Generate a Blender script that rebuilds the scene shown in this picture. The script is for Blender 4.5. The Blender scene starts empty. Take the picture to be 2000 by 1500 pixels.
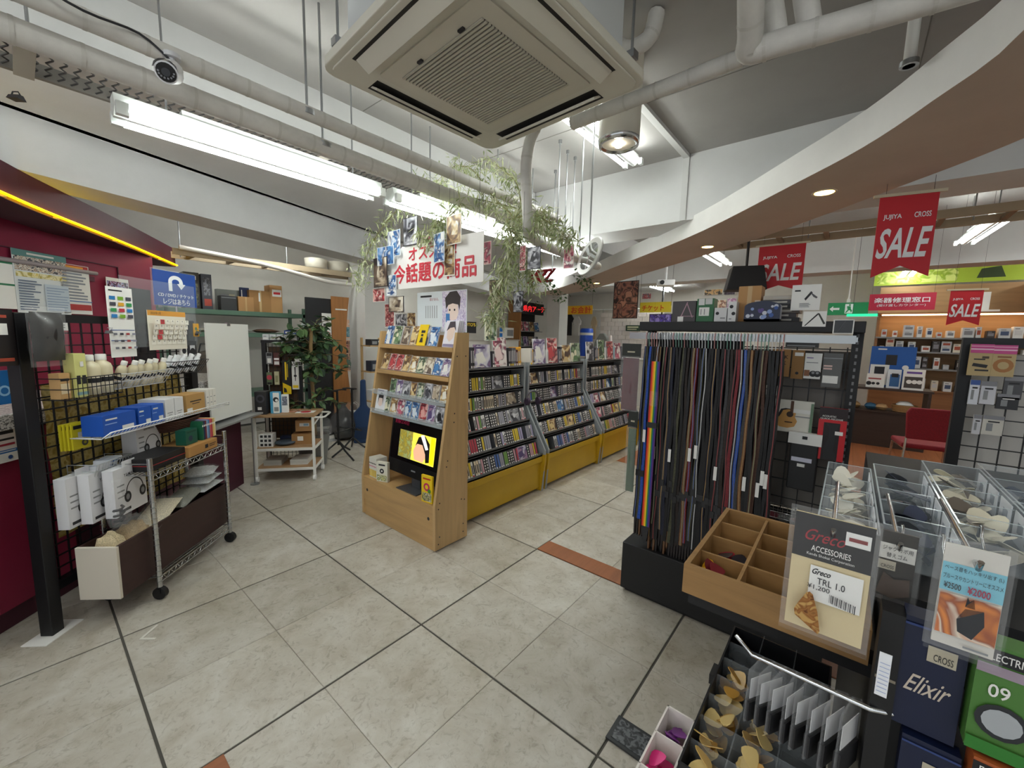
import bpy, math, random
from mathutils import Vector, Matrix
R = random.Random(7)
sc = bpy.context.scene
col = sc.collection
PI = math.pi

# ---------------------------------------------------------------- camera (pose solved from the floor tile grid)
FPX, YAW, PITCH, ROLL, CAMZ = 794.54, -.690927, .1195036, .0235137, 1.48119
def _axes():
    cy, sy, cp, sp, cr, sr = math.cos(YAW), math.sin(YAW), math.cos(PITCH), math.sin(PITCH), math.cos(ROLL), math.sin(ROLL)
    f = Vector((sy*cp, cy*cp, -sp)); r0 = Vector((cy, -sy, 0)); u0 = r0.cross(f)
    return f, r0*cr+u0*sr, u0*cr-r0*sr
FW, RT, UP = _axes()
CAM = Vector((0, 0, CAMZ))
cd = bpy.data.cameras.new('camera'); cam = bpy.data.objects.new('camera', cd); col.objects.link(cam)
cam.matrix_world = Matrix((( RT.x, UP.x, -FW.x, 0), (RT.y, UP.y, -FW.y, 0), (RT.z, UP.z, -FW.z, CAMZ), (0, 0, 0, 1)))
cd.sensor_width = 36; cd.sensor_fit = 'HORIZONTAL'; cd.lens = FPX/2000*36; cd.clip_start = .02; cd.clip_end = 60
sc.camera = cam
def ray(px, py):
    return (FW*FPX + RT*(px-1000) + UP*(750-py)).normalized()
def atZ(px, py, z):
    d = ray(px, py); return CAM + d*((z-CAMZ)/d.z)
def atX(px, py, x):
    d = ray(px, py); return CAM + d*(x/d.x)
def atY(px, py, y):
    d = ray(px, py); return CAM + d*(y/d.y)

# ---------------------------------------------------------------- world, exposure
w = bpy.data.worlds.new('world'); sc.world = w; w.use_nodes = True
w.node_tree.nodes['Background'].inputs[0].default_value = (.9, .95, 1, 1)
w.node_tree.nodes['Background'].inputs[1].default_value = .55
sc.view_settings.view_transform = 'Standard'; sc.view_settings.look = 'None'
sc.view_settings.gamma = 1; sc.view_settings.use_curve_mapping = False
sc.view_settings.exposure = 0.9
TUBE = 17.0         # radiance of the fluorescent tubes

# ---------------------------------------------------------------- materials
def lin(h):
    h = h.lstrip('#'); o = []
    for i in (0, 2, 4):
        c = int(h[i:i+2], 16)/255; o.append(c/12.92 if c <= .04045 else ((c+.055)/1.055)**2.4)
    return (*o, 1)
_mc = {}
def M(h, rough=.5, metal=0, kind=None, p=1.0, q=0.0):
    """procedural material; kind picks the node set"""
    key = (h, rough, metal, kind, p, q)
    if key in _mc: return _mc[key]
    m = bpy.data.materials.new('m_%s_%s' % (kind or 'plain', h if isinstance(h, str) else 'multi')); m.use_nodes = True
    nt = m.node_tree; b = nt.nodes['Principled BSDF']; L = nt.links.new
    c = lin(h if isinstance(h, str) else h[0])
    b.inputs['Base Color'].default_value = c; b.inputs['Roughness'].default_value = rough; b.inputs['Metallic'].default_value = metal
    def node(t, **k):
        n = nt.nodes.new(t)
        for a, v in k.items():
            if a in n.inputs: n.inputs[a].default_value = v
            else: setattr(n, a, v)
        return n
    def coords(scale=(1, 1, 1), src='Object'):
        tc = node('ShaderNodeTexCoord'); mp = node('ShaderNodeMapping'); mp.inputs['Scale'].default_value = scale
        L(tc.outputs[src], mp.inputs[0]); return mp
    def ramp(stops, fac, const=False):
        r = node('ShaderNodeValToRGB'); e = r.color_ramp.elements
        if const: r.color_ramp.interpolation = 'CONSTANT'
        while len(e) < len(stops): e.new(.5)
        for i, (ps, cc) in enumerate(stops): e[i].position = ps; e[i].color = cc
        L(fac, r.inputs[0]); return r
    def bump(src, strength, dist=.01):
        bn = node('ShaderNodeBump', Strength=strength, Distance=dist); L(src, bn.inputs['Height']); L(bn.outputs[0], b.inputs['Normal'])
    def dk(c, f): return (min(1, c[0]*f), min(1, c[1]*f), min(1, c[2]*f), 1)
    if kind == 'emit':
        b.inputs['Emission Color'].default_value = c; b.inputs['Emission Strength'].default_value = p
    elif kind == 'glass':      # clear acrylic / film
        b.inputs['Transmission Weight'].default_value = 1; b.inputs['IOR'].default_value = 1.08 + q; b.inputs['Alpha'].default_value = p
    elif kind == 'film':
        b.inputs['Alpha'].default_value = p; b.inputs['Specular IOR Level'].default_value = .8
    elif kind == 'wood':
        mp = coords((14*p, 14*p, 1.1*p) if q == 0 else ((1.1*p, 14*p, 14*p) if q == 1 else (14*p, 1.1*p, 14*p)))
        n = node('ShaderNodeTexNoise', Scale=2.2, Detail=6.0, Roughness=.6, Distortion=.6); L(mp.outputs[0], n.inputs['Vector'])
        r = ramp([(.25, dk(c, .78)), (.5, c), (.75, dk(c, 1.15))], n.outputs['Fac']); L(r.outputs[0], b.inputs['Base Color']); bump(n.outputs['Fac'], .08, .002)
    elif kind == 'paint':      # walls and painted concrete, a little dirty
        mp = coords(); n = node('ShaderNodeTexNoise', Scale=1.3*p, Detail=7.0, Roughness=.62); L(mp.outputs[0], n.inputs['Vector'])
        n2 = node('ShaderNodeTexNoise', Scale=60.0, Detail=3.0); L(mp.outputs[0], n2.inputs['Vector'])
        r = ramp([(.3, dk(c, .87)), (.62, c)], n.outputs['Fac']); L(r.outputs[0], b.inputs['Base Color']); bump(n2.outputs['Fac'], .12, .003)
    elif kind == 'fabric':
        mp = coords((1, 1, 1)); n = node('ShaderNodeTexNoise', Scale=220.0*p, Detail=2.0); L(mp.outputs[0], n.inputs['Vector'])
        r = ramp([(.35, dk(c, .7)), (.65, dk(c, 1.15))], n.outputs['Fac']); L(r.outputs[0], b.inputs['Base Color']); bump(n.outputs['Fac'], .3, .002)
    elif kind == 'tile':
        oi = node('ShaderNodeObjectInfo'); tc = node('ShaderNodeTexCoord'); va = node('ShaderNodeVectorMath', operation='SCALE'); va.inputs['Scale'].default_value = 40
        cx = node('ShaderNodeCombineXYZ'); L(oi.outputs['Random'], cx.inputs[0]); L(oi.outputs['Random'], cx.inputs[1])
        L(cx.outputs[0], va.inputs[0]); ad = node('ShaderNodeVectorMath', operation='ADD'); L(tc.outputs['Object'], ad.inputs[0]); L(va.outputs[0], ad.inputs[1])
        n = node('ShaderNodeTexNoise', Scale=6.0, Detail=8.0, Roughness=.68, Distortion=.5); L(ad.outputs[0], n.inputs['Vector'])
        n2 = node('ShaderNodeTexNoise', Scale=26.0, Detail=8.0, Roughness=.7, Distortion=1.4); L(ad.outputs[0], n2.inputs['Vector'])
        r = ramp([(.30, lin('#aea595')), (.5, lin('#c2bcb0')), (.7, lin('#cfcbc2'))], n.outputs['Fac'])
        r2 = ramp([(.36, (.52, .48, .42, 1)), (.47, (1, 1, 1, 1)), (.58, (1, 1, 1, 1)), (.7, (1.0, .97, .9, 1))], n2.outputs['Fac'])
        mx = node('ShaderNodeMixRGB', blend_type='MULTIPLY'); mx.inputs[0].default_value = .5
        L(r.outputs[0], mx.inputs[1]); L(r2.outputs[0], mx.inputs[2])
        # worn dirt lying on the floor, laid out in the room's own coordinates
        ge = node('ShaderNodeNewGeometry'); n3 = node('ShaderNodeTexNoise', Scale=1.1, Detail=6.0, Roughness=.6); L(ge.outputs['Position'], n3.inputs['Vector'])
        r3 = ramp([(.40, (.72, .69, .62, 1)), (.56, (1, 1, 1, 1))], n3.outputs['Fac'])
        m2 = node('ShaderNodeMixRGB', blend_type='MULTIPLY'); m2.inputs[0].default_value = .6; L(mx.outputs[0], m2.inputs[1]); L(r3.outputs[0], m2.inputs[2])
        br = node('ShaderNodeHueSaturation'); vr = node('ShaderNodeMapRange'); vr.inputs['To Min'].default_value = .92; vr.inputs['To Max'].default_value = 1.06
        L(oi.outputs['Random'], vr.inputs['Value']); L(vr.outputs[0], br.inputs['Value']); L(m2.outputs[0], br.inputs['Color'])
        L(br.outputs[0], b.inputs['Base Color']); bump(n2.outputs['Fac'], .18, .004)
        rr = node('ShaderNodeMapRange'); rr.inputs['To Min'].default_value = .3; rr.inputs['To Max'].default_value = .52; L(n2.outputs['Fac'], rr.inputs['Value']); L(rr.outputs[0], b.inputs['Roughness'])
    elif kind == 'pic':        # printed picture: soft blobs of a palette
        cs = [lin(x) for x in h]; mp = coords((p, p, p)); mp.inputs['Location'].default_value = (q, q*1.7, q*.6)
        n = node('ShaderNodeTexNoise', Scale=3.0, Detail=1.6, Roughness=.5, Distortion=1.0); L(mp.outputs[0], n.inputs['Vector'])
        st = [(.30 + .42*i/len(cs), cc) for i, cc in enumerate(cs)]
        r = ramp(st, n.outputs['Fac']); L(r.outputs[0], b.inputs['Base Color'])
    elif kind == 'granite':
        mp = coords(); n = node('ShaderNodeTexVoronoi', Scale=160.0); L(mp.outputs[0], n.inputs['Vector'])
        r = ramp([(.1, lin('#3d3c3e')), (.35, lin('#9a9897')), (.6, lin('#d5d3d0'))], n.outputs['Color']); L(r.outputs[0], b.inputs['Base Color'])
    elif kind == 'rainbow':
        tc = node('ShaderNodeTexCoord'); sx = node('ShaderNodeSeparateXYZ'); L(tc.outputs['Generated'], sx.inputs[0])
        cs = ['#d8231c', '#f08a1e', '#f3cf1f', '#2f8a3a', '#24408f', '#5b2a78']
        r = ramp([(i/6, lin(x)) for i, x in enumerate(cs)], sx.outputs['X'], True); L(r.outputs[0], b.inputs['Base Color'])
    _mc[key] = m; return m

# ---------------------------------------------------------------- mesh builder
class B:
    def __init__(s): s.v = []; s.f = []; s.mi = []; s.sm = []; s.mats = []
    def idx(s, m):
        if m not in s.mats: s.mats.append(m)
        return s.mats.index(m)
    def add(s, vs, fs, m, smooth=False, T=None):
        o = len(s.v); k = s.idx(m)
        s.v += [tuple(T @ Vector(p)) if T else tuple(p) for p in vs]
        for f in fs: s.f.append(tuple(o+i for i in f)); s.mi.append(k); s.sm.append(smooth)
        return s
    def box(s, x0, y0, z0, x1, y1, z1, m, T=None):
        vs = [(x, y, z) for z in (z0, z1) for y in (y0, y1) for x in (x0, x1)]
        return s.add(vs, [(0, 2, 3, 1), (4, 5, 7, 6), (0, 1, 5, 4), (2, 6, 7, 3), (0, 4, 6, 2), (1, 3, 7, 5)], m, False, T)
    def cbox(s, c, d, m, rot=(0, 0, 0)):
        T = Matrix.Translation(c) @ Matrix.Rotation(rot[2], 4, 'Z') @ Matrix.Rotation(rot[1], 4, 'Y') @ Matrix.Rotation(rot[0], 4, 'X')
        return s.box(-d[0]/2, -d[1]/2, -d[2]/2, d[0]/2, d[1]/2, d[2]/2, m, T)
    def cyl(s, a, b, r, m, n=10, r2=None, cap=True):
        a = Vector(a); b = Vector(b); r2 = r if r2 is None else r2; d = (b-a).normalized()
        x = d.orthogonal().normalized(); y = d.cross(x); vs = []
        for c, rr in ((a, r), (b, r2)):
            for i in range(n): t = 2*PI*i/n; vs.append(c + x*math.cos(t)*rr + y*math.sin(t)*rr)
        s.add(vs, [(i, (i+1) % n, n+(i+1) % n, n+i) for i in range(n)], m, True)
        if cap: s.add(vs, [tuple(range(n-1, -1, -1)), tuple(range(n, 2*n))], m)
        return s
    def tube(s, pts, r, m, n=6):
        pts = [Vector(p) for p in pts]; vs = []; x = None
        for i, p in enumerate(pts):
            d = (pts[min(i+1, len(pts)-1)] - pts[max(i-1, 0)]).normalized()
            x = d.orthogonal().normalized() if x is None else (x - d*x.dot(d)).normalized()
            y = d.cross(x); rr = r[i] if isinstance(r, (list, tuple)) else r
            for k in range(n): t = 2*PI*k/n; vs.append(p + x*math.cos(t)*rr + y*math.sin(t)*rr)
        fs = [(i*n+k, i*n+(k+1) % n, (i+1)*n+(k+1) % n, (i+1)*n+k) for i in range(len(pts)-1) for k in range(n)]
        s.add(vs, fs, m, True)
        q = (len(pts)-1)*n
        s.add(vs, [tuple(range(n-1, -1, -1)), tuple(range(q, q+n))], m)
        return s
    def lathe(s, prof, m, n=14, c=(0, 0, 0)):
        vs = [(c[0]+r*math.cos(2*PI*k/n), c[1]+r*math.sin(2*PI*k/n), c[2]+z) for r, z in prof for k in range(n)]
        s.add(vs, [(i*n+k, i*n+(k+1) % n, (i+1)*n+(k+1) % n, (i+1)*n+k) for i in range(len(prof)-1) for k in range(n)], m, True)
        if prof[0][0] > 1e-4: s.add(vs[:n], [tuple(range(n-1, -1, -1))], m)
        if prof[-1][0] > 1e-4: s.add(vs[-n:], [tuple(range(n))], m)
        return s
    def prism(s, poly, a, b, m, ax='z', T=None):
        """poly in the plane across ax, extruded a..b"""
        f = {'z': lambda u, v, t: (u, v, t), 'y': lambda u, v, t: (u, t, v), 'x': lambda u, v, t: (t, u, v)}[ax]
        n = len(poly); vs = [f(u, v, a) for u, v in poly] + [f(u, v, b) for u, v in poly]
        fs = [tuple(range(n-1, -1, -1)), tuple(range(n, 2*n))] + [(i, (i+1) % n, n+(i+1) % n, n+i) for i in range(n)]
        if ax == 'y': fs = [tuple(reversed(q)) for q in fs]
        return s.add(vs, fs, m, False, T)
    def flat(s, poly, y, m, T=None):       # a print on the front (-y) side
        return s.add([(u, y, v) for u, v in poly], [tuple(range(len(poly)))], m, False, T)
    def rect(s, x0, z0, x1, z1, y, m, T=None): return s.flat([(x0, z0), (x1, z0), (x1, z1), (x0, z1)], y, m, T)
    def disc(s, cx, cz, r, y, m, n=14, rz=None, T=None):
        return s.flat([(cx+r*math.cos(2*PI*i/n), cz+(rz or r)*math.sin(2*PI*i/n)) for i in range(n)], y, m, T)
    def text(s, t, cx, cz, h, y, m, bold=0., width=None, T=None, slant=0.):
        cjk = any(ord(ch) > 0x2fff for ch in t); vs, fs, W, H = glyphs(t, 0 if cjk else bold); k = h/H; kx = k if not width else width/W
        o = bold*k*.8
        for q, (dx, dz) in enumerate(((-o, 0), (o, 0), (0, -o), (0, o), (0, 0)) if cjk and bold else ((0, 0),)):
            s.add([(cx+dx+(u-W/2)*kx+slant*(v-H/2)*k, y-.0004*q, cz+dz+(v-H/2)*k) for u, v in vs], fs, m, False, T)
        return s
    def build(s, name, parent=None, loc=None, rz=0, bev=0, rot=None):
        me = bpy.data.meshes.new(name); me.from_pydata(s.v, [], s.f)
        for m in s.mats: me.materials.append(m)
        me.polygons.foreach_set('material_index', s.mi); me.polygons.foreach_set('use_smooth', s.sm); me.update()
        o = bpy.data.objects.new(name, me); col.objects.link(o); o.parent = parent
        if loc is not None: o.location = loc
        o.rotation_euler = rot if rot else (0, 0, rz)
        if bev:
            b = o.modifiers.new('bevel', 'BEVEL'); b.width = bev; b.segments = 2; b.limit_method = 'ANGLE'
        return o
_gc = {}
def glyphs(t, bold=0.):
    k = (t, bold)
    if k in _gc: return _gc[k]
    cu = bpy.data.curves.new('t', 'FONT'); cu.body = t; cu.resolution_u = 3; cu.offset = bold; cu.fill_mode = 'FRONT'; cu.space_line = 1.0
    o = bpy.data.objects.new('t', cu); col.objects.link(o); dg = bpy.context.evaluated_depsgraph_get(); dg.update()
    me = bpy.data.meshes.new_from_object(o.evaluated_get(dg))
    vs = [(v.co.x, v.co.y) for v in me.vertices]; fs = [tuple(p.vertices) for p in me.polygons]
    if not vs: vs = [(0, 0), (1, 0), (1, 1), (0, 1)]; fs = [(0, 1, 2, 3)]
    a = min(v[0] for v in vs); b_ = min(v[1] for v in vs); W = max(v[0] for v in vs)-a; H = max(v[1] for v in vs)-b_
    bpy.data.objects.remove(o); bpy.data.meshes.remove(me); bpy.data.curves.remove(cu)
    _gc[k] = ([(u-a, v-b_) for u, v in vs], fs, W, H); return _gc[k]

def tag(o, label=None, cat=None, group=None, kind=None):
    for k, v in (('label', label), ('category', cat), ('group', group), ('kind', kind)):
        if v: o[k] = v
    return o
def thing(name, label, cat, loc, rz=0, group=None):
    o = bpy.data.objects.new(name, None); o.empty_display_size = .05; col.objects.link(o); o.location = loc; o.rotation_euler = (0, 0, rz)
    return tag(o, label, cat, group)
def struct(o): o['kind'] = 'structure'; return o
def kids(o): return _ch.get(o.name, [])
def dup(o, loc, rz=None, label=None, group=None, parent=None, rot=None):
    c = o.copy(); col.objects.link(c)
    if loc is not None: c.location = loc
    if rot is not None: c.rotation_euler = rot
    elif rz is not None: c.rotation_euler = (0, 0, rz)
    if label: c['label'] = label
    if group: c['group'] = group
    for ch in list(o.children):
        d = ch.copy(); col.objects.link(d); d.parent = c
        for g in list(ch.children):
            e = g.copy(); col.objects.link(e); e.parent = d
    return c
def card(name, label, cat, W, H, loc, rz, base, items=(), th=.003, group=None, rot=None, parent=None):
    """flat printed thing; origin bottom centre, front on -y. items in 0..1 of width and height"""
    b = B(); b.box(-W/2, 0, 0, W/2, th, H, base)
    X = lambda u: (u-.5)*W
    for i, it in enumerate(items):
        y = -.0005*(i+1); k = it[0]
        if k == 'r': b.rect(X(it[1]), it[2]*H, X(it[3]), it[4]*H, y, it[5])
        elif k == 't': b.text(it[1], X(it[2]), it[3]*H, it[4]*H, y, it[5], it[6] if len(it) > 6 else 0, it[7]*W if len(it) > 7 else None, None, it[8] if len(it) > 8 else 0)
        elif k == 'c': b.disc(X(it[1]), it[2]*H, it[3]*H, y, it[4])
        elif k == 'p': b.flat([(X(u), v*H) for u, v in it[1]], y, it[2])
    o = b.build(name, parent, loc, rz, rot=rot)
    if label: tag(o, label, cat, group)
    return o
def lines(x0, x1, z0, z1, n, m, seed=1, f=.5):      # rows of fine print
    r = random.Random(seed); st = (z1-z0)/n
    return [('r', x0, z0+i*st, x0+(x1-x0)*r.uniform(.6, 1), z0+i*st+st*f, m) for i in range(n)]
def pic(cs, p=6., seed=0.): return M(tuple(cs), .45, 0, 'pic', p, seed)
WHITE = M('#e8e6e1', .55); PAPER = M('#efeeea', .7); BLACK = M('#141416', .45); INK = M('#26262a', .6); GREY = M('#8e9092', .5)
CHROME = M('#d2d4d6', .18, 1); STEEL = M('#a9abad', .35, 1); RED = M('#cf1f2b', .5); YEL = M('#f2cf1d', .5); BLUE = M('#1f4f9e', .5)
KRAFT = M('#b98d5c', .75); KRAFT2 = M('#a57b4c', .75); CLEAR = M('#ffffff', .04, 0, 'film', .07); FILM = M('#f4f6f8', .08, 0, 'film', .1)
ACRYL = M('#e6f0f6', .03, 0, 'film', .09); PINK = M('#d83a86', .5)
# ================================================================ the setting
T = .5; OX, OY = -2.55976, .20306            # tile size and where the tile grid starts
grout = M('#55524c', .9); tilem = M('#c9c5bb', .4, 0, 'tile')
fl = struct(B().box(-7.4, -3.2, -.06, 5.2, 11.2, -.005, grout).build('floor'))
def tile_mesh(w_, h_):
    b = B(); e = .003; z = 0
    vs = [(0, 0, -.005), (w_, 0, -.005), (w_, h_, -.005), (0, h_, -.005), (0, 0, z-.0015), (w_, 0, z-.0015), (w_, h_, z-.0015), (0, h_, z-.0015),
          (e, e, z), (w_-e, e, z), (w_-e, h_-e, z), (e, h_-e, z)]
    fs = [(0, 1, 5, 4), (1, 2, 6, 5), (2, 3, 7, 6), (3, 0, 4, 7), (4, 5, 9, 8), (5, 6, 10, 9), (6, 7, 11, 10), (7, 4, 8, 11), (8, 9, 10, 11)]
    return vs, fs
cand = []
for i in range(-12, 15):
    for j in range(-8, 24):
        x0 = OX+i*T; y0 = OY+j*T
        if x0 > 4.9 or y0 > 10.9 or x0 < -7.4 or y0 < -3.2: continue
        if x0 > -2.3 and y0 > 4.5: continue
        c = Vector((x0+.25, y0+.25, 0))-CAM; vis = c.dot(FW) > .2 and abs(c.dot(RT)/c.dot(FW)) < 1.4 and abs(c.dot(UP)/c.dot(FW)) < 1.1
        cand.append((0 if vis else 1, c.length, i, j, x0, y0))
cand.sort(); shared = {}; far = B()
for n_, (vv, dd, i, j, x0, y0) in enumerate(cand):
    l = .005 if i % 2 == 0 else .0008; bt = .005 if j % 2 == 0 else .0008; r_ = .005 if i % 2 else .0008; tp = .005 if j % 2 else .0008
    k = (i % 2, j % 2); vs, fs = tile_mesh(T-l-r_, T-bt-tp)
    if n_ < 230:
        if k not in shared: shared[k] = B().add(vs, fs, tilem).build('tile', fl, (x0+l, y0+bt, 0))
        else: o = shared[k].copy(); col.objects.link(o); o.location = (x0+l, y0+bt, 0)
    else: far.add([(a+x0+l, b_+y0+bt, c) for a, b_, c in vs], fs, tilem)
far.build('tile_field', fl)['kind'] = 'stuff'
woodf = M('#9a5f3c', .42, 0, 'wood', .8, 2)
for x0, x1, y0, y1 in ((-1.557, .3, 2.206, 2.352), (-1.557, -1.45, .18, .345)):
    B().box(x0, y0, -.004, x1, y1, .0012, woodf).build('wood_inlay', fl)
fw = struct(B().box(-2.06, 4.5, -.005, 5.2, 11.2, -.001, M('#4d2f1e', .6)).build('floor'))
pl = B().box(0, 0, -.001, .145, 1.6, .001, M('#a5643e', .4, 0, 'wood', .7, 2)).build('plank', fw, (-2.06, 4.5, 0)); first = True
for i in range(50):
    for j in range(5):
        x0 = -2.06+i*.1475; y0 = 4.5+j*1.602-(i % 3)*.5
        if x0 > 5.05 or y0 > 10.0 or (i == 0 and j == 0): continue
        o = pl.copy(); col.objects.link(o); o.location = (x0, max(4.5, y0), 0)
        if y0 < 4.5: o.scale = (1, max(.05, (1.6-(4.5-y0))/1.6), 1)
# small worn black floor box and a taped corner mark on the floor
p = atZ(1235, 1447, 0); o = B().cbox((0, 0, .004), (.16, .115, .008), M('#2b2d2f', .35)).cbox((0, 0, .009), (.13, .09, .003), M(('#1d1f21', '#34373a', '#6a6d70'), .35, 0, 'pic', 18, 3)).build('floor_plate', None, (p.x, p.y, .001))
tag(o, 'worn black metal access plate set in the tiles beside the pick boxes', 'floor plate')
p = atZ(276, 1250, 0); tp = M('#d9d6cc', .6)
tag(B().box(0, 0, 0, .1, .012, .0015, tp).box(0, -.06, 0, .012, 0, .0015, tp).build('floor_tape', None, (p.x, p.y, .001), 2.3), 'small L of white tape stuck on the grey tile floor', 'tape')

# ---- ceiling with its beams
cm = M('#a3a09c', .85, 0, 'paint'); bm = M('#dcdcdb', .8, 0, 'paint', .7)
ce = struct(B().box(-7.4, -3.2, 3.1, 5.2, 11.2, 3.25, cm).build('ceiling'))
fx = lambda y: -3.93-.329*(y-.03)
B().prism([(-2.95, -3.2), (-2.95, 11.2), (-7.35, 11.2), (fx(8.5)-.0, 8.5), (fx(-3.2), -3.2)], 2.74, 3.1, bm).build('beam', ce)
B().prism([(fx(-3.2), -3.2), (fx(9), 9), (fx(9)-.38, 9), (fx(-3.2)-.38, -3.2)], 2.4, 2.74, M('#e2e3e4', .8, 0, 'paint')).build('beam', ce)
B().box(-2.95, 3.9, 2.54, 5.2, 4.35, 3.1, bm).build('beam', ce)
B().box(-7.2, 7.6, 2.5, 5.2, 8.0, 3.1, bm).build('beam', ce)
for q in (.35, 1.75, 2.9):       # board joints of the ceiling
    B().box(-2.94, q, 3.098, 5.1, q+.006, 3.1, M('#77746f', .9)).build('joint', ce)
for q in (-1.27, .15, 1.6): B().box(q, -3, 3.098, q+.006, 3.9, 3.1, M('#77746f', .9)).build('joint', ce)
B().box(-1.3, 3.885, 2.54, -1.25, 3.9, 3.1, M('#cfcfcd', .7)).box(-1.3, 1.9, 3.07, -1.25, 3.9, 3.1, M('#cfcfcd', .7)).build('cable_cover', ce)
# curved dropped soffit with downlights
pin = [atZ(*p, 2.4) for p in ((1100, 560), (1235, 508), (1370, 452), (1550, 360), (1685, 288), (1820, 198), (2000, 58))]
pin = [(p.x, p.y) for p in pin]; pin = [(pin[0][0]-1.3, pin[0][1]+.8)] + pin + [(pin[-1][0]+.02, 1.3), (pin[-1][0]-.02, .5), (.2, -.6)]
def smooth(ps, n):
    out = []
    for i in range(len(ps)-1):
        a, b_, c, d = ps[max(i-1, 0)], ps[i], ps[i+1], ps[min(i+2, len(ps)-1)]
        for k in range(n):
            t = k/n; out.append(tuple(.5*((2*b_[q])+(-a[q]+c[q])*t+(2*a[q]-5*b_[q]+4*c[q]-d[q])*t*t+(-a[q]+3*b_[q]-3*c[q]+d[q])*t**3) for q in range(len(b_))))
    return out + [tuple(ps[-1])]
pin = smooth(pin, 4); pout = []
for i, p in enumerate(pin):
    a = pin[max(i-1, 0)]; c = pin[min(i+1, len(pin)-1)]; dx, dy = c[0]-a[0], c[1]-a[1]; l = math.hypot(dx, dy); pout.append((p[0]-dy/l*.62, p[1]+dx/l*.62))
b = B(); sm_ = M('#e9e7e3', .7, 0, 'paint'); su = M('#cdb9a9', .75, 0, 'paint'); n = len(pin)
vs = [(x, y, 2.4) for x, y in pin] + [(x, y, 2.57) for x, y in pin] + [(x, y, 2.4) for x, y in pout] + [(x, y, 2.57) for x, y in pout]
b.add(vs, [(i, i+1, n+i+1, n+i) for i in range(n-1)], sm_, True); b.add(vs, [(2*n+i, 3*n+i, 3*n+i+1, 2*n+i+1) for i in range(n-1)], sm_, True)
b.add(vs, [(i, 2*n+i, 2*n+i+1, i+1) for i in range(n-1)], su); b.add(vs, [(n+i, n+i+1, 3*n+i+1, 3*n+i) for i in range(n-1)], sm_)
b.build('soffit', ce)
for k, (px, py) in enumerate(((1610, 376), (1382, 482), (1165, 553))):
    p = atZ(px, py, 2.399); t = thing('downlight', 'round recessed warm downlight in the curved soffit ' + ('near the large sale banner', 'above the strap rack', 'above the ivy garland')[k], 'light', p, 0, 'soffit downlights')
    B().lathe([(.05, 0), (.062, -.006), (.066, 0)], M('#e9dcc4', .4), 18).build('trim_ring', t); B().cyl((0, 0, -.003), (0, 0, 0), .05, M('#ffc46a', .5, 0, 'emit', 14), 16).build('bulb', t)

# ---- walls
wl = M('#dedad2', .85, 0, 'paint')
struct(B().box(-7.4, -3.2, 0, -7.2, 11.2, 3.1, wl).build('wall_left'))
struct(B().box(-7.2, 11, 0, 5.2, 11.2, 3.1, wl).build('wall_back'))
struct(B().box(5, -3.2, 0, 5.2, 11, 3.1, wl).build('wall_right'))
bw = struct(B().box(-7.2, 10.98, 0, 5, 11, .1, M('#5a4a3e', .6)).build('baseboard_back'))
colm = M('#e4e3df', .7, 0, 'paint')
struct(B().box(-5.95, 3.25, 0, -5.5, 3.72, 3.1, colm).build('wall_column'))
struct(B().box(-6.3, 9.0, 0, -5.9, 9.4, 3.1, colm).build('wall_column'))

# ---- ceiling equipment
wrap = M('#d8d5cf', .6, 0, 'paint', 9)
def wrapped(path, r, name, label, group='white wrapped ceiling pipes', extra=None):
    t = thing(name, label, 'pipe', path[0], 0, group); o0 = Vector(path[0]); pts = smooth([tuple(Vector(p)-o0) for p in path], 5)
    B().tube(pts, r, wrap, 10).build('insulation', t); b = B(); acc = 0
    for i in range(1, len(pts)):
        a, c = Vector(pts[i-1]), Vector(pts[i]); L_ = (c-a).length
        while acc < L_:
            p = a+(c-a)*(acc/L_); dd = (c-a).normalized(); b.cyl(p-dd*.006, p+dd*.006, r*1.035, M('#c9c6bf', .6), 10, cap=False); acc += .16
        acc -= L_
    b.build('tape_wrap', t)['kind'] = 'stuff'
    for p in extra or ():
        rel = Vector(p)-o0; B().cyl(rel, (rel.x, rel.y, 3.1-o0.z), .006, STEEL, 6).lathe([(r*1.1, -.012), (r*1.1, .012)], STEEL, 12, (rel.x, rel.y, rel.z)).build('hanger_rod', t)
    return t
wrapped([(-2.2, -2.5, 2.43), (-2.2, 0, 2.43), (-2.2, 1.3, 2.42), (-2.2, 2.75, 2.41), (-2.19, 3.45, 2.41)], .043, 'wrapped_pipe', 'long white wrapped pipe running just beside the twin tube lamp', extra=[(-2.2, 1.08, 2.43), (-2.2, -.6, 2.43)])
wrapped([(-2.08, -2.5, 2.5), (-2.08, .2, 2.5), (-2.08, 1.4, 2.5), (-2.06, 3.08, 2.49)], .034, 'wrapped_pipe', 'thin white wrapped pipe carrying the security camera', extra=[(-2.08, .95, 2.5), (-2.06, 2.6, 2.49)])
wrapped([(-1.25, 1.95, 2.78), (-1.42, 2.0, 2.75), (-1.55, 2.02, 2.67), (-1.6, 2.02, 2.5), (-1.6, 2.05, 2.2), (-1.68, 2.2, 2.12), (-1.75, 2.7, 2.11), (-1.78, 3.3, 2.1)], .034, 'wrapped_pipe', 'white wrapped pipe dropping in a bend from the air conditioner')
a_ = atZ(1120, 240, 2.68); c_ = atZ(1450, 112, 2.68)
wrapped([tuple(a_), tuple(a_.lerp(c_, .5)), tuple(c_)], .035, 'wrapped_pipe', 'white wrapped pipe from the air conditioner to the pipe bend')
p1 = atZ(1465, 100, 2.62); p2 = atZ(1760, 15, 2.62); p3 = atZ(2100, -90, 2.62); p0 = atZ(1468, -60, 2.75)
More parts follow.
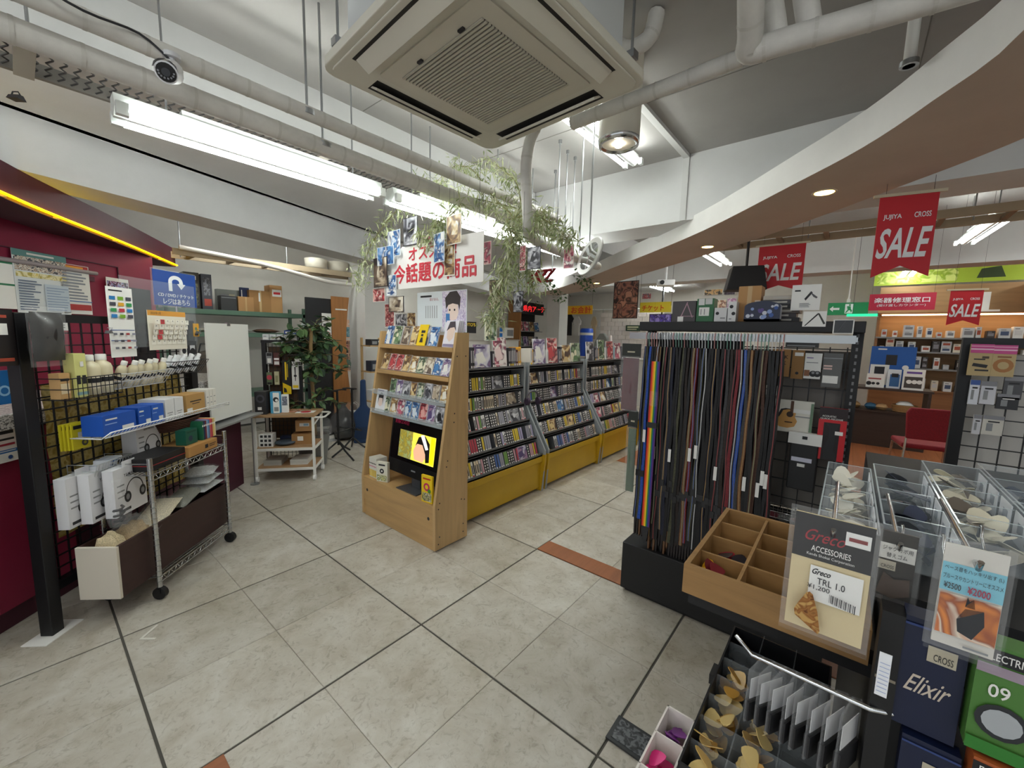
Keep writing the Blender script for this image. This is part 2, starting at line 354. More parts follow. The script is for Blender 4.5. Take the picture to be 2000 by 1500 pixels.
wrapped([tuple(p0), tuple(p0.lerp(p1, .75)), tuple(p1), tuple(p1.lerp(p2, .25)), tuple(p2), tuple(p3)], .045, 'wrapped_pipe', 'thick white wrapped pipe with an elbow above the curved soffit')
for k, (px, py, q) in enumerate(((1520, 95, -30), (1585, 75, -60))):
    u = atZ(px, py, 2.62); v = atZ(px-25, q-40, 2.9); wrapped([tuple(u), tuple(u.lerp(v, .6)), tuple(v)], .04, 'wrapped_pipe', 'short white wrapped branch rising from the thick elbow pipe')
u = atZ(1775, 130, 2.57); tag(B().cyl((0, 0, 0), (0, 0, .53), .02, M('#d6d4cf', .6), 10).lathe([(.03, 0), (.03, .02)], STEEL, 12).build('conduit', None, u), 'thin white conduit rising from the curved soffit', 'pipe')
u = atZ(1235, 70, 3.0); wrapped([(u.x-.1, u.y-.05, 3.09), (u.x-.08, u.y-.03, 2.98), (u.x, u.y, 2.94), (u.x+.08, u.y+.03, 2.98), (u.x+.1, u.y+.05, 3.09)], .04, 'wrapped_pipe', 'short wrapped pipe loop at the ceiling behind the air conditioner')

# air conditioner cassette
t = thing('ceiling_air_conditioner', 'square cream ceiling cassette air conditioner with slatted grille', 'air conditioner', (-1.28, 1.33, 2.54), -.065)
cr = M('#d9d6c8', .45); h = .485
def rr(h, r, n=4): return [(sx*(h-r)+r*math.cos(a0+PI/2*k/n), sy*(h-r)+r*math.sin(a0+PI/2*k/n)) for sx, sy, a0 in ((1, 1, 0), (-1, 1, PI/2), (-1, -1, PI), (1, -1, 3*PI/2)) for k in range(n+1)]
B().prism(rr(h, .06), .008, .045, cr).prism(rr(h-.025, .05), 0, .008, cr).build('panel', t, bev=.004)
B().box(-.4, -.4, .045, .4, .4, .36, M('#cfd2d2', .5)).build('housing', t)
gf = B().prism(rr(.315, .02), -.006, 0, M('#d3cfc0', .5)).build('grille_frame', t)
g = B().rect(-.245, -.245, .245, .245, 0, M('#3b3832', .8), Matrix.Rotation(-PI/2, 4, 'X')).build('grille_back', gf); g.location = (0, 0, -.0065)
sl = B().box(-.245, -.0045, -.012, .245, .0045, -.006, M('#c4c0b0', .5)).build('slat', gf, (0, -.24, 0))
for i in range(1, 31): o = sl.copy(); col.objects.link(o); o.location = (0, -.24+i*.016, 0)
for k in range(4):
    a = k*PI/2; T4 = Matrix.Rotation(a, 4, 'Z'); b = B()
    b.box(-.3, .352, -.001, .3, .435, .0, M('#22211f', .7), T4); v = b.build('outlet', t)
    f = B().box(-.295, -.03, -.004, .295, .03, .004, cr); f = f.build('louver', t); f.matrix_local = T4 @ Matrix.Translation((0, .393, -.012)) @ Matrix.Rotation(.5, 4, 'X')
for x in (-.1, .15): B().box(x-.014, -.262, -.013, x+.014, -.25, -.006, INK).build('latch', gf)
for sx in (-.43, .43):
    for sy in (-.43, .43): B().cyl((sx, sy, .04), (sx, sy, .56), .006, STEEL, 6).box(sx-.02, sy-.02, .1, sx+.02, sy+.02, .13, STEEL).build('hanger_rod', t)
# fluorescent fixtures
tubem = M('#fafffb', .4, 0, 'emit', TUBE); whm = M('#e6ebe8', .4)
def fixture():
    t = thing('fluorescent_lamp', 'white twin tube fluorescent lamp hanging beside the long wrapped pipe', 'lamp', (0, 0, 0), 0, 'twin tube fluorescent lamps')
    rf_ = B().prism([(-.035, .085), (-.05, .03), (-.012, .0), (.012, .0), (.05, .03), (.035, .085)], -.63, .63, whm, 'y').build('housing', t)
    for s in (-1, 1):
        B().cyl((s*.07, -.59, .008), (s*.07, .59, .008), .016, tubem, 10).build('tube', t)
        for e in (-1, 1): B().box(s*.07-.014, e*.61-.02, -.01, s*.07+.014, e*.61+.02, .04, whm).build('lamp_holder', rf_)
    B().box(-.03, -.4, .085, .03, .4, .11, whm).build('channel', rf_)
    for e in (-.45, .45): B().cyl((0, e, .08), (0, e, .7), .005, STEEL, 6).build('hanger_rod', t)
    return t
f0 = fixture(); f0.location = (-2.49, .955, 2.36)
f0['label'] = 'white twin tube lamp between the security camera and the bamboo'
LQ = (atZ(1120, 235, 2.97)+atZ(1215, 300, 2.97))/2
spots = [(-2.49, 2.3, 2.36, 0, 'white twin tube lamp half hidden behind the bamboo leaves'), (-2.49, 3.7, 2.36, 0, 'white twin tube lamp just behind the pipe ends'), (-2.49, -.7, 2.36, 0, 'white twin tube lamp behind the viewer above the wine counter'),
         (-1.6, 6.4, 2.62, 0, 'white twin tube lamp over the register aisle'), (-4.6, 7.0, 2.62, 0, 'white twin tube lamp over the far left aisle'), (.9, 6.3, 2.62, .05, 'white twin tube lamp behind the large sale banner'),
         (2.2, 6.3, 2.62, .05, 'white twin tube lamp at the end of the repair room'), (.6, 9.3, 2.62, 0, 'white twin tube lamp over the repair counter'), (2.4, 9.2, 2.62, 0, 'white twin tube lamp above the small cardboard drawers'),
         (-5.6, 2.0, 2.62, 0, 'white twin tube lamp over the ficus'), (1.4, .4, 2.9, 0, 'white twin tube lamp above the pick trays'), (-.7, -1.0, 2.9, 0, 'white twin tube lamp behind the viewer'), (1.6, -1.6, 2.9, 0, 'white twin tube lamp near the entrance'),
         (-3.5, 9.6, 2.62, 0, 'white twin tube lamp at the back wall'), (-4.6, 9.0, 2.9, 0, 'added white twin tube lamp brightening the far area at the cashier sign'), (-2.4, 9.2, 2.9, 0, 'added white twin tube lamp brightening the far area at the white brick panel'), (LQ.x, LQ.y, 2.97, 0, 'white twin tube lamp fixed near the ceiling behind the cylinder downlight'), (-6, 5.0, 2.62, 0, 'white twin tube lamp beyond the white column')]  # cashier sign and brick panel lamps are added to brighten the register area
for x, y, z, rz, lb in spots: dup(f0, (x, y, z), rz, lb)
# cable trays of dark mesh beside the lamp
meshm = M('#4b4a49', .6, .5)
t = thing('cable_tray', 'dark expanded metal cable tray running above the twin tube lamp', 'cable tray', (-2.72, 0, 2.56))
for s in (-.16, .16): B().box(s-.012, -2.5, 0, s+.012, 3.6, .06, M('#66625c', .6)).build('side_rail', t)
b = B()
for i in range(150):
    y = -2.4+i*.04
    for q in range(4): x = -.15+q*.075; b.tube([(x, y, .012), (x+.037, y+.02, .016), (x+.075, y, .012)], .004, meshm, 3)
b.build('mesh', t)['kind'] = 'stuff'
for y in (-1.2, .1, 1.3, 2.5): B().box(-.17, y-.03, -.012, .17, y+.03, 0, M('#8a847a', .6)).build('cross_bar', t)
for y in (.12, 2.2): B().cyl((0, y, 0), (0, y, .54), .006, STEEL, 6).build('hanger_rod', t)
# security camera on the thin pipe
p = atX(330, 143, -1.98); t = thing('security_camera', 'white bullet security camera clamped to the thin wrapped pipe', 'camera', p, 1.2)
T4 = Matrix.Rotation(.45, 4, 'X')
B().cyl((0, -.045, -.02), (0, .06, .03), .034, M('#e4e4e6', .4), 18).build('body', t); B().cyl((0, -.048, -.0215), (0, -.044, -.0195), .029, M('#18181c', .25), 18).cyl((0, -.051, -.0225), (0, -.047, -.021), .013, M('#050508', .1), 14).build('lens_face', t)
b = B()
for k in range(14): a = 2*PI*k/14; b.cyl((.022*math.cos(a), -.0495, -.0215+.02*math.sin(a)), (.022*math.cos(a), -.047, -.0205+.02*math.sin(a)), .0035, M('#77777c', .3), 6)
b.build('infrared_diodes', t); B().add([(.036*math.cos(a), y, .012+.036*math.sin(a)+y*.5) for y in (-.06, .05) for a in (0, .5, 1.1, 1.6, 2.1, 2.6, 3.14)], [(i, i+1, i+8, i+7) for i in range(6)], M('#e8e8ea', .4), True).build('sun_shield', t)
B().cyl((0, .05, .03), (0, .07, .085), .012, M('#d5d5d8', .4), 10).cyl((0, .07, .085), (0, .07, .1), .028, M('#d5d5d8', .4), 12).build('mount', t)
B().tube(smooth([(0, .06, .07), (-.08, .03, .12), (-.2, -.05, .1), (-.32, -.1, .13), (-.45, -.2, .16)], 4), .004, INK, 6).build('cable', t)
# cylinder downlight
p = atZ(1208, 285, 2.62); t = thing('cylinder_downlight', 'large white cylinder downlight with a chrome rim under the ceiling', 'light', p)
B().lathe([(.118, .012), (.12, .03), (.12, .48)], M('#e4dfd2', .5), 24).build('housing', t); B().lathe([(.095, .02), (.1, 0), (.118, 0), (.121, .03)], CHROME, 24).build('rim', t)
B().cyl((0, 0, .04), (0, 0, .045), .1, M('#8f9794', .25), 24).build('reflector', t); B().lathe([(.0, -.012), (.02, -.006), (.028, .01), (.024, .04)], M('#fff6e2', .4, 0, 'emit', 16), 12).build('bulb', t)
# thin hanging rods and a small clip
for k, (px, y) in enumerate(((1090, 3.0), (1105, 3.2), (1120, 3.35), (1135, 2.9), (1083, 3.5))):
    q = atY(px, 400, y); tag(B().cyl((0, 0, 0), (0, 0, 3.1-2.14), .005, STEEL, 6).cyl((0, 0, .93), (0, 0, .96), .014, STEEL, 8).build('hanging_rod', None, (q.x, q.y, 2.14)), 'thin steel rod hanging from the ceiling above the pipe ends', 'rod', 'hanging steel rods')
p = atX(32, 195, -3.1); tag(B().prism([(-.02, 0), (.02, 0), (.008, .02), (-.008, .02)], -.025, .025, INK, 'y').tube([(0, -.02, .02), (0, -.012, .035), (0, .012, .035), (0, .02, .02)], .003, INK).build('binder_clip', None, p, 2.3), 'black binder clip hanging below the white beam', 'clip')
p = atX(1150, 500, -1.5); t = thing('round_mirror', 'tilted round convex mirror hanging at the pipe ends', 'mirror', p, 0)
m_ = B().lathe([(0, .012), (.08, .006), (.14, -.01)], M('#cfd3d4', .06, 1), 24).build('glass', t); r_ = B().lathe([(.138, -.014), (.148, -.01), (.138, .0)], M('#c0bfbb', .4), 24).build('rim', t)
for o in (m_, r_): o.rotation_euler = (1.25, 0, -.5)
B().cyl((0, 0, .1), (0, 0, 3.1-p.z), .006, STEEL, 6).build('hanger_rod', t)
# beige ladder racks near the walls
lad = M('#b8a68a', .6)
def ladder(label, loc, rz, L_, W_=.3):
    t = thing('ladder_rack', label, 'cable rack', loc, rz)
    for s in (-W_/2, W_/2): B().box(0, s-.015, 0, L_, s+.015, .07, lad).build('side_rail', t)
    r0 = B().box(-.02, -W_/2, .01, .02, W_/2, .04, M('#8f8069', .7)).build('rung', t, (.2, 0, 0))
    for i in range(1, int(L_/.4)): o = r0.copy(); col.objects.link(o); o.location = (.2+i*.4, 0, 0)
    for i in range(int(L_/1.2)+1): B().cyl((.1+i*1.15, 0, 0), (.1+i*1.15, 0, 3.1-loc[2]), .006, STEEL, 6).build('hanger_rod', t)
    return t
ladder('beige ladder cable rack along the cream wall above the green shelf', (-6.0, 1.15, 2.28), PI/2, 3.2)
ladder('beige ladder cable rack crossing behind the large sale banner', (-1.7, 5.3, 2.55), 0, 5.6, .4)
b = B().tube(smooth([(-5.8, 1.2, 2.36), (-5.8, 2.0, 2.3), (-5.8, 2.8, 2.18), (-5.8, 3.05, 2.17), (-5.8, 3.22, 2.17)], 4), .025, M('#e3ded6', .5), 10); tag(b.build('white_conduit'), 'white sagging conduit along the beige ladder rack', 'pipe')
for k, (px, x) in enumerate(((617, -6.0), (660, -6.0))):
    q = atX(px, 512, x); tag(B().lathe([(.1, 0), (.14, .02), (.15, .14), (.1, .15)], M('#e3dccb', .6), 18).build('speaker_bowl', None, (-6.0, q.y, 2.352)), 'cream drum shaped ceiling speaker on the ladder rack', 'speaker', 'cream drum speakers')
# ================================================================ left: wine coloured counter, grid stand, wire cart
dS = Vector((-.69, .724, 0)); GA = math.atan2(.724, -.69); G0 = Vector((-2.84, -.007, 0)); nS = Vector((.724, .69, 0))
def G(s, t, z): return Vector((G0.x+dS.x*s-nS.x*t, G0.y+dS.y*s-nS.y*t, z))     # along the grid, away from the viewer, up
wine = M('#4a1a2c', .5, 0, 'paint', 2); wine2 = M('#8e2140', .55, 0, 'paint', 2); wined = M('#5a2033', .55, 0, 'paint', 2)
c0 = Vector((-2.977, -.169, 0))
def K(s, t, z): return Vector((c0.x+dS.x*s-nS.x*t, c0.y+dS.y*s-nS.y*t, z))
t = thing('service_counter', 'dark wine red service counter with a speckled granite top', 'counter', c0, GA)
B().box(-1.2, .02, 0, 2.02, .5, .99, wine).build('front_panel', t, bev=.003)
B().box(-1.2, -.06, .985, 2.06, .6, 1.06, M('#b9b7b4', .3, 0, 'granite')).build('granite_top', t, bev=.006)
B().box(.02, .005, .1, .4, .02, .96, wine2).build('side_panel', t)
B().prism([(1.3, -.2), (2.0, -.2), (2.0, .02), (1.3, .02)], .69, .705, M('#a6a8a9', .35, .6)).build('steel_ledge', t)
tag(card('notice_card', 'small white rest-room notice with red and blue figures on the counter front', 'notice', .17, .13, K(1.72, -.002, .83), GA, PAPER,
    [('r', .1, .74, .42, .8, INK), ('r', .12, .2, .2, .5, RED), ('c', .16, .6, .07, RED), ('r', .28, .2, .36, .5, M('#3b5aa0')), ('c', .32, .6, .07, M('#3b5aa0')), ('r', .55, .7, .95, .8, INK), ('r', .6, .46, .85, .56, INK), ('r', .58, .22, .92, .32, INK)]), None, None)
# wall behind the counter: curved fascia, neon line, red wall
t = struct(B().box(-1.6, 0, 0, 2.62, .1, 2.4, wine2).build('wall_wine', None, K(0, 1.15, 0), GA))
B().box(-1.5, -.015, 1.86, 1.95, 0, 1.9, wined).box(-1.5, -.012, 2.02, 2.2, 0, 2.026, wine).box(2.194, -.012, 1.5, 2.2, 0, 2.026, wine).build('panel_groove', t)
B().cyl((-1.5, -.035, 1.93), (1.95, -.035, 1.93), .016, M('#a49a9c', .4), 8).build('curtain_rail', t)
B().box(2.3, -.01, 0, 2.55, .0, 1.85, M('#1b1418', .7)).build('door_opening', t)
neon = [atZ(*p, 2.2) for p in ((-120, 330), (0, 380), (60, 406), (130, 434), (200, 461), (260, 485), (310, 506), (343, 520))]
np_ = smooth([(p.x, p.y) for p in neon], 3); b = B(); n = len(np_); ins = []
for i, p in enumerate(np_):
    a = np_[max(i-1, 0)]; c = np_[min(i+1, n-1)]; dx, dy = c[0]-a[0], c[1]-a[1]; l = math.hypot(dx, dy); ins.append((p[0]-dy/l*.34, p[1]+dx/l*.34))
for lo, hi in ((2.19, 2.4),):
    vs = [(x, y, lo) for x, y in np_]+[(x, y, hi) for x, y in np_]+[(x, y, lo) for x, y in ins]+[(x, y, hi) for x, y in ins]
    b.add(vs, [(i, i+1, n+i+1, n+i) for i in range(n-1)]+[(n-1, 3*n-1, 4*n-1, 2*n-1)], M('#571f33', .6, 0, 'paint', 2), False)
    b.add(vs, [(i, 2*n+i, 2*n+i+1, i+1) for i in range(n-1)]+[(n+i, n+i+1, 3*n+i+1, 3*n+i) for i in range(n-1)]+[(2*n+i, 3*n+i, 3*n+i+1, 2*n+i+1) for i in range(n-1)], M('#4a1d2c', .7))
fa = struct(b.build('trim_1'))
t = thing('neon_strip', 'glowing yellow neon line along the curved wine red fascia', 'neon light', (np_[0][0], np_[0][1], 2.21))
o0 = Vector((np_[0][0], np_[0][1], 0)); B().tube([(x-o0.x+.012, y-o0.y+.012, 0) for x, y in np_], .008, M('#ffd400', .4, 0, 'emit', 4), 8).build('glass_tube', t)
b0 = None
for i in range(3, n-2, 5): B().box(-.02, -.012, -.02, .02, .02, -.009, M('#b89b62', .5)).build('clip', t, (np_[i][0]-o0.x, np_[i][1]-o0.y, 0), GA)
# posters on the wine wall
def onK(px0, py0, px1, py1, off):        # rectangle seen at these pixels on the wall plane
    p0 = c0-nS*off; f = lambda a, b_: (lambda d: CAM+d*(((p0-CAM).dot(nS))/d.dot(nS)))(ray(a, b_))
    a, c = f(px0, py1), f(px1, py0); w_ = (Vector((c.x-a.x, c.y-a.y, 0))).length; s = (a-c0).dot(dS)+w_/2
    return K(s, off, a.z), w_, c.z-a.z
def poster(px, label, cat, base, items, off=1.12, name='wall_poster'):
    l, w_, h_ = onK(*px, off); return card(name, label, cat, w_, h_, l, GA, base, items)
lb = M('#c9d6e2'); tl = M('#5f8f8c')
poster((-40, 510, 23, 600), 'white sheet with green rules on the wine wall', 'poster', PAPER, [('r', 0, .93, 1, 1, M('#2f7a55')), ('r', 0, .48, 1, .52, M('#2f7a55'))])
poster((36, 503, 128, 612), 'pale blue schedule poster with small photos on the wine wall', 'poster', M('#dfe4e6'), [('r', 0, .9, 1, 1, tl), ('r', .02, .68, .98, .9, pic(['#d9c9b5', '#8a6a55', '#f0e8dc', '#40404a'], 14, 2)), ('r', .03, .58, .97, .66, pic(['#e3cf6a', '#f3eec8', '#bfae55'], 10, 4)), ('r', .25, .935, .75, .965, WHITE)] + lines(.04, .45, .06, .55, 12, M('#6e7c92'), 3) + [('r', .5, .06, .97, .5, lb)] + lines(.52, .96, .08, .48, 9, M('#8fa4c2'), 5, .3))
poster((124, 522, 172, 612), 'white price list sheet with a red heading on the wine wall', 'poster', PAPER, [('r', .03, .9, .97, .99, M('#b8322c')), ('r', .2, .92, .8, .97, M('#f0a83a'))] + lines(.06, .94, .3, .86, 9, M('#8b919c'), 6) + [('r', .04, .08, .96, .2, M('#b33d3d')), ('r', 0, .25, 1, .27, M('#5c7ab0'))])
poster((211, 547, 250, 590), 'dark concert photo print on the wine wall', 'poster', PAPER, [('r', .03, .03, .97, .86, pic(['#2a2440', '#6a62a8', '#c8c4e0', '#8a3a6a', '#16141c'], 9, 7))])
poster((82, 622, 131, 645), 'small white card pinned behind the black grid', 'notice', PAPER, lines(.1, .9, .2, .8, 3, M('#9a9a9a'), 2), .3, 'notice_card')
# blue framed notices hanging at the counter's left end
l, w_, h_ = onK(-60, 722, 26, 800, -.02); card('notice_folder', 'blue plastic folder with a round white emblem at the counter end', 'folder', w_, h_, l, GA, M('#1c6bb0', .3), [('c', .75, .4, .16, M('#9cc8e8')), ('c', .75, .4, .1, M('#1c6bb0')), ('r', .2, .77, .6, .83, WHITE)], .01)
l, w_, h_ = onK(-70, 815, 45, 925, -.03); card('notice_sheet', 'blue and white notice sheet about the register hung on the wine counter', 'notice', w_, h_, l, GA, M('#2b6fb8', .4), [('r', 0, 0, 1, .22, PAPER), ('r', .05, .3, .88, .86, M('#e6dcd8')), ('r', .05, .86, .88, .95, INK), ('r', .2, .68, .8, .76, INK), ('r', .3, .53, .8, .58, INK), ('r', .25, .4, .8, .45, M('#a02a3a')), ('c', .7, .11, .05, M('#2b4c8a'))] + [('r', .1, .26, .8, .28, WHITE)])

# ---- black grid stand
blk = M('#17171a', .5, .2)
t = thing('grid_stand', 'black wire grid stand in front of the wine red counter', 'display stand', G0, GA)
for s in (0, 1.05): B().box(s-.028, -.028, 0, s+.028, .028, 1.53, blk).build('post', t, bev=.004)
B().box(.028, -.02, 1.49, 1.022, .02, 1.53, blk).build('top_rail', t); B().box(.028, -.02, .2, 1.022, .02, .24, blk).build('bottom_rail', t)
w0 = B().box(-.003, -.003, .24, .003, .003, 1.49, blk).build('wire', t, (.06, 0, 0)); h0 = B().box(.028, -.006, -.003, 1.022, 0, .003, blk).build('wire', t, (0, 0, .3))
for i in range(1, 17): o = w0.copy(); col.objects.link(o); o.location = (.06+i*.058, 0, 0)
for i in range(1, 20): o = h0.copy(); col.objects.link(o); o.location = (0, 0, .3+i*.06)
B().box(-.09, -.06, 0, .09, .05, .004, PAPER).build('paper_pad', t)
tag(B().add([(x, .05+.006*math.sin(x*31)+.006*math.sin(z*23), z) for z in [.42+.0775*j for j in range(11)] for x in [.12+.05*i for i in range(19)]], [(j*19+i, j*19+i+1, (j+1)*19+i+1, (j+1)*19+i) for j in range(10) for i in range(18)], M(('#b09542', '#c9b062', '#d6c27c', '#a88a3a'), .55, 0, 'pic', 7, 2), True).build('backing_sheet', t), 'crumpled gold coloured sheet')
# clear acrylic guard with papers, blue register sign
o = B().box(-.29, -.003, 0, .29, .003, .4, ACRYL).build('acrylic_guard', None, G(.77, -.05, 1.36), GA); tag(o, 'clear acrylic guard panel clipped to the black grid', 'panel')
cols = ['#2f7fc0', '#c43a4a', '#3a9a58', '#e0a832', '#4a4a58', '#7fb23a']
it = [('r', .08, .94, .6, .96, INK), ('r', .02, .385, .98, .395, M('#3a5a98')), ('r', .02, .235, .98, .245, M('#3a5a98'))]
for i in range(12): it.append(('r', .08+.31*(i % 3), .82-.085*(i//3), .3+.31*(i % 3), .87-.085*(i//3), M(cols[(i*5+i//3) % 6])))
for i in range(12): it.append(('r', .08+.24*(i % 4), .32-.1*(i//4), .22+.24*(i % 4), .35-.1*(i//4), M(['#777780', '#3a3a44', '#a23a3a', '#9090a0'][i % 4])))
card('payment_sheet', 'white sheet of small payment logos hung on the acrylic guard', 'notice', .16, .38, G(.46, -.062, 1.31), GA, PAPER, it)
it = [('r', 0, .87, 1, 1, M('#e0a048')), ('t', '2025年1月', .2, .935, .07, INK)]
for r_ in range(5):
    for c_ in range(7): it.append(('r', .05+.13*c_, .14+.13*r_, .155+.13*c_, .255+.13*r_, M('#c8454a') if c_ == 1 and r_ in (1, 2, 4) else M('#f2eee2', .7)))
    for c_ in range(7): it.append(('r', .08+.13*c_, .21+.13*r_, .1+.13*c_, .235+.13*r_, M('#6a6a6a')))
card('wall_calendar', 'calendar page with an orange top band and red holidays on the acrylic guard', 'calendar', .31, .24, G(.79, -.062, 1.34), GA, M('#e8e2d2', .7), it)
for s in (.36, 1.04): tag(B().prism([(-.014, 0), (.014, 0), (.005, .016), (-.005, .016)], -.012, .012, STEEL, 'y').tube([(0, -.01, .014), (0, -.02, .03), (0, .01, .03)], .0015, CHROME, 4).build('binder_clip', None, G(s, -.075, 1.44), GA), 'steel binder clip holding the acrylic guard on the grid', 'clip', 'steel binder clips')
t = thing('register_sign', 'blue register direction sign with a white U-turn arrow on the grid stand', 'sign', G(.94, -.02, 1.53), GA-.12)
nav = M('#1f4a9c', .35); wh = M('#f2f4f6', .5)
b = B().box(-.16, 0, .09, .16, .004, .31, nav); b.box(-.168, .004, .083, .168, .008, .318, ACRYL)
b.text('CD / DVD / チケット', 0, .157, .024, -.001, wh, .012, .27).text('レジはあちら', 0, .117, .036, -.001, wh, .015, .2)
arc = [(-.055*math.cos(PI*k/12), .245+.042*math.sin(PI*k/12)) for k in range(13)]; inn = [(-.028*math.cos(PI*k/12), .245+.018*math.sin(PI*k/12)) for k in range(13)]
for k in range(12): b.flat([inn[k], arc[k], arc[k+1], inn[k+1]][::-1], -.001, wh)
b.flat([(-.055, .185), (-.028, .185), (-.028, .245), (-.055, .245)], -.001, wh); b.flat([(.01, .236), (.04, .2), (.075, .236)], -.001, wh); b.flat([(.026, .234), (.056, .234), (.056, .246), (.026, .246)], -.001, wh)
b.build('sign_board', t); B().cyl((0, .006, .01), (0, .006, .09), .006, CHROME, 8).build('pole', t); B().box(-.05, -.03, 0, .05, .04, .012, CHROME).build('base', t)
# ---- things on the grid
def basket(s0, s1, z0, hgt, dep, label, lean=0., mtl=None, step=.022):
    mtl = mtl or blk; t = thing('wire_basket', label, 'basket', G(s0, -.01, z0), GA); L_ = s1-s0; b = B(); f = dep+lean
    for z, d in ((0, dep), (hgt*.5, dep+lean*.5), (hgt, f)): b.tube([(0, 0, z), (0, -d, z), (L_, -d, z), (L_, 0, z)], .0025, mtl, 4)
    b.build('rim', t); b = B(); k = int(L_/step)
    for i in range(k+1): x = i*L_/k; b.tube([(x, 0, 0), (x, -dep, 0), (x, -f, hgt)], .0016, mtl, 4)
    b.tube([(0, 0, hgt), (0, 0, 0), (L_, 0, 0), (L_, 0, hgt)], .0025, mtl, 4); b.build('wires', t)['kind'] = 'stuff'
    return t
basket(.05, .33, 1.13, .1, .13, 'black wire basket holding two large cream bottles')
basket(.36, .7, 1.14, .085, .07, 'leaning wire basket filled with cream bottles', .06, M('#d5d5d5', .4))
basket(.71, 1.03, 1.18, .085, .07, 'leaning black wire basket filled with small white bottles', .06)
def bottle(r, hh, cap, body, capm, labm):
    t = thing('polish_bottle', 'x', 'bottle', (0, 0, 0))
    B().lathe([(r*.9, 0), (r, .006), (r, hh*.66), (r*.85, hh*.76), (cap*.95, hh*.82), (cap*.95, hh*.86)], body, 16).build('body', t)
    B().lathe([(cap, hh*.85), (cap, hh*.985), (cap*.9, hh)], capm, 14).build('cap', t)
    B().lathe([(r*1.008, hh*.16), (r*1.008, hh*.46)], labm, 16).build('paper_label', t); B().lathe([(r*1.015, hh*.3), (r*1.015, hh*.42)], INK, 16).build('print_band', t)
    return t
cream = M('#d9cfae', .35); labm = M('#e7ddc6', .6)
bb = bottle(.042, .2, .022, cream, M('#ecebe4', .4), labm)
bb.location = G(.23, -.075, 1.134); bb['label'] = 'large cream bottle with a white cap beside the yellow green carton'; bb['group'] = 'large cream bottles'
dup(bb, G(.305, -.07, 1.134), 0, 'large cream bottle with a white cap at the end of the black basket')
sb = bottle(.024, .15, .014, cream, M('#ecebe4', .4), labm)
for i in range(6):
    l = G(.40+i*.054, -.05-.01*(i % 2), 1.148); rt = (.32+R.uniform(-.05, .05), R.uniform(.1, .2), GA); q = 'cream bottle with a white cap leaning in the wire basket'
    if i == 0: sb.location = l; sb.rotation_euler = rt; tag(sb, q, 'bottle', 'leaning cream bottles')
    else: dup(sb, l, rot=rt)
wb = bottle(.017, .125, .011, M('#e9ecee', .35), M('#f2f4f5', .4), M('#dfe6ee', .6))
for i in range(9):
    l = G(.735+i*.033, -.045-.02*(i % 2), 1.188); rt = (.35+R.uniform(-.05, .05), R.uniform(.1, .25), GA); q = 'small white bottle leaning in the black wire basket'
    if i == 0: wb.location = l; wb.rotation_euler = rt; tag(wb, q, 'bottle', 'leaning white bottles')
    else: dup(wb, l, rot=rt)
def pack(name, label, cat, W, D_, H, loc, rz, base, items=(), group=None, side=None, top=None, rot=None):
    """a printed carton: body, closing flap seams, print on the front"""
    b = B().box(-W/2, 0, 0, W/2, D_, H, base); b.box(-W/2+.002, .003, H, W/2-.002, D_*.5-.001, H+.0012, top or base); b.box(-W/2+.002, D_*.5+.001, H, W/2-.002, D_-.003, H+.0008, top or base)
    if side: b.add([(-W/2-.0005, .004, .004), (-W/2-.0005, D_-.004, .004), (-W/2-.0005, D_-.004, H-.004), (-W/2-.0005, .004, H-.004)], [(3, 2, 1, 0)], side); b.add([(W/2+.0005, .004, .004), (W/2+.0005, D_-.004, .004), (W/2+.0005, D_-.004, H-.004), (W/2+.0005, .004, H-.004)], [(0, 1, 2, 3)], side)
    X = lambda u: (u-.5)*W
    for i, it in enumerate(items):
        y = -.0005*(i+1)
        if it[0] == 'r': b.rect(X(it[1]), it[2]*H, X(it[3]), it[4]*H, y, it[5])
        elif it[0] == 't': b.text(it[1], X(it[2]), it[3]*H, it[4]*H, y, it[5], it[6] if len(it) > 6 else 0, it[7]*W if len(it) > 7 else None)
        elif it[0] == 'c': b.disc(X(it[1]), it[2]*H, it[3]*H, y, it[4])
        elif it[0] == 'p': b.flat([(X(u), v*H) for u, v in it[1]], y, it[2])
    return tag(b.build(name, None, loc, rz, rot=rot), label, cat, group)
yg = M('#d8d68a', .5)
pack('polish_carton', 'tall yellow green carton in the black wire basket', 'carton', .058, .05, .21, G(.145, -.115, 1.134), GA, yg, [('r', .1, .3, .42, .5, INK), ('r', .56, .3, .88, .5, INK), ('r', .45, .7, .75, .82, PAPER), ('r', 0, .05, 1, .12, M('#8ab0b8'))])
pack('care_carton', 'amber care product carton behind the yellow green one', 'carton', .05, .045, .12, G(.08, -.1, 1.134), GA, M('#c9a06a', .5), [('r', .1, .2, .9, .6, M('#e9d7b2')), ('r', .1, .7, .9, .8, INK)])
# black bag and dark package at the post
t = thing('bagged_strap', 'black padded strap in a clear bag hanging at the grid post', 'bag', G(.05, -.04, 1.3), GA)
def cushion(w_, d_, h_, m, seed, nx=8, ny=6):
    r = random.Random(seed); vs = []; fs = []; n_ = (nx+1)*(ny+1)
    for k in (0, 1):
        for q in range(ny+1):
            for p in range(nx+1):
                u, v = p/nx*2-1, q/ny*2-1; e = (1-u**4)*(1-v**4); vs.append((u*w_/2, (1 if k == 0 else -1)*-h_/2*e*(.75+.5*r.random()), v*d_/2))
    for k in (0, 1):
        for q in range(ny):
            for p in range(nx): a = k*n_+q*(nx+1)+p; f = (a, a+1, a+nx+2, a+nx+1); fs.append(f if k == 0 else f[::-1])
    return B().add(vs, fs, m, True)
cushion(.14, .22, .06, M('#141415', .3), 3).build('strap_roll', t, (0, -.04, .125)); cushion(.17, .27, .075, CLEAR, 4).build('plastic_bag', t, (0, -.04, .125))
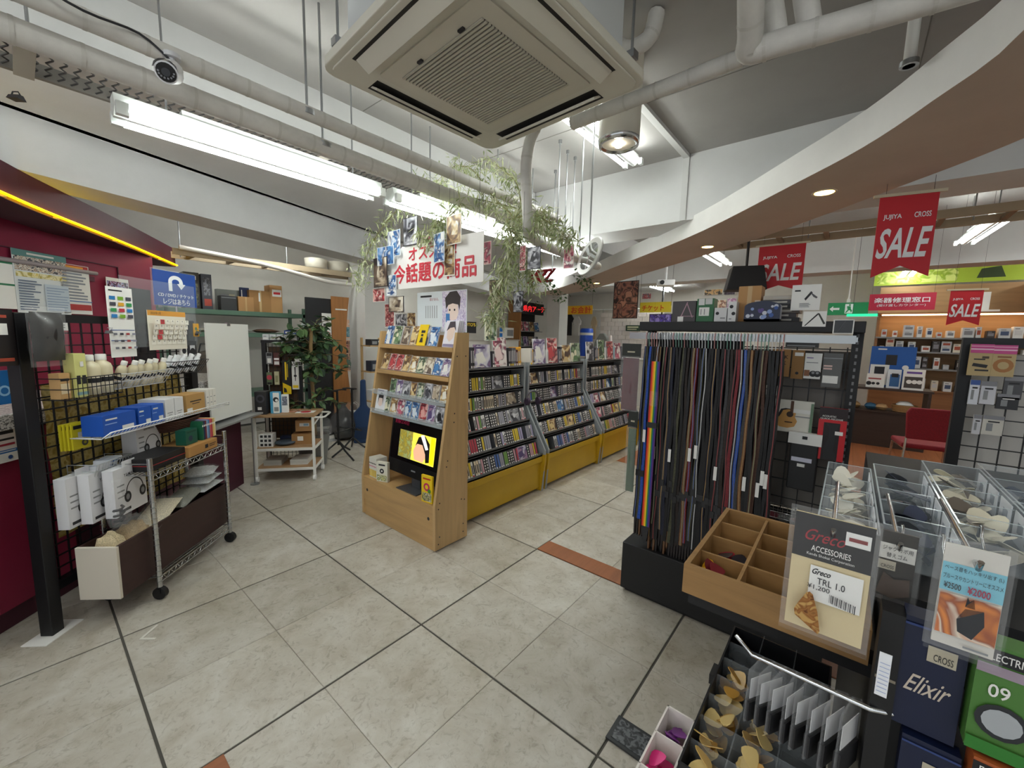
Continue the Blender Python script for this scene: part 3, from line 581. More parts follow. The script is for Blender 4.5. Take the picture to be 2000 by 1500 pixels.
card('hang_pack', 'dark hanging pack with orange dots left of the bagged strap', 'package', .13, .24, G(-.1, -.03, 1.3), GA, M('#1b1718', .4), [('r', .3, .55, .8, .75, PAPER), ('c', .3, .3, .07, M('#e0582a')), ('r', .05, .08, .9, .14, M('#a0402a')), ('r', .1, .85, .8, .9, M('#b34a35'))], .02)
# packs hung at the far end of the grid
card('hang_pack', 'red and white hanging pack near the end of the grid', 'package', .055, .15, G(.93, -.05, 1.25), GA, PAPER, [('r', .2, .7, .9, 1, M('#c8332c')), ('c', .5, .5, .13, INK), ('r', .2, .1, .8, .3, M('#7a9a58'))], .012)
card('hang_pack', 'black and white blister pack with a red foot on the grid end', 'package', .08, .15, G(1.01, -.05, 1.24), GA, M('#2a2a2e', .4), [('r', .2, .25, .8, .8, M('#c9c9cc')), ('c', .5, .5, .18, INK), ('r', 0, 0, 1, .14, M('#b8262c'))], .012)
card('tag_card', 'small orange tag card with a key picture at the grid top', 'tag', .055, .09, G(1.06, -.05, 1.42), GA, M('#e0a52c', .5), [('c', .45, .6, .12, M('#3a7a58')), ('r', .4, .35, .75, .45, M('#3a7a58')), ('r', .2, .08, .8, .25, INK)], .003)
# white wire shelf with boxes
whw = M('#e9eaea', .4)
t = thing('wire_shelf', 'white slanted wire shelf carrying blue and white string boxes', 'shelf', G(.13, -.01, .93), GA); b = B()
for d in (0, .07, .14, .2): b.tube([(0, -d, 0), (.93, -d, 0)], .003, whw, 4)
b.tube([(0, 0, 0), (-.02, -.2, 0), (0, -.23, .03), (.93, -.23, .03), (.98, -.2, 0), (.93, 0, 0)], .0035, whw, 5); b.build('frame', t); b = B()
for i in range(42): x = .01+i*.022; b.tube([(x, 0, 0), (x, -.2, 0), (x, -.23, .03)], .0016, whw, 3)
b.build('wires', t)['kind'] = 'stuff'
bl = M('#1f57b8', .4); prt = [('r', .08, .76, .42, .84, WHITE), ('r', .55, .12, .92, .35, PAPER), ('r', .05, .55, .4, .6, M('#9bb7e8'))]
def at_shelf(s): return G(s, -.2, .936)
pack('string_box', 'long blue string box at the front of the white wire shelf', 'box', .19, .1, .1, at_shelf(.23), GA, bl, prt, 'blue boxes on the wire shelf')
pack('string_box', 'blue string box standing next to the white boxes on the wire shelf', 'box', .085, .12, .105, at_shelf(.385), GA, bl, prt, 'blue boxes on the wire shelf')
pack('string_box', 'blue string box with a torn label on the wire shelf', 'box', .085, .12, .105, at_shelf(.475), GA, M('#2a62c4', .4), prt[1:] + [('r', .1, .76, .5, .84, WHITE)], 'blue boxes on the wire shelf')
for i, s in enumerate((.565, .64)): pack('string_box', 'plain white string box beside the blue boxes on the wire shelf', 'box', .07, .15, .12, at_shelf(s), GA, M('#e6e7e8', .5), [('r', .2, .3, .8, .34, GREY), ('r', .3, .2, .7, .23, GREY)], 'white boxes on the wire shelf')
pack('kraft_box', 'brown kraft box with a long printed line on the wire shelf', 'box', .17, .12, .12, at_shelf(.785), GA, M('#c39a5e', .6), [('r', .2, .6, .8, .66, INK), ('r', .3, .48, .7, .52, INK), ('r', .02, .05, .3, .3, PAPER)])
for i in range(3): pack('string_box', 'thin white carton in the row at the end of the wire shelf', 'box', .032, .12, .13, at_shelf(.9+i*.035), GA, M('#eceae2', .5), [('r', .25, .6, .75, .64, GREY), ('r', .25, .3, .75, .34, GREY)], 'thin white cartons')
for i in range(4): card('hang_pack', 'yellow hanging blister pack on the grid near the post', 'package', .09, .13, G(.15+.006*i, -.03-.012*i, .87), GA, M('#e3d52e', .45), [('r', .08, .78, .92, .92, INK), ('r', .3, .45, .8, .65, PAPER), ('c', .65, .22, .13, M('#4a4a4a')), ('c', .65, .22, .06, M('#b0a830'))], .008, 'yellow hanging packs')
basket(.14, .34, .72, .07, .12, 'small silver wire basket with flat packs', .02, M('#c9ccce', .3, .7), .016)
for i in range(3): pack('flat_pack', 'flat white and blue pack lying in the small silver basket', 'package', .1, .07, .02, G(.2+.04*i, -.12, .725+.021*i), GA+.1*i, M('#e3e6ea', .4), [('r', .1, .3, .7, .7, M('#2f66b0'))], 'flat packs in the silver basket', top=M('#d5dde8', .4))
# headphone boxes
def headphones(b, cx, cz, r, y, m, m2, T=None):
    for k in range(14):
        a0, a1 = PI*(.02+.96*k/14), PI*(.02+.96*(k+1)/14)
        b.flat([(cx+r*math.cos(a0), cz+r*1.25*math.sin(a0)), (cx+r*1.12*math.cos(a0), cz+r*1.36*math.sin(a0)), (cx+r*1.12*math.cos(a1), cz+r*1.36*math.sin(a1)), (cx+r*math.cos(a1), cz+r*1.25*math.sin(a1))], y, m, T)
    for s in (-1, 1): b.disc(cx+s*r*.93, cz-r*.25, r*.42, y-.0004, m, 16, r*.55, T); b.disc(cx+s*r*.93, cz-r*.25, r*.22, y-.0008, m2, 12, r*.3, T)
def hp_box(label, loc, rz, W, H, D_, brand, group=None, rot=None):
    t = thing('headphone_box', label, 'box', loc, rz, group)
    if rot: t.rotation_euler = rot
    B().box(-W*.2, .002, H, W*.2, .004, H+.03, M('#e6e6ea', .4)).build('hang_tab', t)
    b = B().box(-W/2, 0, 0, W/2, D_, H, M('#e6e6ea', .4)).text(brand, .02*W, H*.82, H*.07, -.0006, INK, .01, W*.42); headphones(b, .12*W, H*.4, W*.26, -.0006, INK, GREY)
    for i in range(3): b.rect(-W*.42, H*(.62-.12*i), -W*.2, H*(.65-.12*i), -.0006, GREY)
    b.rect(-W*.42, H*.06, -W*.05, H*.12, -.0006, INK); b.build('carton', t)
    return t
hp_box('white headphone box with a tall black headset picture behind the black case', G(.5, -.12, .7), GA, .17, .24, .08, 'audio-technica')
for i, (s, tt, q) in enumerate(((.14, -.06, 'rearmost'), (.2, -.11, 'middle'), (.27, -.17, 'front'))):
    hp_box('%s of three white headphone boxes hanging low on the grid' % q, G(s, tt-.02, .5), GA+.06, .21 if i == 2 else .19, .25, .05, 'YAMAHA', 'three white headphone boxes')
t = thing('earphone_bag', 'clear crumpled bag of black earphones in front of the headphone boxes', 'bag', G(.14, -.23, .47), GA)
B().lathe([(.0, 0), (.04, .01), (.05, .06), (.03, .13), (.012, .2), (.02, .24)], FILM, 9).build('plastic_bag', t)
B().tube([(.02*math.cos(i*.9), .02*math.sin(i*.9), .02+i*.004) for i in range(22)], .006, INK, 5).build('earphone_cable', t)
# ---- wire cart with casters
t = thing('wire_cart', 'chrome wire cart on black casters in front of the grid stand', 'cart', G(.25, -.31, 0), GA); cw = M('#c6c9cb', .22, 1); L_, W_ = .62, .26
for s in (0, L_):
    for y in (0, W_):
        b = B().cyl((s, y, .07), (s, y, .79), .0125, cw, 12)
        for i in range(22): b.lathe([(.0132, .1+i*.03), (.0132, .104+i*.03)], STEEL, 10, (s, y, 0))
        b.build('post', t)
        c_ = B().cyl((s, y, .05), (s, y, .08), .009, STEEL, 8).box(s-.016, y-.01, .035, s+.016, y+.01, .062, BLACK).build('caster', t); B().cyl((s-.013, y, .034), (s+.013, y, .034), .034, BLACK, 18).build('wheel', c_)
for z in (.105, .68):
    b = B()
    for y in (0, W_):
        b.tube([(0, y, z+.018), (L_, y, z+.018)], .004, cw, 5).tube([(0, y, z-.014), (L_, y, z-.014)], .004, cw, 5)
        for i in range(12): x = i*L_/12; b.tube([(x, y, z-.014), (x+L_/24, y, z+.018), (x+L_/12, y, z-.014)], .0025, cw, 4)
    for s in (0, L_): b.tube([(s, 0, z+.018), (s, W_, z+.018)], .004, cw, 5)
    b.build('shelf_frame', t); b = B()
    for i in range(11): y = .02+i*.022; b.tube([(0, y, z+.02), (L_, y, z+.02)], .0023, cw, 4)
    b.build('shelf_wires', t)['kind'] = 'stuff'
for s in (0, L_): B().tube([(s, 0, .76), (s, W_, .76)], .004, cw, 5).build('end_rail', t)
# brown box with white end on the lower shelf
br = M('#3b2422', .5, 0, 'wood', .9, 1)
t = thing('storage_trough', 'long dark brown open box with a white end on the wire cart', 'box', G(.07, -.275, .13), GA)
L_, W_, H = .86, .19, .27
B().box(0, 0, 0, L_, .015, H, br).build('front_board', t); B().box(0, W_-.015, 0, L_, W_, H, br).build('back_board', t); B().box(0, .015, 0, L_, W_-.015, .015, br).build('bottom_board', t)
B().box(-.014, 0, 0, 0, W_, H, M('#ded6c8', .5)).build('end_board', t); B().box(L_, 0, 0, L_+.014, W_, H, br).build('end_board', t)
def pillow(w_, d_, h_, m, seed, nx=8, ny=6):
    r = random.Random(seed); vs = []; fs = []
    for k in (0, 1):
        for j in range(ny+1):
            for i in range(nx+1):
                u, v = i/nx*2-1, j/ny*2-1; e = (1-u**4)*(1-v**4); z = (1 if k else -1)*h_/2*e*(.8+.4*r.random()); vs.append((u*w_/2, v*d_/2, h_/2+z))
    n_ = (nx+1)*(ny+1)
    for k in (0, 1):
        for j in range(ny):
            for i in range(nx):
                a = k*n_+j*(nx+1)+i; q = (a, a+1, a+nx+2, a+nx+1); fs.append(q if k else q[::-1])
    return B().add(vs, fs, m, True)
towel = M('#d8c6a0', .8, 0, 'fabric')
def bag(label, s, tt, z, w_, d_, h_, m, seed, rot, film=True):
    t = thing('cloth_bag', label, 'bag', G(s, tt, z), GA); t.rotation_euler = (rot[0], rot[1], GA+rot[2])
    pillow(w_*.94, d_*.94, h_*.85, m, seed).build('cloth', t)
    if film: pillow(w_, d_, h_*1.05, FILM, seed+1, 10, 8).build('plastic_bag', t)
bag('folded cream cloth standing at the white end of the brown box', .13, -.18, .24, .1, .14, .22, towel, 3, (0, .05, 0), False)
bag('rolled tan cloth beside the folded cream cloth', .25, -.18, .27, .14, .15, .19, M('#b99f74', .8, 0, 'fabric'), 5, (0, .15, .1))
bag('cream cloth in a clear bag lying across the brown box', .44, -.18, .37, .28, .16, .09, M('#ded3b6', .8, 0, 'fabric'), 7, (0, -.35, .15))
bag('grey green cloth in a clear bag inside the brown box', .66, -.17, .38, .24, .15, .08, M('#8b8d80', .7, 0, 'fabric'), 9, (0, -.2, .1))
for i in range(3): bag(('lowest', 'middle', 'topmost')[i]+' clear bag of white cloth piled in the brown box', .82, -.18, .4+.05*i, .22, .17, .06, M('#d3d8da', .6, 0, 'fabric'), 11+i, (0, .05*(i-1), .2*i))
# upper shelf of the cart
t = thing('instrument_case', 'flat black box with a red edge line on the cart', 'box', G(.42, -.22, .702), GA); B().box(-.13, -.06, 0, .13, .1, .07, M('#1a191b', .5)).build('body', t, bev=.003); B().box(-.131, -.061, .03, .131, .101, .034, M('#a3262c', .5)).build('edge_line', t)
pack('kraft_box', 'flat brown kraft carton with lettering on the cart shelf', 'box', .26, .2, .06, G(.68, -.3, .702), GA, M('#bd8d52', .65), [('r', .55, .3, .66, .7, INK), ('r', .7, .55, .95, .62, INK), ('r', .7, .35, .9, .42, INK)])
cc = ['#e9d9b0', '#e8d07a', '#c64a52', '#d85a62', '#5a86b8', '#8fb4d8', '#7a2f3a', '#24305a', '#1f6a4a']
for i, c_ in enumerate(cc): pack('file_folder', '%s folder standing in the row on the kraft carton' % ('cream', 'yellow', 'dark red', 'coral red', 'blue', 'light blue', 'maroon', 'navy', 'green')[i], 'folder', .012, .13, .12, G(.845-i*.0145, -.27, .766), GA, M(c_, .5), [('r', .1, .7, .9, .8, PAPER)], 'row of coloured folders')
pack('album_pack', 'dark green flat pack lying against the folders on the cart', 'package', .1, .06, .09, G(.64, -.26, .766), GA, M('#155a48', .4), [('c', .4, .4, .2, M('#2a3550')), ('r', .1, .8, .9, .9, M('#0e4636'))])
t = thing('wicker_basket', 'dark brown wicker tray hanging above the folders', 'basket', G(.72, -.12, .85), GA); b = B()
for j in range(6):
    pts = [(.14*math.cos(a)*(1+.04*j), .07*math.sin(a)*(1+.04*j), j*.011) for a in [2*PI*k/20 for k in range(21)]]; b.tube(pts, .006, M('#4a2a1c', .7), 5)
b.build('woven_side', t); B().cyl((0, 0, 0), (0, 0, .004), .075, M('#4a2a1c', .7), 16).build('base', t); B().tube([(-.14, 0, .05), (-.16, .05, .1), (-.14, .1, .14)], .002, INK, 4).build('hook', t)
# ================================================================ middle: wooden display cabinet
oak = M('#c6a473', .45, 0, 'wood', .6); oakf = M('#c29d69', .45, 0, 'wood', .6, 1)
X0, X1, YF, YB = -2.935, -2.065, 1.69, 1.99
def ysl(z): return YF+.163*max(0, z-.32)
t = thing('display_cabinet', 'light oak display cabinet with slanted sides, a screen and tilted shelves', 'cabinet', (0, 0, 0))
prof = [(YF, .012), (YB, .012), (YB, 1.49), (ysl(1.49), 1.49), (YF, .32)]
sp = B().prism(prof, X1, X1+.024, oak, 'x').build('side_panel', t); B().prism(prof, X0-.024, X0, oak, 'x').build('side_panel', t)
b = B()
for y, z in ((1.72, .05), (1.73, .1), (1.72, .3), (1.73, .34), (1.95, .06), (1.95, .12), (1.96, .3), (1.93, .31), (1.88, 1.33), (1.96, 1.33), (1.86, .94), (1.855, .88), (1.8, .62), (1.79, .58)): b.cyl((X1+.024, y, z), (X1+.0252, y, z), .005, INK, 8)
b.build('screw_caps', sp)['kind'] = 'stuff'
B().box(X0, YB-.015, .02, X1, YB-.003, 1.47, M('#b98f56', .5, 0, 'wood', .6)).build('back_panel', t)
B().box(X0, YF+.012, .0, X1, YF+.03, .13, oakf).build('plinth', t); fb = B().box(X0, YF+.004, .135, X1, YF+.022, .3, oakf).build('front_board', t)
for x in (X0+.05, X1-.05): B().cyl((x, YF+.003, .22), (x, YF+.0045, .22), .012, INK, 14).build('knob_hole', fb)
B().box(X0, YF, .302, X1, YB-.015, .325, oakf).build('deck', t)
for z in (1.38, 1.18): B().box(X0, ysl(z)-.005, z-.022, X1, ysl(z)+.012, z+.006, oakf).box(X0, ysl(z), z-.025, X1, YB-.02, z-.01, oakf).build('shelf', t)
for z in (1.0, .85): B().box(X0, ysl(z)-.01, z-.01, X1, YB-.02, z-.004, M('#c9d3d8', .1, 0, 'film', .35)).box(X0, ysl(z)-.012, z-.01, X1, ysl(z)-.008, z+.03, M('#c9d3d8', .1, 0, 'film', .35)).build('acrylic_shelf', t)
RW = random.Random(21)
def wpal(k=4, s=None):
    fam = [['#f0eee8', '#c9c4d8', '#5a4a78', '#b08aa8'], ['#e8e2d8', '#c84a50', '#6a2a34', '#e8b0a8'], ['#dfe8f0', '#4a86c0', '#2a4a80', '#f2f2f0'], ['#2a282c', '#6a5a50', '#b8a890', '#e6dfd0'], ['#f2d8d8', '#d06a80', '#7a3a50', '#f4ece8'], ['#d8e0d0', '#6a8a60', '#3a4a3a', '#e8e4c8'], ['#1c1c20', '#484850', '#9a9aa0', '#d8d8dc'], ['#f4f0e4', '#e0c890', '#a07a50', '#5a4438']]
    return fam[(RW.randrange(8) if s is None else s) % 8]
def cover(w_, h_, th, i):
    """a front-facing sleeve: case body with printed cover and title strip"""
    c_ = wpal(s=i); b = B().box(-w_/2, 0, 0, w_/2, th, h_, M('#d9d9dc', .2)).rect(-w_/2+.002, .002, w_/2-.002, h_-.002, -.0005, pic(c_, .55/w_, i*3.1))
    b.rect(-w_*.38, h_*.82, w_*.2, h_*.9, -.001, M(c_[2])).rect(-w_*.4, h_*.08, w_*.1, h_*.12, -.001, M(c_[0]))
    r = random.Random(i*7+1); cx = w_*r.uniform(-.15, .15)
    if r.random() < .6:      # a head and shoulders shape, a band or a block, as sleeves have
        b.flat([(cx-w_*.28, .004), (cx+w_*.28, .004), (cx+w_*.2, h_*.3), (cx+w_*.06, h_*.38), (cx-w_*.06, h_*.38), (cx-w_*.2, h_*.3)], -.001, M(c_[1])).disc(cx, h_*.5, w_*.13, -.0015, M(c_[3]), 10, w_*.17)
    else: b.flat([(cx-w_*.2, h_*.2), (cx+w_*.3, h_*.3), (cx+w_*.1, h_*.7), (cx-w_*.3, h_*.6)], -.001, M(c_[r.randrange(4)]))
    return b
def lean_row(z, x0, x1, n, w_, h_, tilt, name, lab, cat, grp, th=.008, y=None, back=.012):
    for i in range(n):
        x = x0+(x1-x0)*(i+.5)/n; k = RW.randrange(40); o = cover(w_*RW.uniform(.93, 1.03), h_*RW.uniform(.96, 1.04), th, k).build(name, None, (x, (y or ysl(z)+back), z+.003), 0, rot=(-tilt, 0, RW.uniform(-.02, .02)))
        tag(o, lab % ('white and violet', 'red toned', 'blue toned', 'brown toned', 'pink', 'green toned', 'charcoal', 'cream')[k % 8], cat, grp)
lean_row(1.387, X0+.03, X1-.18, 6, .1, .15, .28, 'magazine', '%s magazine leaning on the top shelf of the oak cabinet', 'magazine', 'magazines on the cabinet top shelf')
o = card('magazine', 'bright yellow magazine with a black title on the cabinet top shelf', 'magazine', .1, .16, (-2.43, ysl(1.39)+.008, 1.39), 0, YEL, [('r', .3, .6, .75, .72, INK), ('r', .35, .44, .6, .54, INK), ('p', [(.3, .15), (.7, .15), (.6, .38), (.4, .38)], INK)], .008, rot=(-.28, 0, 0))
for i in range(4): card('magazine', 'pale magazine with a drawn portrait in the stack at the right of the top shelf', 'magazine', .13, .19, (-2.13+.005*i, ysl(1.39)+.012+.012*i, 1.388), 0, M('#e6e2ea', .5), [('p', [(.25, .35), (.5, .2), (.75, .35), (.8, .7), (.5, .85), (.2, .7)], M('#e8cfc0')), ('p', [(.15, .6), (.3, .95), (.7, .97), (.88, .6), (.7, .75), (.4, .72)], M('#4a4048')), ('r', .05, .02, .95, .12, M('#8a82a0'))], .008, 'pale portrait magazines', rot=(-.25, 0, 0))
lean_row(1.187, X0+.03, X1-.02, 9, .09, .13, .35, 'disc_case', '%s disc case face-out on the second shelf of the oak cabinet', 'disc case', 'face-out discs on the second cabinet shelf')
lean_row(1.0, X0+.16, X1-.02, 8, .078, .12, .2, 'disc_case', '%s disc case on the upper clear shelf of the oak cabinet', 'disc case', 'face-out discs on the upper clear shelf', back=.03)
lean_row(.85, X0+.13, X1-.02, 8, .085, .13, .2, 'disc_case', '%s disc case on the lower clear shelf of the oak cabinet', 'disc case', 'face-out discs on the lower clear shelf', back=.015)
card('magazine', 'white booklet with a drawn girl portrait at the left of the lower clear shelf', 'magazine', .13, .18, (X0+.085, ysl(.85)+.012, .853), 0, M('#ecebee', .5), [('p', [(.3, .3), (.5, .22), (.7, .3), (.72, .6), (.5, .72), (.28, .6)], M('#ecd6cc')), ('p', [(.22, .3), (.25, .75), (.5, .85), (.75, .75), (.78, .3), (.68, .6), (.32, .6)], M('#2e2a30')), ('r', .1, .9, .7, .95, M('#6a5a90'))], .008, rot=(-.2, 0, 0))
# monitor
t = thing('video_monitor', 'black monitor playing a yellow picture inside the oak cabinet', 'monitor', (-2.4, 1.775, .326)); pr = .163
tm = Matrix.Rotation(-.12, 4, 'X')
bz = M('#131316', .35)
def mon(b, name): o = b.build(name, t, (0, 0, .09)); o.rotation_euler = (-.14, 0, 0); return o
mon(B().box(-.32, 0, 0, .32, .04, .43, bz), 'housing'); mon(B().box(-.3, -.003, .1, .3, 0, .42, M('#0b0b0d', .2)).text('別冊CDの日', -.19, .39, .03, -.004, M('#d02058', .5), .01, .17), 'bezel')
scr = M('#e9d94a', .3, 0, 'emit', .55); sk = M('#e0a787', .4, 0, 'emit', .5); hr = M('#1b1514', .4, 0, 'emit', .1)
b = B().rect(-.2, .13, .22, .335, -.005, scr).rect(-.2, .13, -.04, .335, -.0055, M(('#f2ee9a', '#e8d040', '#c8b860', '#d8e8a0'), .4, 0, 'pic', 9, 3))
b.flat([(.0, .14), (.1, .135), (.14, .2), (.12, .28), (.03, .29), (-.01, .22), (-.02, .2)], -.006, sk).flat([(.0, .24), (.03, .31), (.1, .33), (.16, .28), (.17, .15), (.13, .14), (.12, .2), (.08, .26), (.02, .26)], -.0065, hr).flat([(.05, .325), (.09, .335), (.15, .24), (.12, .23)], -.007, M('#e8e4e0', .4, 0, 'emit', .5)).rect(.17, .14, .215, .33, -.0066, M('#f0d010', .3, 0, 'emit', .55))
mon(b, 'screen'); mon(B().rect(-.025, .045, .025, .055, -.001, GREY), 'maker_mark')
B().prism([(-.12, -.06), (.12, -.06), (.1, .12), (-.1, .12)], 0, .008, M('#4a4c50', .3)).build('stand_base', t); B().box(-.05, .03, .006, .05, .06, .12, M('#4a4c50', .3)).build('stand_neck', t)
# books on the deck
bk = [('r', .2, .82, .8, .9, INK), ('c', .5, .55, .13, INK), ('c', .5, .55, .05, PAPER), ('r', .05, .05, .95, .35, pic(['#8aa03a', '#e6e0a0', '#5a6a2a', '#f0f0e0'], 20, 3))]
for i in range(7): pack('guide_book', 'yellow spined guide book in the row on the cabinet deck', 'book', .013, .1, .16, (X0+.05+i*.0145, 1.72, .327), 0, M('#eceadf', .5), [('r', .1, .05, .9, .4, YEL), ('r', .1, .55, .9, .6, M('#d86a9a')), ('r', .1, .7, .9, .75, INK)], 'row of yellow spined books')
pack('guide_book', 'guide book with a black disc on its cover standing beside the monitor', 'book', .1, .03, .155, (X0+.23, 1.715, .327), .35, M('#e9e6d6', .5), bk)
pack('guide_book', 'yellow guide book with a pink ring on its cover standing right of the monitor', 'book', .1, .015, .19, (X1-.075, 1.7, .327), .12, YEL, [('r', .15, .85, .85, .91, M('#c8332c')), ('r', .06, .05, .94, .36, pic(['#6a8a3a', '#e0d8c0', '#3a3a3a', '#c8c070'], 18, 6)), ('c', .5, .58, .15, M('#d02868')), ('c', .5, .58, .08, YEL), ('c', .75, .45, .08, M('#4a8a3a'))])

# ================================================================ disc rack: three sections with yellow bases
yl = M('#c9a21f', .45, 0, 'paint', 1.5); gsh = M('#6e7072', .5, .3); gpl = M('#9aa0a3', .5, .2)
SH = [(1.185, -2.42), (.99, -2.42), (.822, -2.4), (.676, -2.33), (.518, -2.24), (.363, -2.165)]
secs = [(2.02, 3.12), (3.16, 4.26), (4.30, 5.40)]
ords = ['top', 'second', 'third', 'fourth', 'fifth', 'bottom']; scn = ['the rack beside the cabinet', 'the middle rack', 'the far rack']
for k, (y0, y1) in enumerate(secs):
    t = thing('disc_rack', ('yellow based steel disc rack standing against the oak cabinet', 'yellow based steel disc rack between two others', 'yellow based steel disc rack at the far end of the row')[k], 'rack', (-2.6, y0, 0), 0, 'row of disc racks'); L_ = y1-y0
    ep = [(-.22, .0), (.44, 0), (.46, .3), (.46, .4), (.27, .72), (.19, .86), (.19, 1.22), (-.22, 1.22)]
    for y in (0, L_-.02): B().prism([(a, c) for a, c in ep], y, y+.02, gpl, 'y').build('end_panel', t); B().prism([(.3, 0), (.43, 0), (.465, .3), (.465, .36), (.3, .36)], y-.002, y+.022, yl, 'y').build('foot_panel', t)
    B().box(.3, .02, .03, .415, L_-.02, .285, yl).build('base_board', t, bev=.003); B().box(.3, .02, .29, .44, L_-.02, .345, yl).build('base_rail', t, bev=.003)
    B().box(-.2, .02, .02, .02, L_-.02, 1.2, M('#3e4042', .7)).build('back_panel', t)
    for si, (z, x) in enumerate(SH):
        xx = x+2.6; g_ = (.05, .12, .12, .3, .3, .3)[si]*1.02; B().prism([(xx, z-.005), (xx, z-.019), (.02, z-.019-xx*g_), (.02, z-.005-xx*g_)], .02, L_-.02, gsh, 'y').box(xx-.006, .02, z-.024, xx, L_-.02, z+.012, gsh).build('shelf', t)
# disc cases: a case with an inset printed spine; alike ones share a mesh
def spine(kind):
    th = .0255; hh = .128; d = .12; cs = {'black': '#1a1a1c', 'white': '#e4e4e2', 'yellow': '#d9bd2e', 'grey': '#9b9aa6', 'lilac': '#a8a0c4', 'red': '#b8384a', 'cream': '#e3d3b6', 'blue': '#4a6cae', 'green': '#6f9a48', 'rose': '#c99aa2'}
    b = B().box(-th/2, 0, 0, th/2, d, hh, M('#5c5e63', .2)); b.rect(-th*.46, .003, th*.46, hh-.003, -.0006, M(cs[kind], .35))
    if kind == 'black':
        for i in range(5): b.rect(-th*.24, .012+i*.023, th*.2, .025+i*.023, -.0012, PAPER)
    else:
        b.rect(-th*.2, .03, th*.2, hh*.75, -.0012, INK if kind in ('white', 'cream') else M(cs[kind], .35)); b.rect(-th*.3, .008, th*.3, .02, -.0012, PAPER if kind not in ('white',) else RED)
        b.rect(-th*.46, .0, -th*.36, hh, -.0012, M('#55565a'))
    return b
kinds = ['black', 'white', 'yellow', 'grey', 'lilac', 'red', 'cream', 'blue', 'green', 'rose']; wts = [40, 20, 9, 14, 6, 4, 6, 4, 2, 5]
proto = {}; face = {}; RC = random.Random(5); farcd = B(); cnt = 0
def put_case(kd, loc, tilt, lab, k):
    global cnt
    if cnt < 290 and k < 2:
        if kd not in proto: o = proto[kd] = spine(kd).build('disc_case')
        else: o = proto[kd].copy(); col.objects.link(o)
        o.location = loc; o.rotation_euler = (tilt, RC.uniform(-.03, .03), PI/2); tag(o, lab, 'disc case', 'disc cases in the racks'); cnt += 1
    else:
        s_ = spine(kd); T4 = Matrix.Translation(loc) @ Matrix.Rotation(PI/2, 4, 'Z') @ Matrix.Rotation(tilt, 4, 'X')
        for m in s_.mats: farcd.idx(m)
        o_ = len(farcd.v); farcd.v += [tuple(T4 @ Vector(p)) for p in s_.v]
        for f, mi in zip(s_.f, s_.mi): farcd.f.append(tuple(o_+i for i in f)); farcd.mi.append(farcd.idx(s_.mats[mi])); farcd.sm.append(False)
for k, (y0, y1) in enumerate(secs):
    for si, (z, x) in enumerate(SH):
        if si == 0: continue
        y = y0+.045; last = None
        while y < y1-.05:
            if RC.random() < .03: y += .05; continue
            if RC.random() < .05 and y < y1-.2:      # a face-out case among the spines
                kk = RC.randrange(40); o = cover(.13, .125, .012, kk).build('disc_case', None, (x-.03, y+.07, z-.004), rot=(-.3, 0, PI/2)); y += .145
                tag(o, '%s face-out disc case on the %s shelf of %s' % (('white and violet', 'red toned', 'blue toned', 'brown toned', 'pink', 'green toned', 'charcoal', 'cream')[kk % 8], ords[si], scn[k]), 'disc case', 'face-out discs in the racks'); continue
            kd = last if last and RC.random() < .35 else RC.choices(kinds, wts)[0]; last = kd
            put_case(kd, (x-.012-RC.uniform(0, .008), y, z-.004), -.12 if si < 3 else -.3, '%s spined disc case on the %s shelf of %s' % (kd, ords[si], scn[k]), k); y += .0275
tag(farcd.build('disc_case_rows'), 'rows of further disc cases filling the rack sections beyond', 'disc cases', None, 'stuff')
# tall sleeves on top of the racks
RL = random.Random(9)
for k, (y0, y1) in enumerate(secs):
    y = y0+.06
    while y < y1-.06:
        if RL.random() < .2 and y < y1-.25:
            kk = RL.randrange(40); w_ = RL.uniform(.16, .22); h_ = RL.uniform(.2, .28); o = cover(w_, h_, .01, kk).build('record_sleeve', None, (-2.44, y+w_/2, 1.186), rot=(-.1, 0, PI/2)); y += w_+.01
            tag(o, '%s sleeve standing face-out on top of %s' % (('white and violet', 'red toned', 'blue toned', 'brown toned', 'pink', 'green toned', 'charcoal', 'cream')[kk % 8], scn[k]), 'sleeve', 'face-out sleeves on the racks')
        else:
            c_, nm = RL.choice([('#26262a', 'black'), ('#3a3a42', 'charcoal'), ('#6a6a72', 'grey'), ('#d8d6d2', 'white'), ('#9fc0c8', 'pale blue'), ('#e0a83a', 'orange'), ('#5a2630', 'maroon'), ('#b8b0c0', 'lilac'), ('#3f5a3a', 'dark green')])
            th = RL.uniform(.014, .03); hh = RL.uniform(.15, .19); b = B().box(-th/2, 0, 0, th/2, .14, hh, M(c_, .4)).rect(-th*.3, hh*.3, th*.3, hh*.85, -.0006, M('#b8b8bc')).rect(-th*.3, .01, th*.3, .03, -.0006, YEL if RL.random() < .2 else PAPER)
            tag(b.build('record_sleeve', None, (-2.43, y+th/2, 1.186), rot=(-.05, 0, PI/2)), '%s sleeve standing spine-out on top of %s' % (nm, scn[k]), 'sleeve', 'spine-out sleeves on the racks'); y += th+.003
t = thing('listening_headphones', 'dark headphones hanging at the divider between the two near disc racks', 'headphones', (-2.33, 3.14, .8), 1.2)
B().tube([(.07*math.cos(a), 0, .07+.08*math.sin(a)) for a in [PI*k/14 for k in range(15)]], .011, M('#59565c', .4), 8).build('headband', t)
for s in (-1, 1): B().cyl((s*.075, 0, .05), (s*.05, 0, .05), .038, M('#3a2a40', .5), 16).build('ear_cup', t)
B().tube([(.07, 0, .02), (.06, -.02, -.1), (.02, -.02, -.2)], .003, INK, 5).build('cable', t)

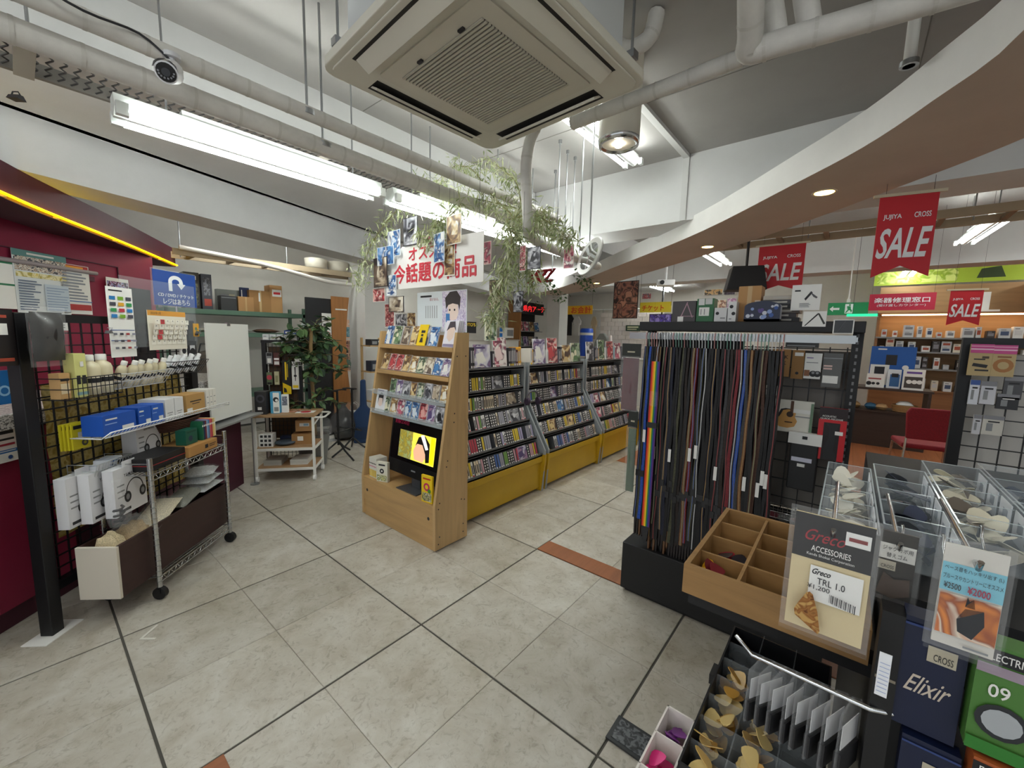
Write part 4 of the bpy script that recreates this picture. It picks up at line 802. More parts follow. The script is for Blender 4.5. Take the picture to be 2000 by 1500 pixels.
# ================================================================ banner, poster, bamboo with hanging cards
rd = M('#cf3b48', .5); ban = M('#ece9e4', .6)
t = thing('recommend_banner', 'white banner with red Japanese lettering hung above the oak cabinet', 'banner', (-2.25, 1.83, 1.8))
p_ = [(-.49, 0), (.49, .0), (.49, .3), (-.33, .3), (-.49, .2)]
B().prism(p_, 0, .004, ban, 'y').build('sheet', t)
B().text('オススメ!!', 0, .235, .085, -.001, rd, .03, .5).text('今話題の商品', .0, .105, .13, -.001, rd, .035, .86).build('lettering', t)
for x in (-.4, .45): B().cyl((x, .002, .27), (x, .002, .68), .0012, INK, 4).build('string', t)
t = thing('album_poster', 'white poster with a drawn youth holding a cup standing on the oak cabinet', 'poster', (-2.3, 1.955, 1.492))
B().box(-.27, 0, 0, .27, .004, .29, M('#dfe6ea', .5)).build('sheet', t)
hair = M('#3f3a3c'); b = B().rect(.02, .005, .265, .285, -.0005, pic(['#d8cfe4', '#c3b6d6', '#ebe6f0', '#b9a8cc'], 9, 1))
b.flat([(.08, .1), (.12, .08), (.17, .09), (.19, .14), (.18, .2), (.13, .21), (.08, .19)], -.001, M('#efd9cc')).flat([(.06, .16), (.05, .24), (.1, .28), (.17, .285), (.21, .24), (.2, .15), (.185, .19), (.13, .2), (.085, .19)], -.0015, hair)
b.flat([(.03, .005), (.06, .09), (.12, .08), (.18, .08), (.24, .05), (.25, .005)], -.0012, M('#e8ecf2')).rect(.06, .07, .1, .13, -.002, M('#4a86c4')).disc(.1, .155, .008, -.002, INK).disc(.15, .155, .008, -.002, INK)
b.rect(-.23, .252, -.1, .266, -.0006, INK).text('歌がある。', -.07, .235, .022, -.0006, M('#a03848')).text('別冊CDの日', -.14, .02, .03, -.0006, M('#c8285a'), .02, .2)
for i in range(6): b.rect(-.17+i*.025, .1, -.163+i*.025, .19, -.0006, GREY)
b.build('print', t)
leafm = [M('#c3cb9c', .6), M('#a9b583', .6), M('#d6d9b8', .6), M('#8a9868', .6)]; stemm = M('#8c8a55', .6)
RB = random.Random(33)
def branch(label, pts, spread, nleaf, L_=.07):
    o0 = Vector(pts[0]); t = thing('bamboo_branch', label, 'branch', o0, 0, 'dry bamboo branches'); ps = smooth([tuple(Vector(p)-o0) for p in pts], 5)
    B().tube(ps, [.006*(1-.8*i/len(ps)) for i in range(len(ps))], stemm, 5).build('stem', t); b = B(); tw = B()
    for i in range(nleaf):
        f = RB.random()**.8*(len(ps)-1); a = Vector(ps[int(f)]).lerp(Vector(ps[min(int(f)+1, len(ps)-1)]), f % 1)
        d = Vector((RB.gauss(0, 1), RB.gauss(0, 1), RB.gauss(-.25, .8))).normalized(); e = a+d*RB.uniform(.02, spread); e.z = min(e.z, 2.95-o0.z)
        if i % 3 == 0: tw.tube([a, a.lerp(e, .5)+Vector((0, 0, .01)), e], .0012, stemm, 3)
        g_ = Vector((RB.gauss(0, .6), RB.gauss(0, .6), RB.uniform(-1.4, .2))).normalized(); s_ = g_.cross(Vector((RB.random()-.5, RB.random()-.5, RB.random()))).normalized()*RB.uniform(.004, .007); l = RB.uniform(.6, 1.2)*L_
        b.add([e, e+g_*l*.4+s_, e+g_*l+Vector((0, 0, -.008)), e+g_*l*.4-s_], [(0, 1, 2, 3)], RB.choice(leafm))
    tw.build('twigs', t)['kind'] = 'stuff'; b.build('leaves', t)['kind'] = 'stuff'
def BY(px, py, y=2.1): return tuple(atY(px, py, y))
branch('bamboo branch drooping to the far left end of the banner', [BY(880, 385), BY(800, 395, 2.05), BY(750, 440, 2.0), BY(715, 500, 1.98), BY(700, 560, 1.96)], .12, 420)
branch('bamboo branch arching over the top of the two pipes', [BY(1000, 420), BY(960, 380, 2.2), BY(920, 330, 2.15), BY(880, 330, 2.1), BY(840, 370, 2.1)], .13, 380)
branch('bamboo branch lying along the wrapped pipes', [BY(780, 330, 2.2), BY(860, 370, 2.2), BY(940, 390, 2.2), BY(1020, 410, 2.2), BY(1080, 430, 2.2)], .13, 420)
branch('bamboo branch hanging thickest beside the banner', [BY(990, 430, 2.0), BY(1000, 470, 1.95), BY(990, 520, 1.9), BY(975, 570, 1.88), BY(960, 630, 1.86)], .1, 480)
branch('bamboo branch reaching towards the pipe ends', [BY(990, 430, 2.15), BY(1040, 420, 2.1), BY(1080, 440, 2.1), BY(1110, 470, 2.1)], .12, 300)
branch('bamboo branch standing up above the air conditioner pipe', [BY(1020, 420, 2.3), BY(1010, 360, 2.35), BY(980, 330, 2.4), BY(950, 310, 2.4)], .12, 220)
branch('bamboo branch hanging before the banner lettering', [BY(900, 400, 1.98), BY(880, 420, 1.9), BY(850, 440, 1.82), BY(830, 470, 1.8)], .11, 300)
branch('bamboo branch hanging over the disc rack', [BY(1000, 450, 2.05), BY(1020, 480, 2.02), BY(1030, 520, 2.0), BY(1040, 560, 2.0)], .1, 260)
hc = [(738, 478, 768, 520, 'pale blue', 2), (757, 447, 782, 503, 'dark blue floral', 2), (788, 420, 815, 482, 'black and white photo', 6), (822, 460, 845, 482, 'small bright', 4), (845, 452, 870, 514, 'navy and gold', 2), (870, 415, 903, 480, 'grey lettered', 7), (868, 462, 888, 540, 'yellow', 7), (925, 470, 960, 520, 'dusty rose', 4), (729, 500, 757, 562, 'teal and brown', 3), (755, 536, 773, 578, 'bright blue', 2), (728, 562, 752, 590, 'red and white', 1), (758, 578, 790, 610, 'brown photo', 3), (1015, 478, 1027, 530, 'red and blue', 1), (1030, 480, 1056, 527, 'charcoal leaf print', 6), (1100, 478, 1122, 525, 'pink', 4), (955, 545, 978, 605, 'dark band photo', 3), (1002, 568, 1022, 610, 'black portrait', 6), (947, 613, 970, 665, 'dark green group photo', 5)]
for i, (a, c, d, e, nm, fam) in enumerate(hc):
    y = 2.6 if nm == 'pink' else (1.79+.015*(i % 4) if d < 960 else 1.93); p0 = atY(a, e, y); p1 = atY(d, c, y); w_, h_ = p1.x-p0.x, p1.z-p0.z; cs = wpal(s=fam)
    t = thing('hanging_card', '%s promotion card hanging on a thread from the bamboo' % nm, 'card', ((p0.x+p1.x)/2, y, p0.z), R.uniform(-.15, .15), 'promotion cards on the bamboo')
    B().box(-w_/2, 0, 0, w_/2, .002, h_, M(cs[0], .45)).rect(-w_*.46, h_*.03, w_*.46, h_*.97, -.0005, pic(cs, .5/w_, i*2.3)).rect(-w_*.36, h_*.1, w_*.3, h_*.16, -.001, M(cs[2])).flat([(-w_*.3, h_*.35), (w_*.25, h_*.3), (w_*.32, h_*.75), (-w_*.1, h_*.82)], -.001, pic(cs[::-1], .9/w_, i*1.3)).build('sheet', t)
    B().cyl((0, .001, h_-.005), (0, .001, h_+.3), .0008, INK, 4).build('thread', t)
pa = atX(714, 598, -5.495); card('red_envelope', 'plain red paper stuck on the white column', 'paper', .2, .33, (-5.504, pa.y+.14, pa.z), PI/2, RED, [('c', .5, .55, .05, M('#e88a3a'))])
for k, (a, c, d, e, nm, s) in enumerate(((752, 592, 770, 640, 'red stamped ticket', 1), (764, 580, 790, 612, 'brown group photo', 3), (772, 612, 795, 645, 'black and white dancers', 6), (795, 610, 812, 642, 'pale portraits', 7))):
    y = 1.985+.002*k; p0 = atY(a, e, y); p1 = atY(d, c, y); card('small_poster', '%s print beside the drawn youth poster' % nm, 'poster', p1.x-p0.x, p1.z-p0.z, ((p0.x+p1.x)/2, y, p0.z), 0, PAPER, [('r', .04, .04, .96, .96, pic(wpal(s=s), 9, k*1.7))])
# ================================================================ right: strap rack
def pxc(name, label, cat, px, y, base, items, th=.004, group=None, rz=0, dz=0):
    """printed thing on the plane y, covering these pixels"""
    a, c, d, e = px; p0 = atY((a+d)/2, e, y); pl_, pr_ = atY(a, (c+e)/2, y), atY(d, (c+e)/2, y); p1 = atY((a+d)/2, c, y)
    return card(name, label, cat, pr_.x-pl_.x, p1.z-p0.z, ((pl_.x+pr_.x)/2, y, p0.z+dz), rz, base, items, th, group)
bk2 = M('#131315', .55); flb = M('#9fa2a2', .3, 1)
t = thing('strap_rack', 'black display rack with a steel bar of hanging guitar straps', 'display rack', (0, 0, 0))
B().box(-.92, 2.16, .02, .03, 2.5, .3, bk2).box(-.9, 2.18, 0, .01, 2.48, .02, bk2).build('base', t, bev=.004)
for x in (-.93, .02):
    B().box(x-.02, 2.42, .3, x+.02, 2.46, 1.54, bk2).build('post', t); b = B()
    for i in range(38): b.box(x-.004, 2.4185, .36+i*.031, x+.004, 2.42, .375+i*.031, M('#7a7a7c', .5))
    b.build('post_slots', t)['kind'] = 'stuff'
B().box(-.955, 2.3, 1.525, .04, 2.52, 1.575, bk2).build('header_board', t, bev=.003)
B().box(-.965, 2.195, 1.478, .012, 2.205, 1.512, flb).build('hanging_bar', t)
for x in (-.93, .01): B().box(x-.008, 2.2, 1.485, x+.008, 2.43, 1.505, flb).build('bracket', t)
B().box(-.91, 2.47, .3, -.44, 2.48, 1.5, M('#2a2a2c', .8)).build('back_panel', t); B().box(-.44, 2.49, .62, .0, 2.495, 1.44, M('#807b76', .7)).build('inner_panel', t); B().box(-.44, 2.47, .3, .0, 2.48, .62, M('#1f1f21', .8)).build('back_panel', t)
gw = M('#1d1d1f', .5)
w0 = B().box(-.0025, 2.438, .45, .0025, 2.443, 1.46, gw).build('wire', t, (-.46, 0, 0)); h0 = B().box(-.47, 2.434, -.0025, .0, 2.439, .0025, gw).build('wire', t, (0, 0, .5))
for i in range(1, 8): o = w0.copy(); col.objects.link(o); o.location = (-.46+i*.064, 0, 0)
for i in range(1, 11): o = h0.copy(); col.objects.link(o); o.location = (0, 0, .5+i*.095)
RS = random.Random(12)
def strap(name, colr, seed, ztop, zbot, wid=.046, tagc=False, trim=None):
    r = random.Random(seed); t = thing('guitar_strap', '%s guitar strap hanging on the steel bar' % name, 'strap', (0, 0, 0), 0, 'guitar straps on the bar')
    n = 16; zs = [ztop+(zbot-ztop)*i/n for i in range(n+1)]; ph = r.uniform(0, 6); wob = [.003*math.sin(ph+z*9)+.002*math.sin(ph*2+z*21) for z in zs]
    a = .0055; L = [(w_-a-.003*(i/n), z) for i, (w_, z) in enumerate(zip(wob, zs))]; Rr = [(w_+a+.003*(i/n), z) for i, (w_, z) in enumerate(zip(wob, zs))]
    m = M(colr, .6, 0, 'fabric', .8)
    o = B()
    for i in range(n): o.add([(L[i][0], -wid/2, L[i][1]), (Rr[i][0], -wid/2, Rr[i][1]), (Rr[i+1][0], -wid/2, Rr[i+1][1]), (L[i+1][0], -wid/2, L[i+1][1]), (L[i][0], wid/2, L[i][1]), (Rr[i][0], wid/2, Rr[i][1]), (Rr[i+1][0], wid/2, Rr[i+1][1]), (L[i+1][0], wid/2, L[i+1][1])], [(0, 3, 2, 1), (4, 5, 6, 7), (0, 4, 7, 3), (1, 2, 6, 5)], m)
    o.build('webbing', t)
    if trim:
        q = B()
        for i in range(n): q.add([(wob[i]-.002, -wid/2-.0006, zs[i]), (wob[i]+.002, -wid/2-.0006, zs[i]), (wob[i+1]+.002, -wid/2-.0006, zs[i+1]), (wob[i+1]-.002, -wid/2-.0006, zs[i+1])], [(0, 3, 2, 1)], trim)
        q.build('edge_trim', t)
    e = B().prism([(-.006, zbot+.01), (.006, zbot+.01), (.004, zbot-.09), (0, zbot-.105), (-.004, zbot-.09)], -.016, .016, M('#20191a', .45) if r.random() < .6 else M('#6a4a30', .5), 'y').build('leather_end', t)
    B().box(-.009, -wid/2-.004, zbot+.25, .009, wid/2+.004, zbot+.285, M('#3a3a3c', .3, .6)).build('buckle', t)
    B().tube([(0, 0, ztop), (0, -.006, ztop+.03), (0, -.018, ztop+.055), (0, -.008, ztop+.075), (0, .006, ztop+.068)], .0022, r.choice([STEEL, M('#c8908c', .4), M('#7fa898', .4), M('#e2e2e2', .4)]), 5).build('hook', t)
    if tagc: B().box(-.0075, -wid/2-.006, zbot+.45, .0075, -wid/2-.005, zbot+.52, PAPER).build('price_tag', t)
    return t
names = [('black', '#111113')]*24+[('charcoal', '#1f1f22')]*6+[('dark brown', '#271c16')]*4+[('tan leather', '#7a5030')]*3+[('navy', '#12182e')]*2+[('olive', '#4a4a34')]*2+[('dark red', '#7a1f28')]*2+[('red and black', '#7a1a20')]+[('blue', '#1f4fae')]+[('black and white patterned', '#3a3a3c')]*4+[('rust brown', '#4a2a1a')]*2
RS.shuffle(names); names[1:3] = [('olive', '#4a4a34'), ('blue', '#1f4fae')]; N = 45
for i in range(N):
    nm, c_ = names[i % len(names)]; x = -.865+i*.0143; right = i/N
    tg = RS.random() < .2; tr = RS.choice([('silver', '#c8c8c8'), ('olive', '#8a8a6a'), ('dull red', '#8a3a3a'), ('tan', '#a08050'), ('blue grey', '#5a6a9a')]) if RS.random() < .45 else None
    t = strap(nm+(' %s edged' % tr[0] if tr else '')+(' price tagged' if tg else ''), c_, 100+i, 1.438, .44-.14*right+RS.uniform(-.05, .06) if i > 3 else .46, .044+RS.uniform(-.006, .008), tg, M(tr[1]) if tr else None)
    t.location = (x, 2.2, 0)
t = thing('guitar_strap', 'rainbow striped guitar strap hanging face-out among the dark straps', 'strap', (-.79, 2.15, 0), 0, 'guitar straps on the bar')
B().box(-.022, 0, .44, .022, .006, 1.36, M('#d8231c', .6, 0, 'rainbow')).build('webbing', t); B().box(-.027, -.003, 1.0, .027, .009, 1.03, INK).build('buckle', t); B().box(-.02, -.002, 1.12, .02, 0, 1.2, FILM).build('plastic_sleeve', t)
B().prism([(-.02, .44), (.02, .44), (.012, .36), (0, .34), (-.012, .36)], 0, .006, INK, 'y').build('leather_end', t); B().tube([(0, .003, 1.36), (0, .02, 1.42), (0, .04, 1.5), (0, .055, 1.518), (0, .065, 1.5)], .0022, STEEL, 5).build('hook', t)
# bagged straps on the left end of the rack
for k, (px, cc_, nm) in enumerate((((1212, 672, 1256, 800), '#5a1f2c', 'maroon'), ((1222, 805, 1250, 960), '#3a5a3a', 'black and green')) ):
    y = 2.15; p0 = atY(px[0], px[3], y); p1 = atY(px[2], px[1], y); w_, h_ = p1.x-p0.x, p1.z-p0.z; t = thing('packed_strap', '%s strap in a clear pack on the end of the strap rack' % nm, 'package', ((p0.x+p1.x)/2-.01, y, p0.z))
    B().box(-w_/2, 0, h_*.8, w_/2, .004, h_, M('#20251f', .5)).rect(-w_*.2, h_*.87, w_*.2, h_*.89, -.001, M('#b8b098')).build('header_card', t); cushion(w_*.85, h_*.78, .03, M(cc_, .6, 0, 'fabric'), 4+k).build('rolled_strap', t, (0, .006, h_*.4)); B().box(-w_/2, -.012, 0, w_/2, -.011, h_*.82, CLEAR).build('plastic_front', t)
# packs on the grid
kr = M('#a97f4e', .7); Yg = 2.425
pxc('hang_pack', 'brown lettered card pack at the left of the strap rack grid', 'package', (1508, 682, 1543, 735), Yg-.03, kr, [('t', 'NECK', .45, .72, .13, INK, .01), ('t', 'LINK', .45, .5, .13, INK, .01), ('c', .25, .25, .08, INK), ('c', .3, .25, .07, kr)], .01)
pxc('hang_pack', 'plain brown card pack beside the neck cushion one', 'package', (1546, 684, 1570, 740), Yg-.03, M('#9a7344', .7), [('r', .2, .8, .9, .92, PAPER), ('c', .5, .2, .05, INK)], .012)
pxc('hang_pack', 'white card pack with two black oval pieces on the rack grid', 'package', (1571, 690, 1604, 740), Yg-.03, PAPER, [('r', .1, .8, .5, .84, M('#8a7aa8')), ('r', .1, .62, .8, .65, GREY), ('r', .02, .1, .35, .34, M('#8a5a3a')), ('c', .56, .2, .12, INK), ('c', .82, .2, .12, INK), ('c', .56, .24, .05, GREY), ('c', .82, .24, .05, GREY)], .008)
pxc('hang_pack', 'grey clear pouch with a white price label on the rack grid', 'package', (1606, 690, 1644, 757), Yg-.03, M('#5a5a58', .35), [('r', .05, .12, .85, .34, PAPER), ('r', .05, .6, .5, .65, M('#d8b8b0')), ('r', .05, .52, .5, .57, M('#d8b8b0')), ('r', 0, .84, 1, .87, GREY)], .02)
pxc('hang_pack', 'small white header pack with a dark round piece left of the guitar pack', 'package', (1487, 752, 1516, 800), Yg-.03, M('#8a8880', .4), [('r', 0, .6, 1, 1, PAPER), ('c', .4, .85, .06, INK), ('c', .45, .3, .22, M('#3f3a34'))], .012)
pxc('hang_pack', 'dark wide pack of a harmonica holder at the top of the rack grid', 'package', (1535, 655, 1600, 679), Yg-.02, M('#3a3a3c', .5), [('t', 'HARP HOLDER', .45, .6, .35, M('#a8a8a8'), .01, .7), ('r', .05, .1, .9, .2, GREY)], .02)
def guitar(x, z, s): # guitar body outline
    return [(x+s*u, z+s*v) for u, v in ((-.5, -.35), (-.3, -.5), (.05, -.52), (.32, -.42), (.42, -.15), (.32, .05), (.34, .25), (.22, .4), (.0, .42), (-.2, .36), (-.28, .15), (-.34, .02), (-.52, -.12))]
gp_ = guitar(.36, .45, .62); 
pxc('hang_pack', 'white string set pack with an acoustic guitar picture and green edge', 'package', (1511, 782, 1588, 845), Yg-.05, M('#e2dfd4', .4), [('p', [(u-.06, v+.03) for u, v in gp_], INK), ('p', gp_, M('#cf9a54')), ('r', .42, .62, .5, .98, M('#5a3a24')), ('c', .42, .56, .09, M('#3a2414')), ('r', .3, .3, .5, .33, M('#3a2414')), ('r', .5, .62, .97, .74, PAPER), ('r', .55, .5, .95, .53, GREY), ('r', .93, 0, 1, .95, M('#6f8a70'))], .012)
pxc('hang_pack', 'tall red and black capo pack on the strap rack grid', 'package', (1596, 797, 1652, 900), Yg-.07, M('#c9202a', .35), [('r', .2, .0, .78, .72, M('#1c1416', .4)), ('r', 0, .78, 1, 1, M('#241416', .4)), ('t', 'ACOUSTIC', .36, .84, .035, WHITE, .01, .5), ('t', 'QUICK-RELEASE', .45, .79, .035, WHITE, .01, .8), ('p', [(.3, .7), (.75, .7), (.66, .55), (.62, .2), (.75, .1), (.7, .03), (.3, .03), (.28, .25), (.4, .4), (.42, .58)], INK), ('r', .62, .5, .9, .57, PAPER)], .02)
t = thing('hang_pack', 'black pouch pack with a folded white header below the guitar pack', 'package', tuple(atY(1560, 965, Yg-.08)))
B().box(-.055, 0, .02, .055, .02, .25, M('#1f1f21', .5)).build('pouch', t, bev=.005); B().box(-.065, -.004, .245, .065, .026, .3, PAPER).rect(-.01, .27, .01, .285, -.005, INK).build('header_card', t); B().box(-.045, -.003, .16, .035, -.001, .18, M('#d8d8ea')).box(-.02, -.003, .135, .01, -.001, .15, PAPER).build('price_tag', t)
t = thing('wire_basket', 'small chrome wire basket with clear packs at the foot of the rack grid', 'basket', tuple(atY(1475, 1012, 2.3))); b = B()
for z in (0, .03, .06): b.tube([(0, 0, z), (.32, 0, z), (.32, .12, z), (0, .12, z), (0, 0, z)], .002, CHROME, 4)
b.build('rim', t); b = B()
for i in range(17): b.tube([(i*.02, .12, .06), (i*.02, .12, 0), (i*.02, 0, 0), (i*.02, 0, .06)], .0013, CHROME, 3)
b.build('wires', t)['kind'] = 'stuff'
p_ = atY(1475, 1012, 2.3)
for i in range(4): q = pillow(.08, .07, .03, FILM if i % 2 else M('#6a2a34', .4), 40+i); tag(q.build('small_pack', None, (p_.x+.05+i*.07, 2.36, p_.z+.004), .3*i), ('dark red', 'clear')[i % 2]+' small pack lying in the chrome wire basket', 'package', 'packs in the chrome basket')
# things on top of the rack
zt = 1.577
def top(px, label, name, base, items, D_=.08, y=2.34, **k): a, d, h_ = px; p0 = atY(a, 627, y); p1 = atY(d, 627, y); return pack(name, label, 'box', p1.x-p0.x, D_, h_, ((p0.x+p1.x)/2, y, zt), 0, base, items, **k)
top((1312, 1357, .11), 'dark grey box with a pink triangle line pattern on the strap rack', 'pedal_box', M('#4a4648', .5), [('p', [(.35, .2), (.62, .95), (.66, .95), (.4, .2)], M('#b08a98')), ('p', [(.62, .95), (.9, .2), (.86, .2), (.6, .9)], M('#b08a98')), ('r', .35, .25, .95, .28, M('#b08a98')), ('r', .25, 0, .5, .25, PAPER)])
top((1359, 1392, .12), 'green carton with a white window print on the strap rack', 'pedal_box', M('#2f6a44', .5), [('r', .15, .25, .75, .62, PAPER), ('r', .1, .72, .45, 1, M('#d8dad8')), ('r', .5, .75, .9, 1, M('#c8cac8')), ('r', .25, .3, .3, .55, GREY), ('r', .45, .3, .5, .55, GREY)], .07)
top((1394, 1418, .07), 'low white carton beside the green one on the strap rack', 'pedal_box', M('#d9d9d9', .5), [('c', .25, .6, .12, INK), ('r', .5, .2, .9, .3, GREY)])
top((1420, 1436, .1), 'narrow white carton with black dots on the strap rack', 'pedal_box', M('#e0e0e0', .5), [('c', .4, .75, .09, INK), ('c', .7, .4, .09, INK), ('r', .2, .1, .5, .16, GREY)])
top((1438, 1482, .18), 'brown cardboard carton with clear tape standing on the strap rack', 'cardboard_box', KRAFT, [('r', .4, 0, .6, 1, M('#c9a878', .4)), ('r', .75, .1, .98, .6, M('#d8c4b4'))], .1, 2.4)
a_ = atY(1452, 627, 2.3); c_ = atY(1522, 627, 2.3); W_ = c_.x-a_.x; t = thing('sticker_display', 'arched dark blue sticker display box on the strap rack', 'display box', ((a_.x+c_.x)/2, 2.3, zt))
arch = [(-W_/2, 0), (W_/2, 0), (W_/2, .07)]+[(W_/2*math.cos(PI*k/10), .07+.025*math.sin(PI*k/10)) for k in range(1, 10)]+[(-W_/2, .07)]
for i in range(4): B().prism(arch, .018*i, .018*i+.003, M('#16203f' if i == 0 else '#c8c8cc', .4), 'y').build('arched_panel', t)
b = B()
for i in range(16): b.disc(-W_*.4+W_*.8*RS.random(), .015+.06*RS.random(), .006+.005*RS.random(), -.001-.0002*i, M(RS.choice(['#3a5aa0', '#8aa0d0', '#c8ccd8', '#5a4a8a'])), 8)
b.build('print', t); B().box(-W_/2, .0, -.0, W_/2, .06, .01, INK).build('tray', t)
for i in range(6):
    a_ = atY(1484, 600, 2.42); c_ = atY(1562, 600, 2.42); w_ = (c_.x-a_.x)*RS.uniform(.85, 1); cc_ = ['#26262a', '#3a3438', '#6a625a', '#1c1c20', '#4a4a4e', '#b8b0a4'][i]
    pack('flat_case', '%s flat case in the stack behind the arched display' % ['black', 'plum grey', 'taupe', 'jet black', 'dark grey', 'pale'][i], 'case', w_, .1, .02, ((a_.x+c_.x)/2+RS.uniform(-.01, .01), 2.4, zt+.0215*i), RS.uniform(-.04, .04), M(cc_, .5), [('r', .3, .3, .8, .7, M('#b8b4ac'))])
for k, (px, y, its, nm) in enumerate((((1546, 556, 1603, 606), 2.36, [('r', .1, .74, .3, .8, INK), ('p', [(.45, .45), (.5, .38), (.72, .68), (.66, .74)], INK), ('p', [(.62, .72), (.7, .66), (.9, .5), (.86, .45), (.75, .52)], M('#55555a'))]+lines(.3, .8, .12, .3, 4, GREY, 4), 'white product card with a clamp picture standing on the rack top'), ((1568, 608, 1614, 638), 2.295, [('p', [(.08, .05), (.14, .05), (.66, .8), (.6, .85)], INK), ('p', [(.6, .9), (.7, .85), (.98, .2), (.9, .15)], M('#3a3a34'))], 'white card with a tool arm picture hung on the rack header'), ((1627, 624, 1668, 652), 2.29, [('r', .06, .06, .94, .94, M('#2b2d30', .3)), ('p', [(.2, .1), (.25, .1), (.6, .9), (.55, .9)], M('#4a4c50'))], 'dark clear-edged plate at the right end of the rack header'))):
    pxc('product_card', nm, 'card', px, y, PAPER, its, .004)
B_ = atY(1456, 545, 4.5); t = thing('hanging_speaker', 'black trapezoid speaker hanging left of the middle sale banner', 'speaker', B_, .35)
B().prism([(-.17, -.11), (.17, -.11), (.13, .11), (-.13, .11)], -.1, .12, M('#1b1b1d', .6), 'y').build('cabinet', t, bev=.006); B().prism([(-.15, -.09), (.15, -.09), (.115, .09), (-.115, .09)], -.104, -.1, M('#262629', .8), 'y').build('grille', t); B().cyl((0, 0, .1), (0, 0, 3.1-B_.z), .012, INK, 8).build('mount', t)
# ================================================================ sale banners
def sale(label, x0, x1, zt_, zb, y, rz, hang):
    w_ = x1-x0; h_ = zt_-zb; t = thing('sale_banner', label, 'banner', ((x0+x1)/2, y, zb), rz, 'red sale banners')
    B().prism([(-w_/2, 0), (0, h_*.14), (w_/2, 0), (w_/2, h_), (-w_/2, h_)], 0, .003, M('#c9202c', .5), 'y').build('cloth', t)
    B().text('SALE', 0, h_*.42, h_*.37, -.001, wh, .02, w_*.86, slant=.12).text('JUJIYA', -w_*.24, h_*.74, h_*.07, -.001, wh, .02, w_*.32).text('CROSS', w_*.27, h_*.75, h_*.065, -.001, wh, .015, w_*.28).build('lettering', t)
    B().box(-w_/2-.03, -.006, h_-.004, w_/2+.03, .008, h_+.012, M('#cfc4a8', .5)).build('top_rod', t)
    for s in (-1, 1): B().cyl((s*w_*.4, 0, h_), (s*w_*.4, 0, hang-zb), .0012, INK, 4).build('string', t)
sale('large red swallowtail sale banner hanging under the curved soffit', .045, .3, 2.33, 1.87, 3.3, .2, 2.42)
sale('red swallowtail sale banner above the strap rack', -.765, -.4, 2.375, 1.945, 4.6, .05, 3.09)
sale('small red swallowtail sale banner in front of the repair shelves', .735, .97, 2.045, 1.69, 6.2, .1, 3.1)
t = thing('repair_banner', 'magenta red hanging banner for the instrument repair window', 'banner', (.42, 7.0, 1.9)); B().box(-.3, 0, 0, .3, .004, .205, M('#b82440', .5)).build('cloth', t)
B().text('楽器修理窓口', 0, .125, .062, -.001, wh, .025, .5).text('(受け渡しカウンター)', 0, .06, .035, -.001, wh, .012, .44).build('lettering', t)
for x in (-.28, .28): B().cyl((x, .002, .2), (x, .002, 1.2), .0015, INK, 4).build('string', t)
gr = M('#1e7a4a', .4, 0, 'emit', .12)
t = thing('exit_sign', 'green emergency exit sign with a running figure and arrow', 'sign', (-.09, 7.4, 1.87)); B().box(-.22, 0, 0, .22, .04, .17, gr).build('panel', t)
b = B().flat([(-.2, .085), (-.16, .125), (-.16, .1), (-.09, .1), (-.09, .07), (-.16, .07), (-.16, .045)], -.001, wh).rect(-.03, .02, .06, .15, -.001, wh).disc(.02, .135, .011, -.002, gr).flat([(-.01, .12), (.03, .12), (.035, .08), (.05, .06), (.04, .03), (.03, .06), (.015, .065), (-.01, .03), (-.025, .03), (0, .07)], -.002, gr)
b.build('pictogram', t); B().box(-.02, .01, .17, .02, .03, .22, WHITE).cyl((0, .02, .2), (0, .02, 1.23), .008, WHITE, 6).build('mount', t)
p0 = atY(1683, 618, 7.3); tag(B().box(-.16, 0, 0, .16, .03, .035, M('#1fae78', .3, 0, 'emit', 1.2)).box(-.17, .0, -.006, .17, .035, 0, WHITE).cyl((-.1, .02, .03), (-.1, .02, 3.1-p0.z), .003, INK, 4).build('green_light', None, p0), 'small glowing green strip sign below the exit sign', 'light')
# ================================================================ repair corner at the back right
dkw = M('#3a2a22', .5, 0, 'wood', .7, 1)
t = thing('repair_counter', 'dark brown repair counter with an open shelf under its top', 'counter', (.55, 7.83, 0)); B().box(-.65, .02, 0, .35, .5, .5, dkw).build('body', t); B().box(-.65, 0, .82, .37, .52, .85, dkw).build('top', t); B().box(-.65, 0, .5, .35, .5, .52, dkw).build('shelf', t)
for x in (-.65, .32): B().box(x, .0, .5, x+.03, .5, .82, dkw).build('side', t)
def bx(name, label, px, y, D_, base, items, z=None, group=None):
    p0 = atY((px[0]+px[2])/2, px[3], y); a = atY(px[0], px[3], y); d = atY(px[2], px[3], y); p1 = atY((px[0]+px[2])/2, px[1], y); return pack(name, label, 'box', d.x-a.x, D_, p1.z-(z or p0.z), (p0.x, y, z or p0.z), 0, base, items, group)
bx('display_board', 'tall blue product display board on the repair counter', (1692, 677, 1780, 757), 8.1, .05, M('#1f5aa8', .5), [('r', .15, .92, .35, .95, WHITE), ('r', .35, .55, .6, .8, INK), ('r', .02, .05, .45, .55, PAPER), ('r', .12, .2, .35, .5, INK), ('c', .8, .5, .06, WHITE)], .851)
bx('product_box', 'white card with black animal pictures on the repair counter', (1690, 730, 1726, 757), 7.9, .04, PAPER, [('r', .1, .6, .8, .7, M('#a03a3a')), ('c', .15, .3, .15, INK), ('c', .4, .3, .1, INK), ('c', .65, .3, .1, INK)], .851)
bx('product_box', 'small blue and white carton on the repair counter', (1730, 722, 1757, 758), 7.95, .08, M('#dfe4ea', .5), [('r', .2, .1, .9, .75, M('#3a6aa0')), ('r', .3, .6, .8, .8, INK)], .851)
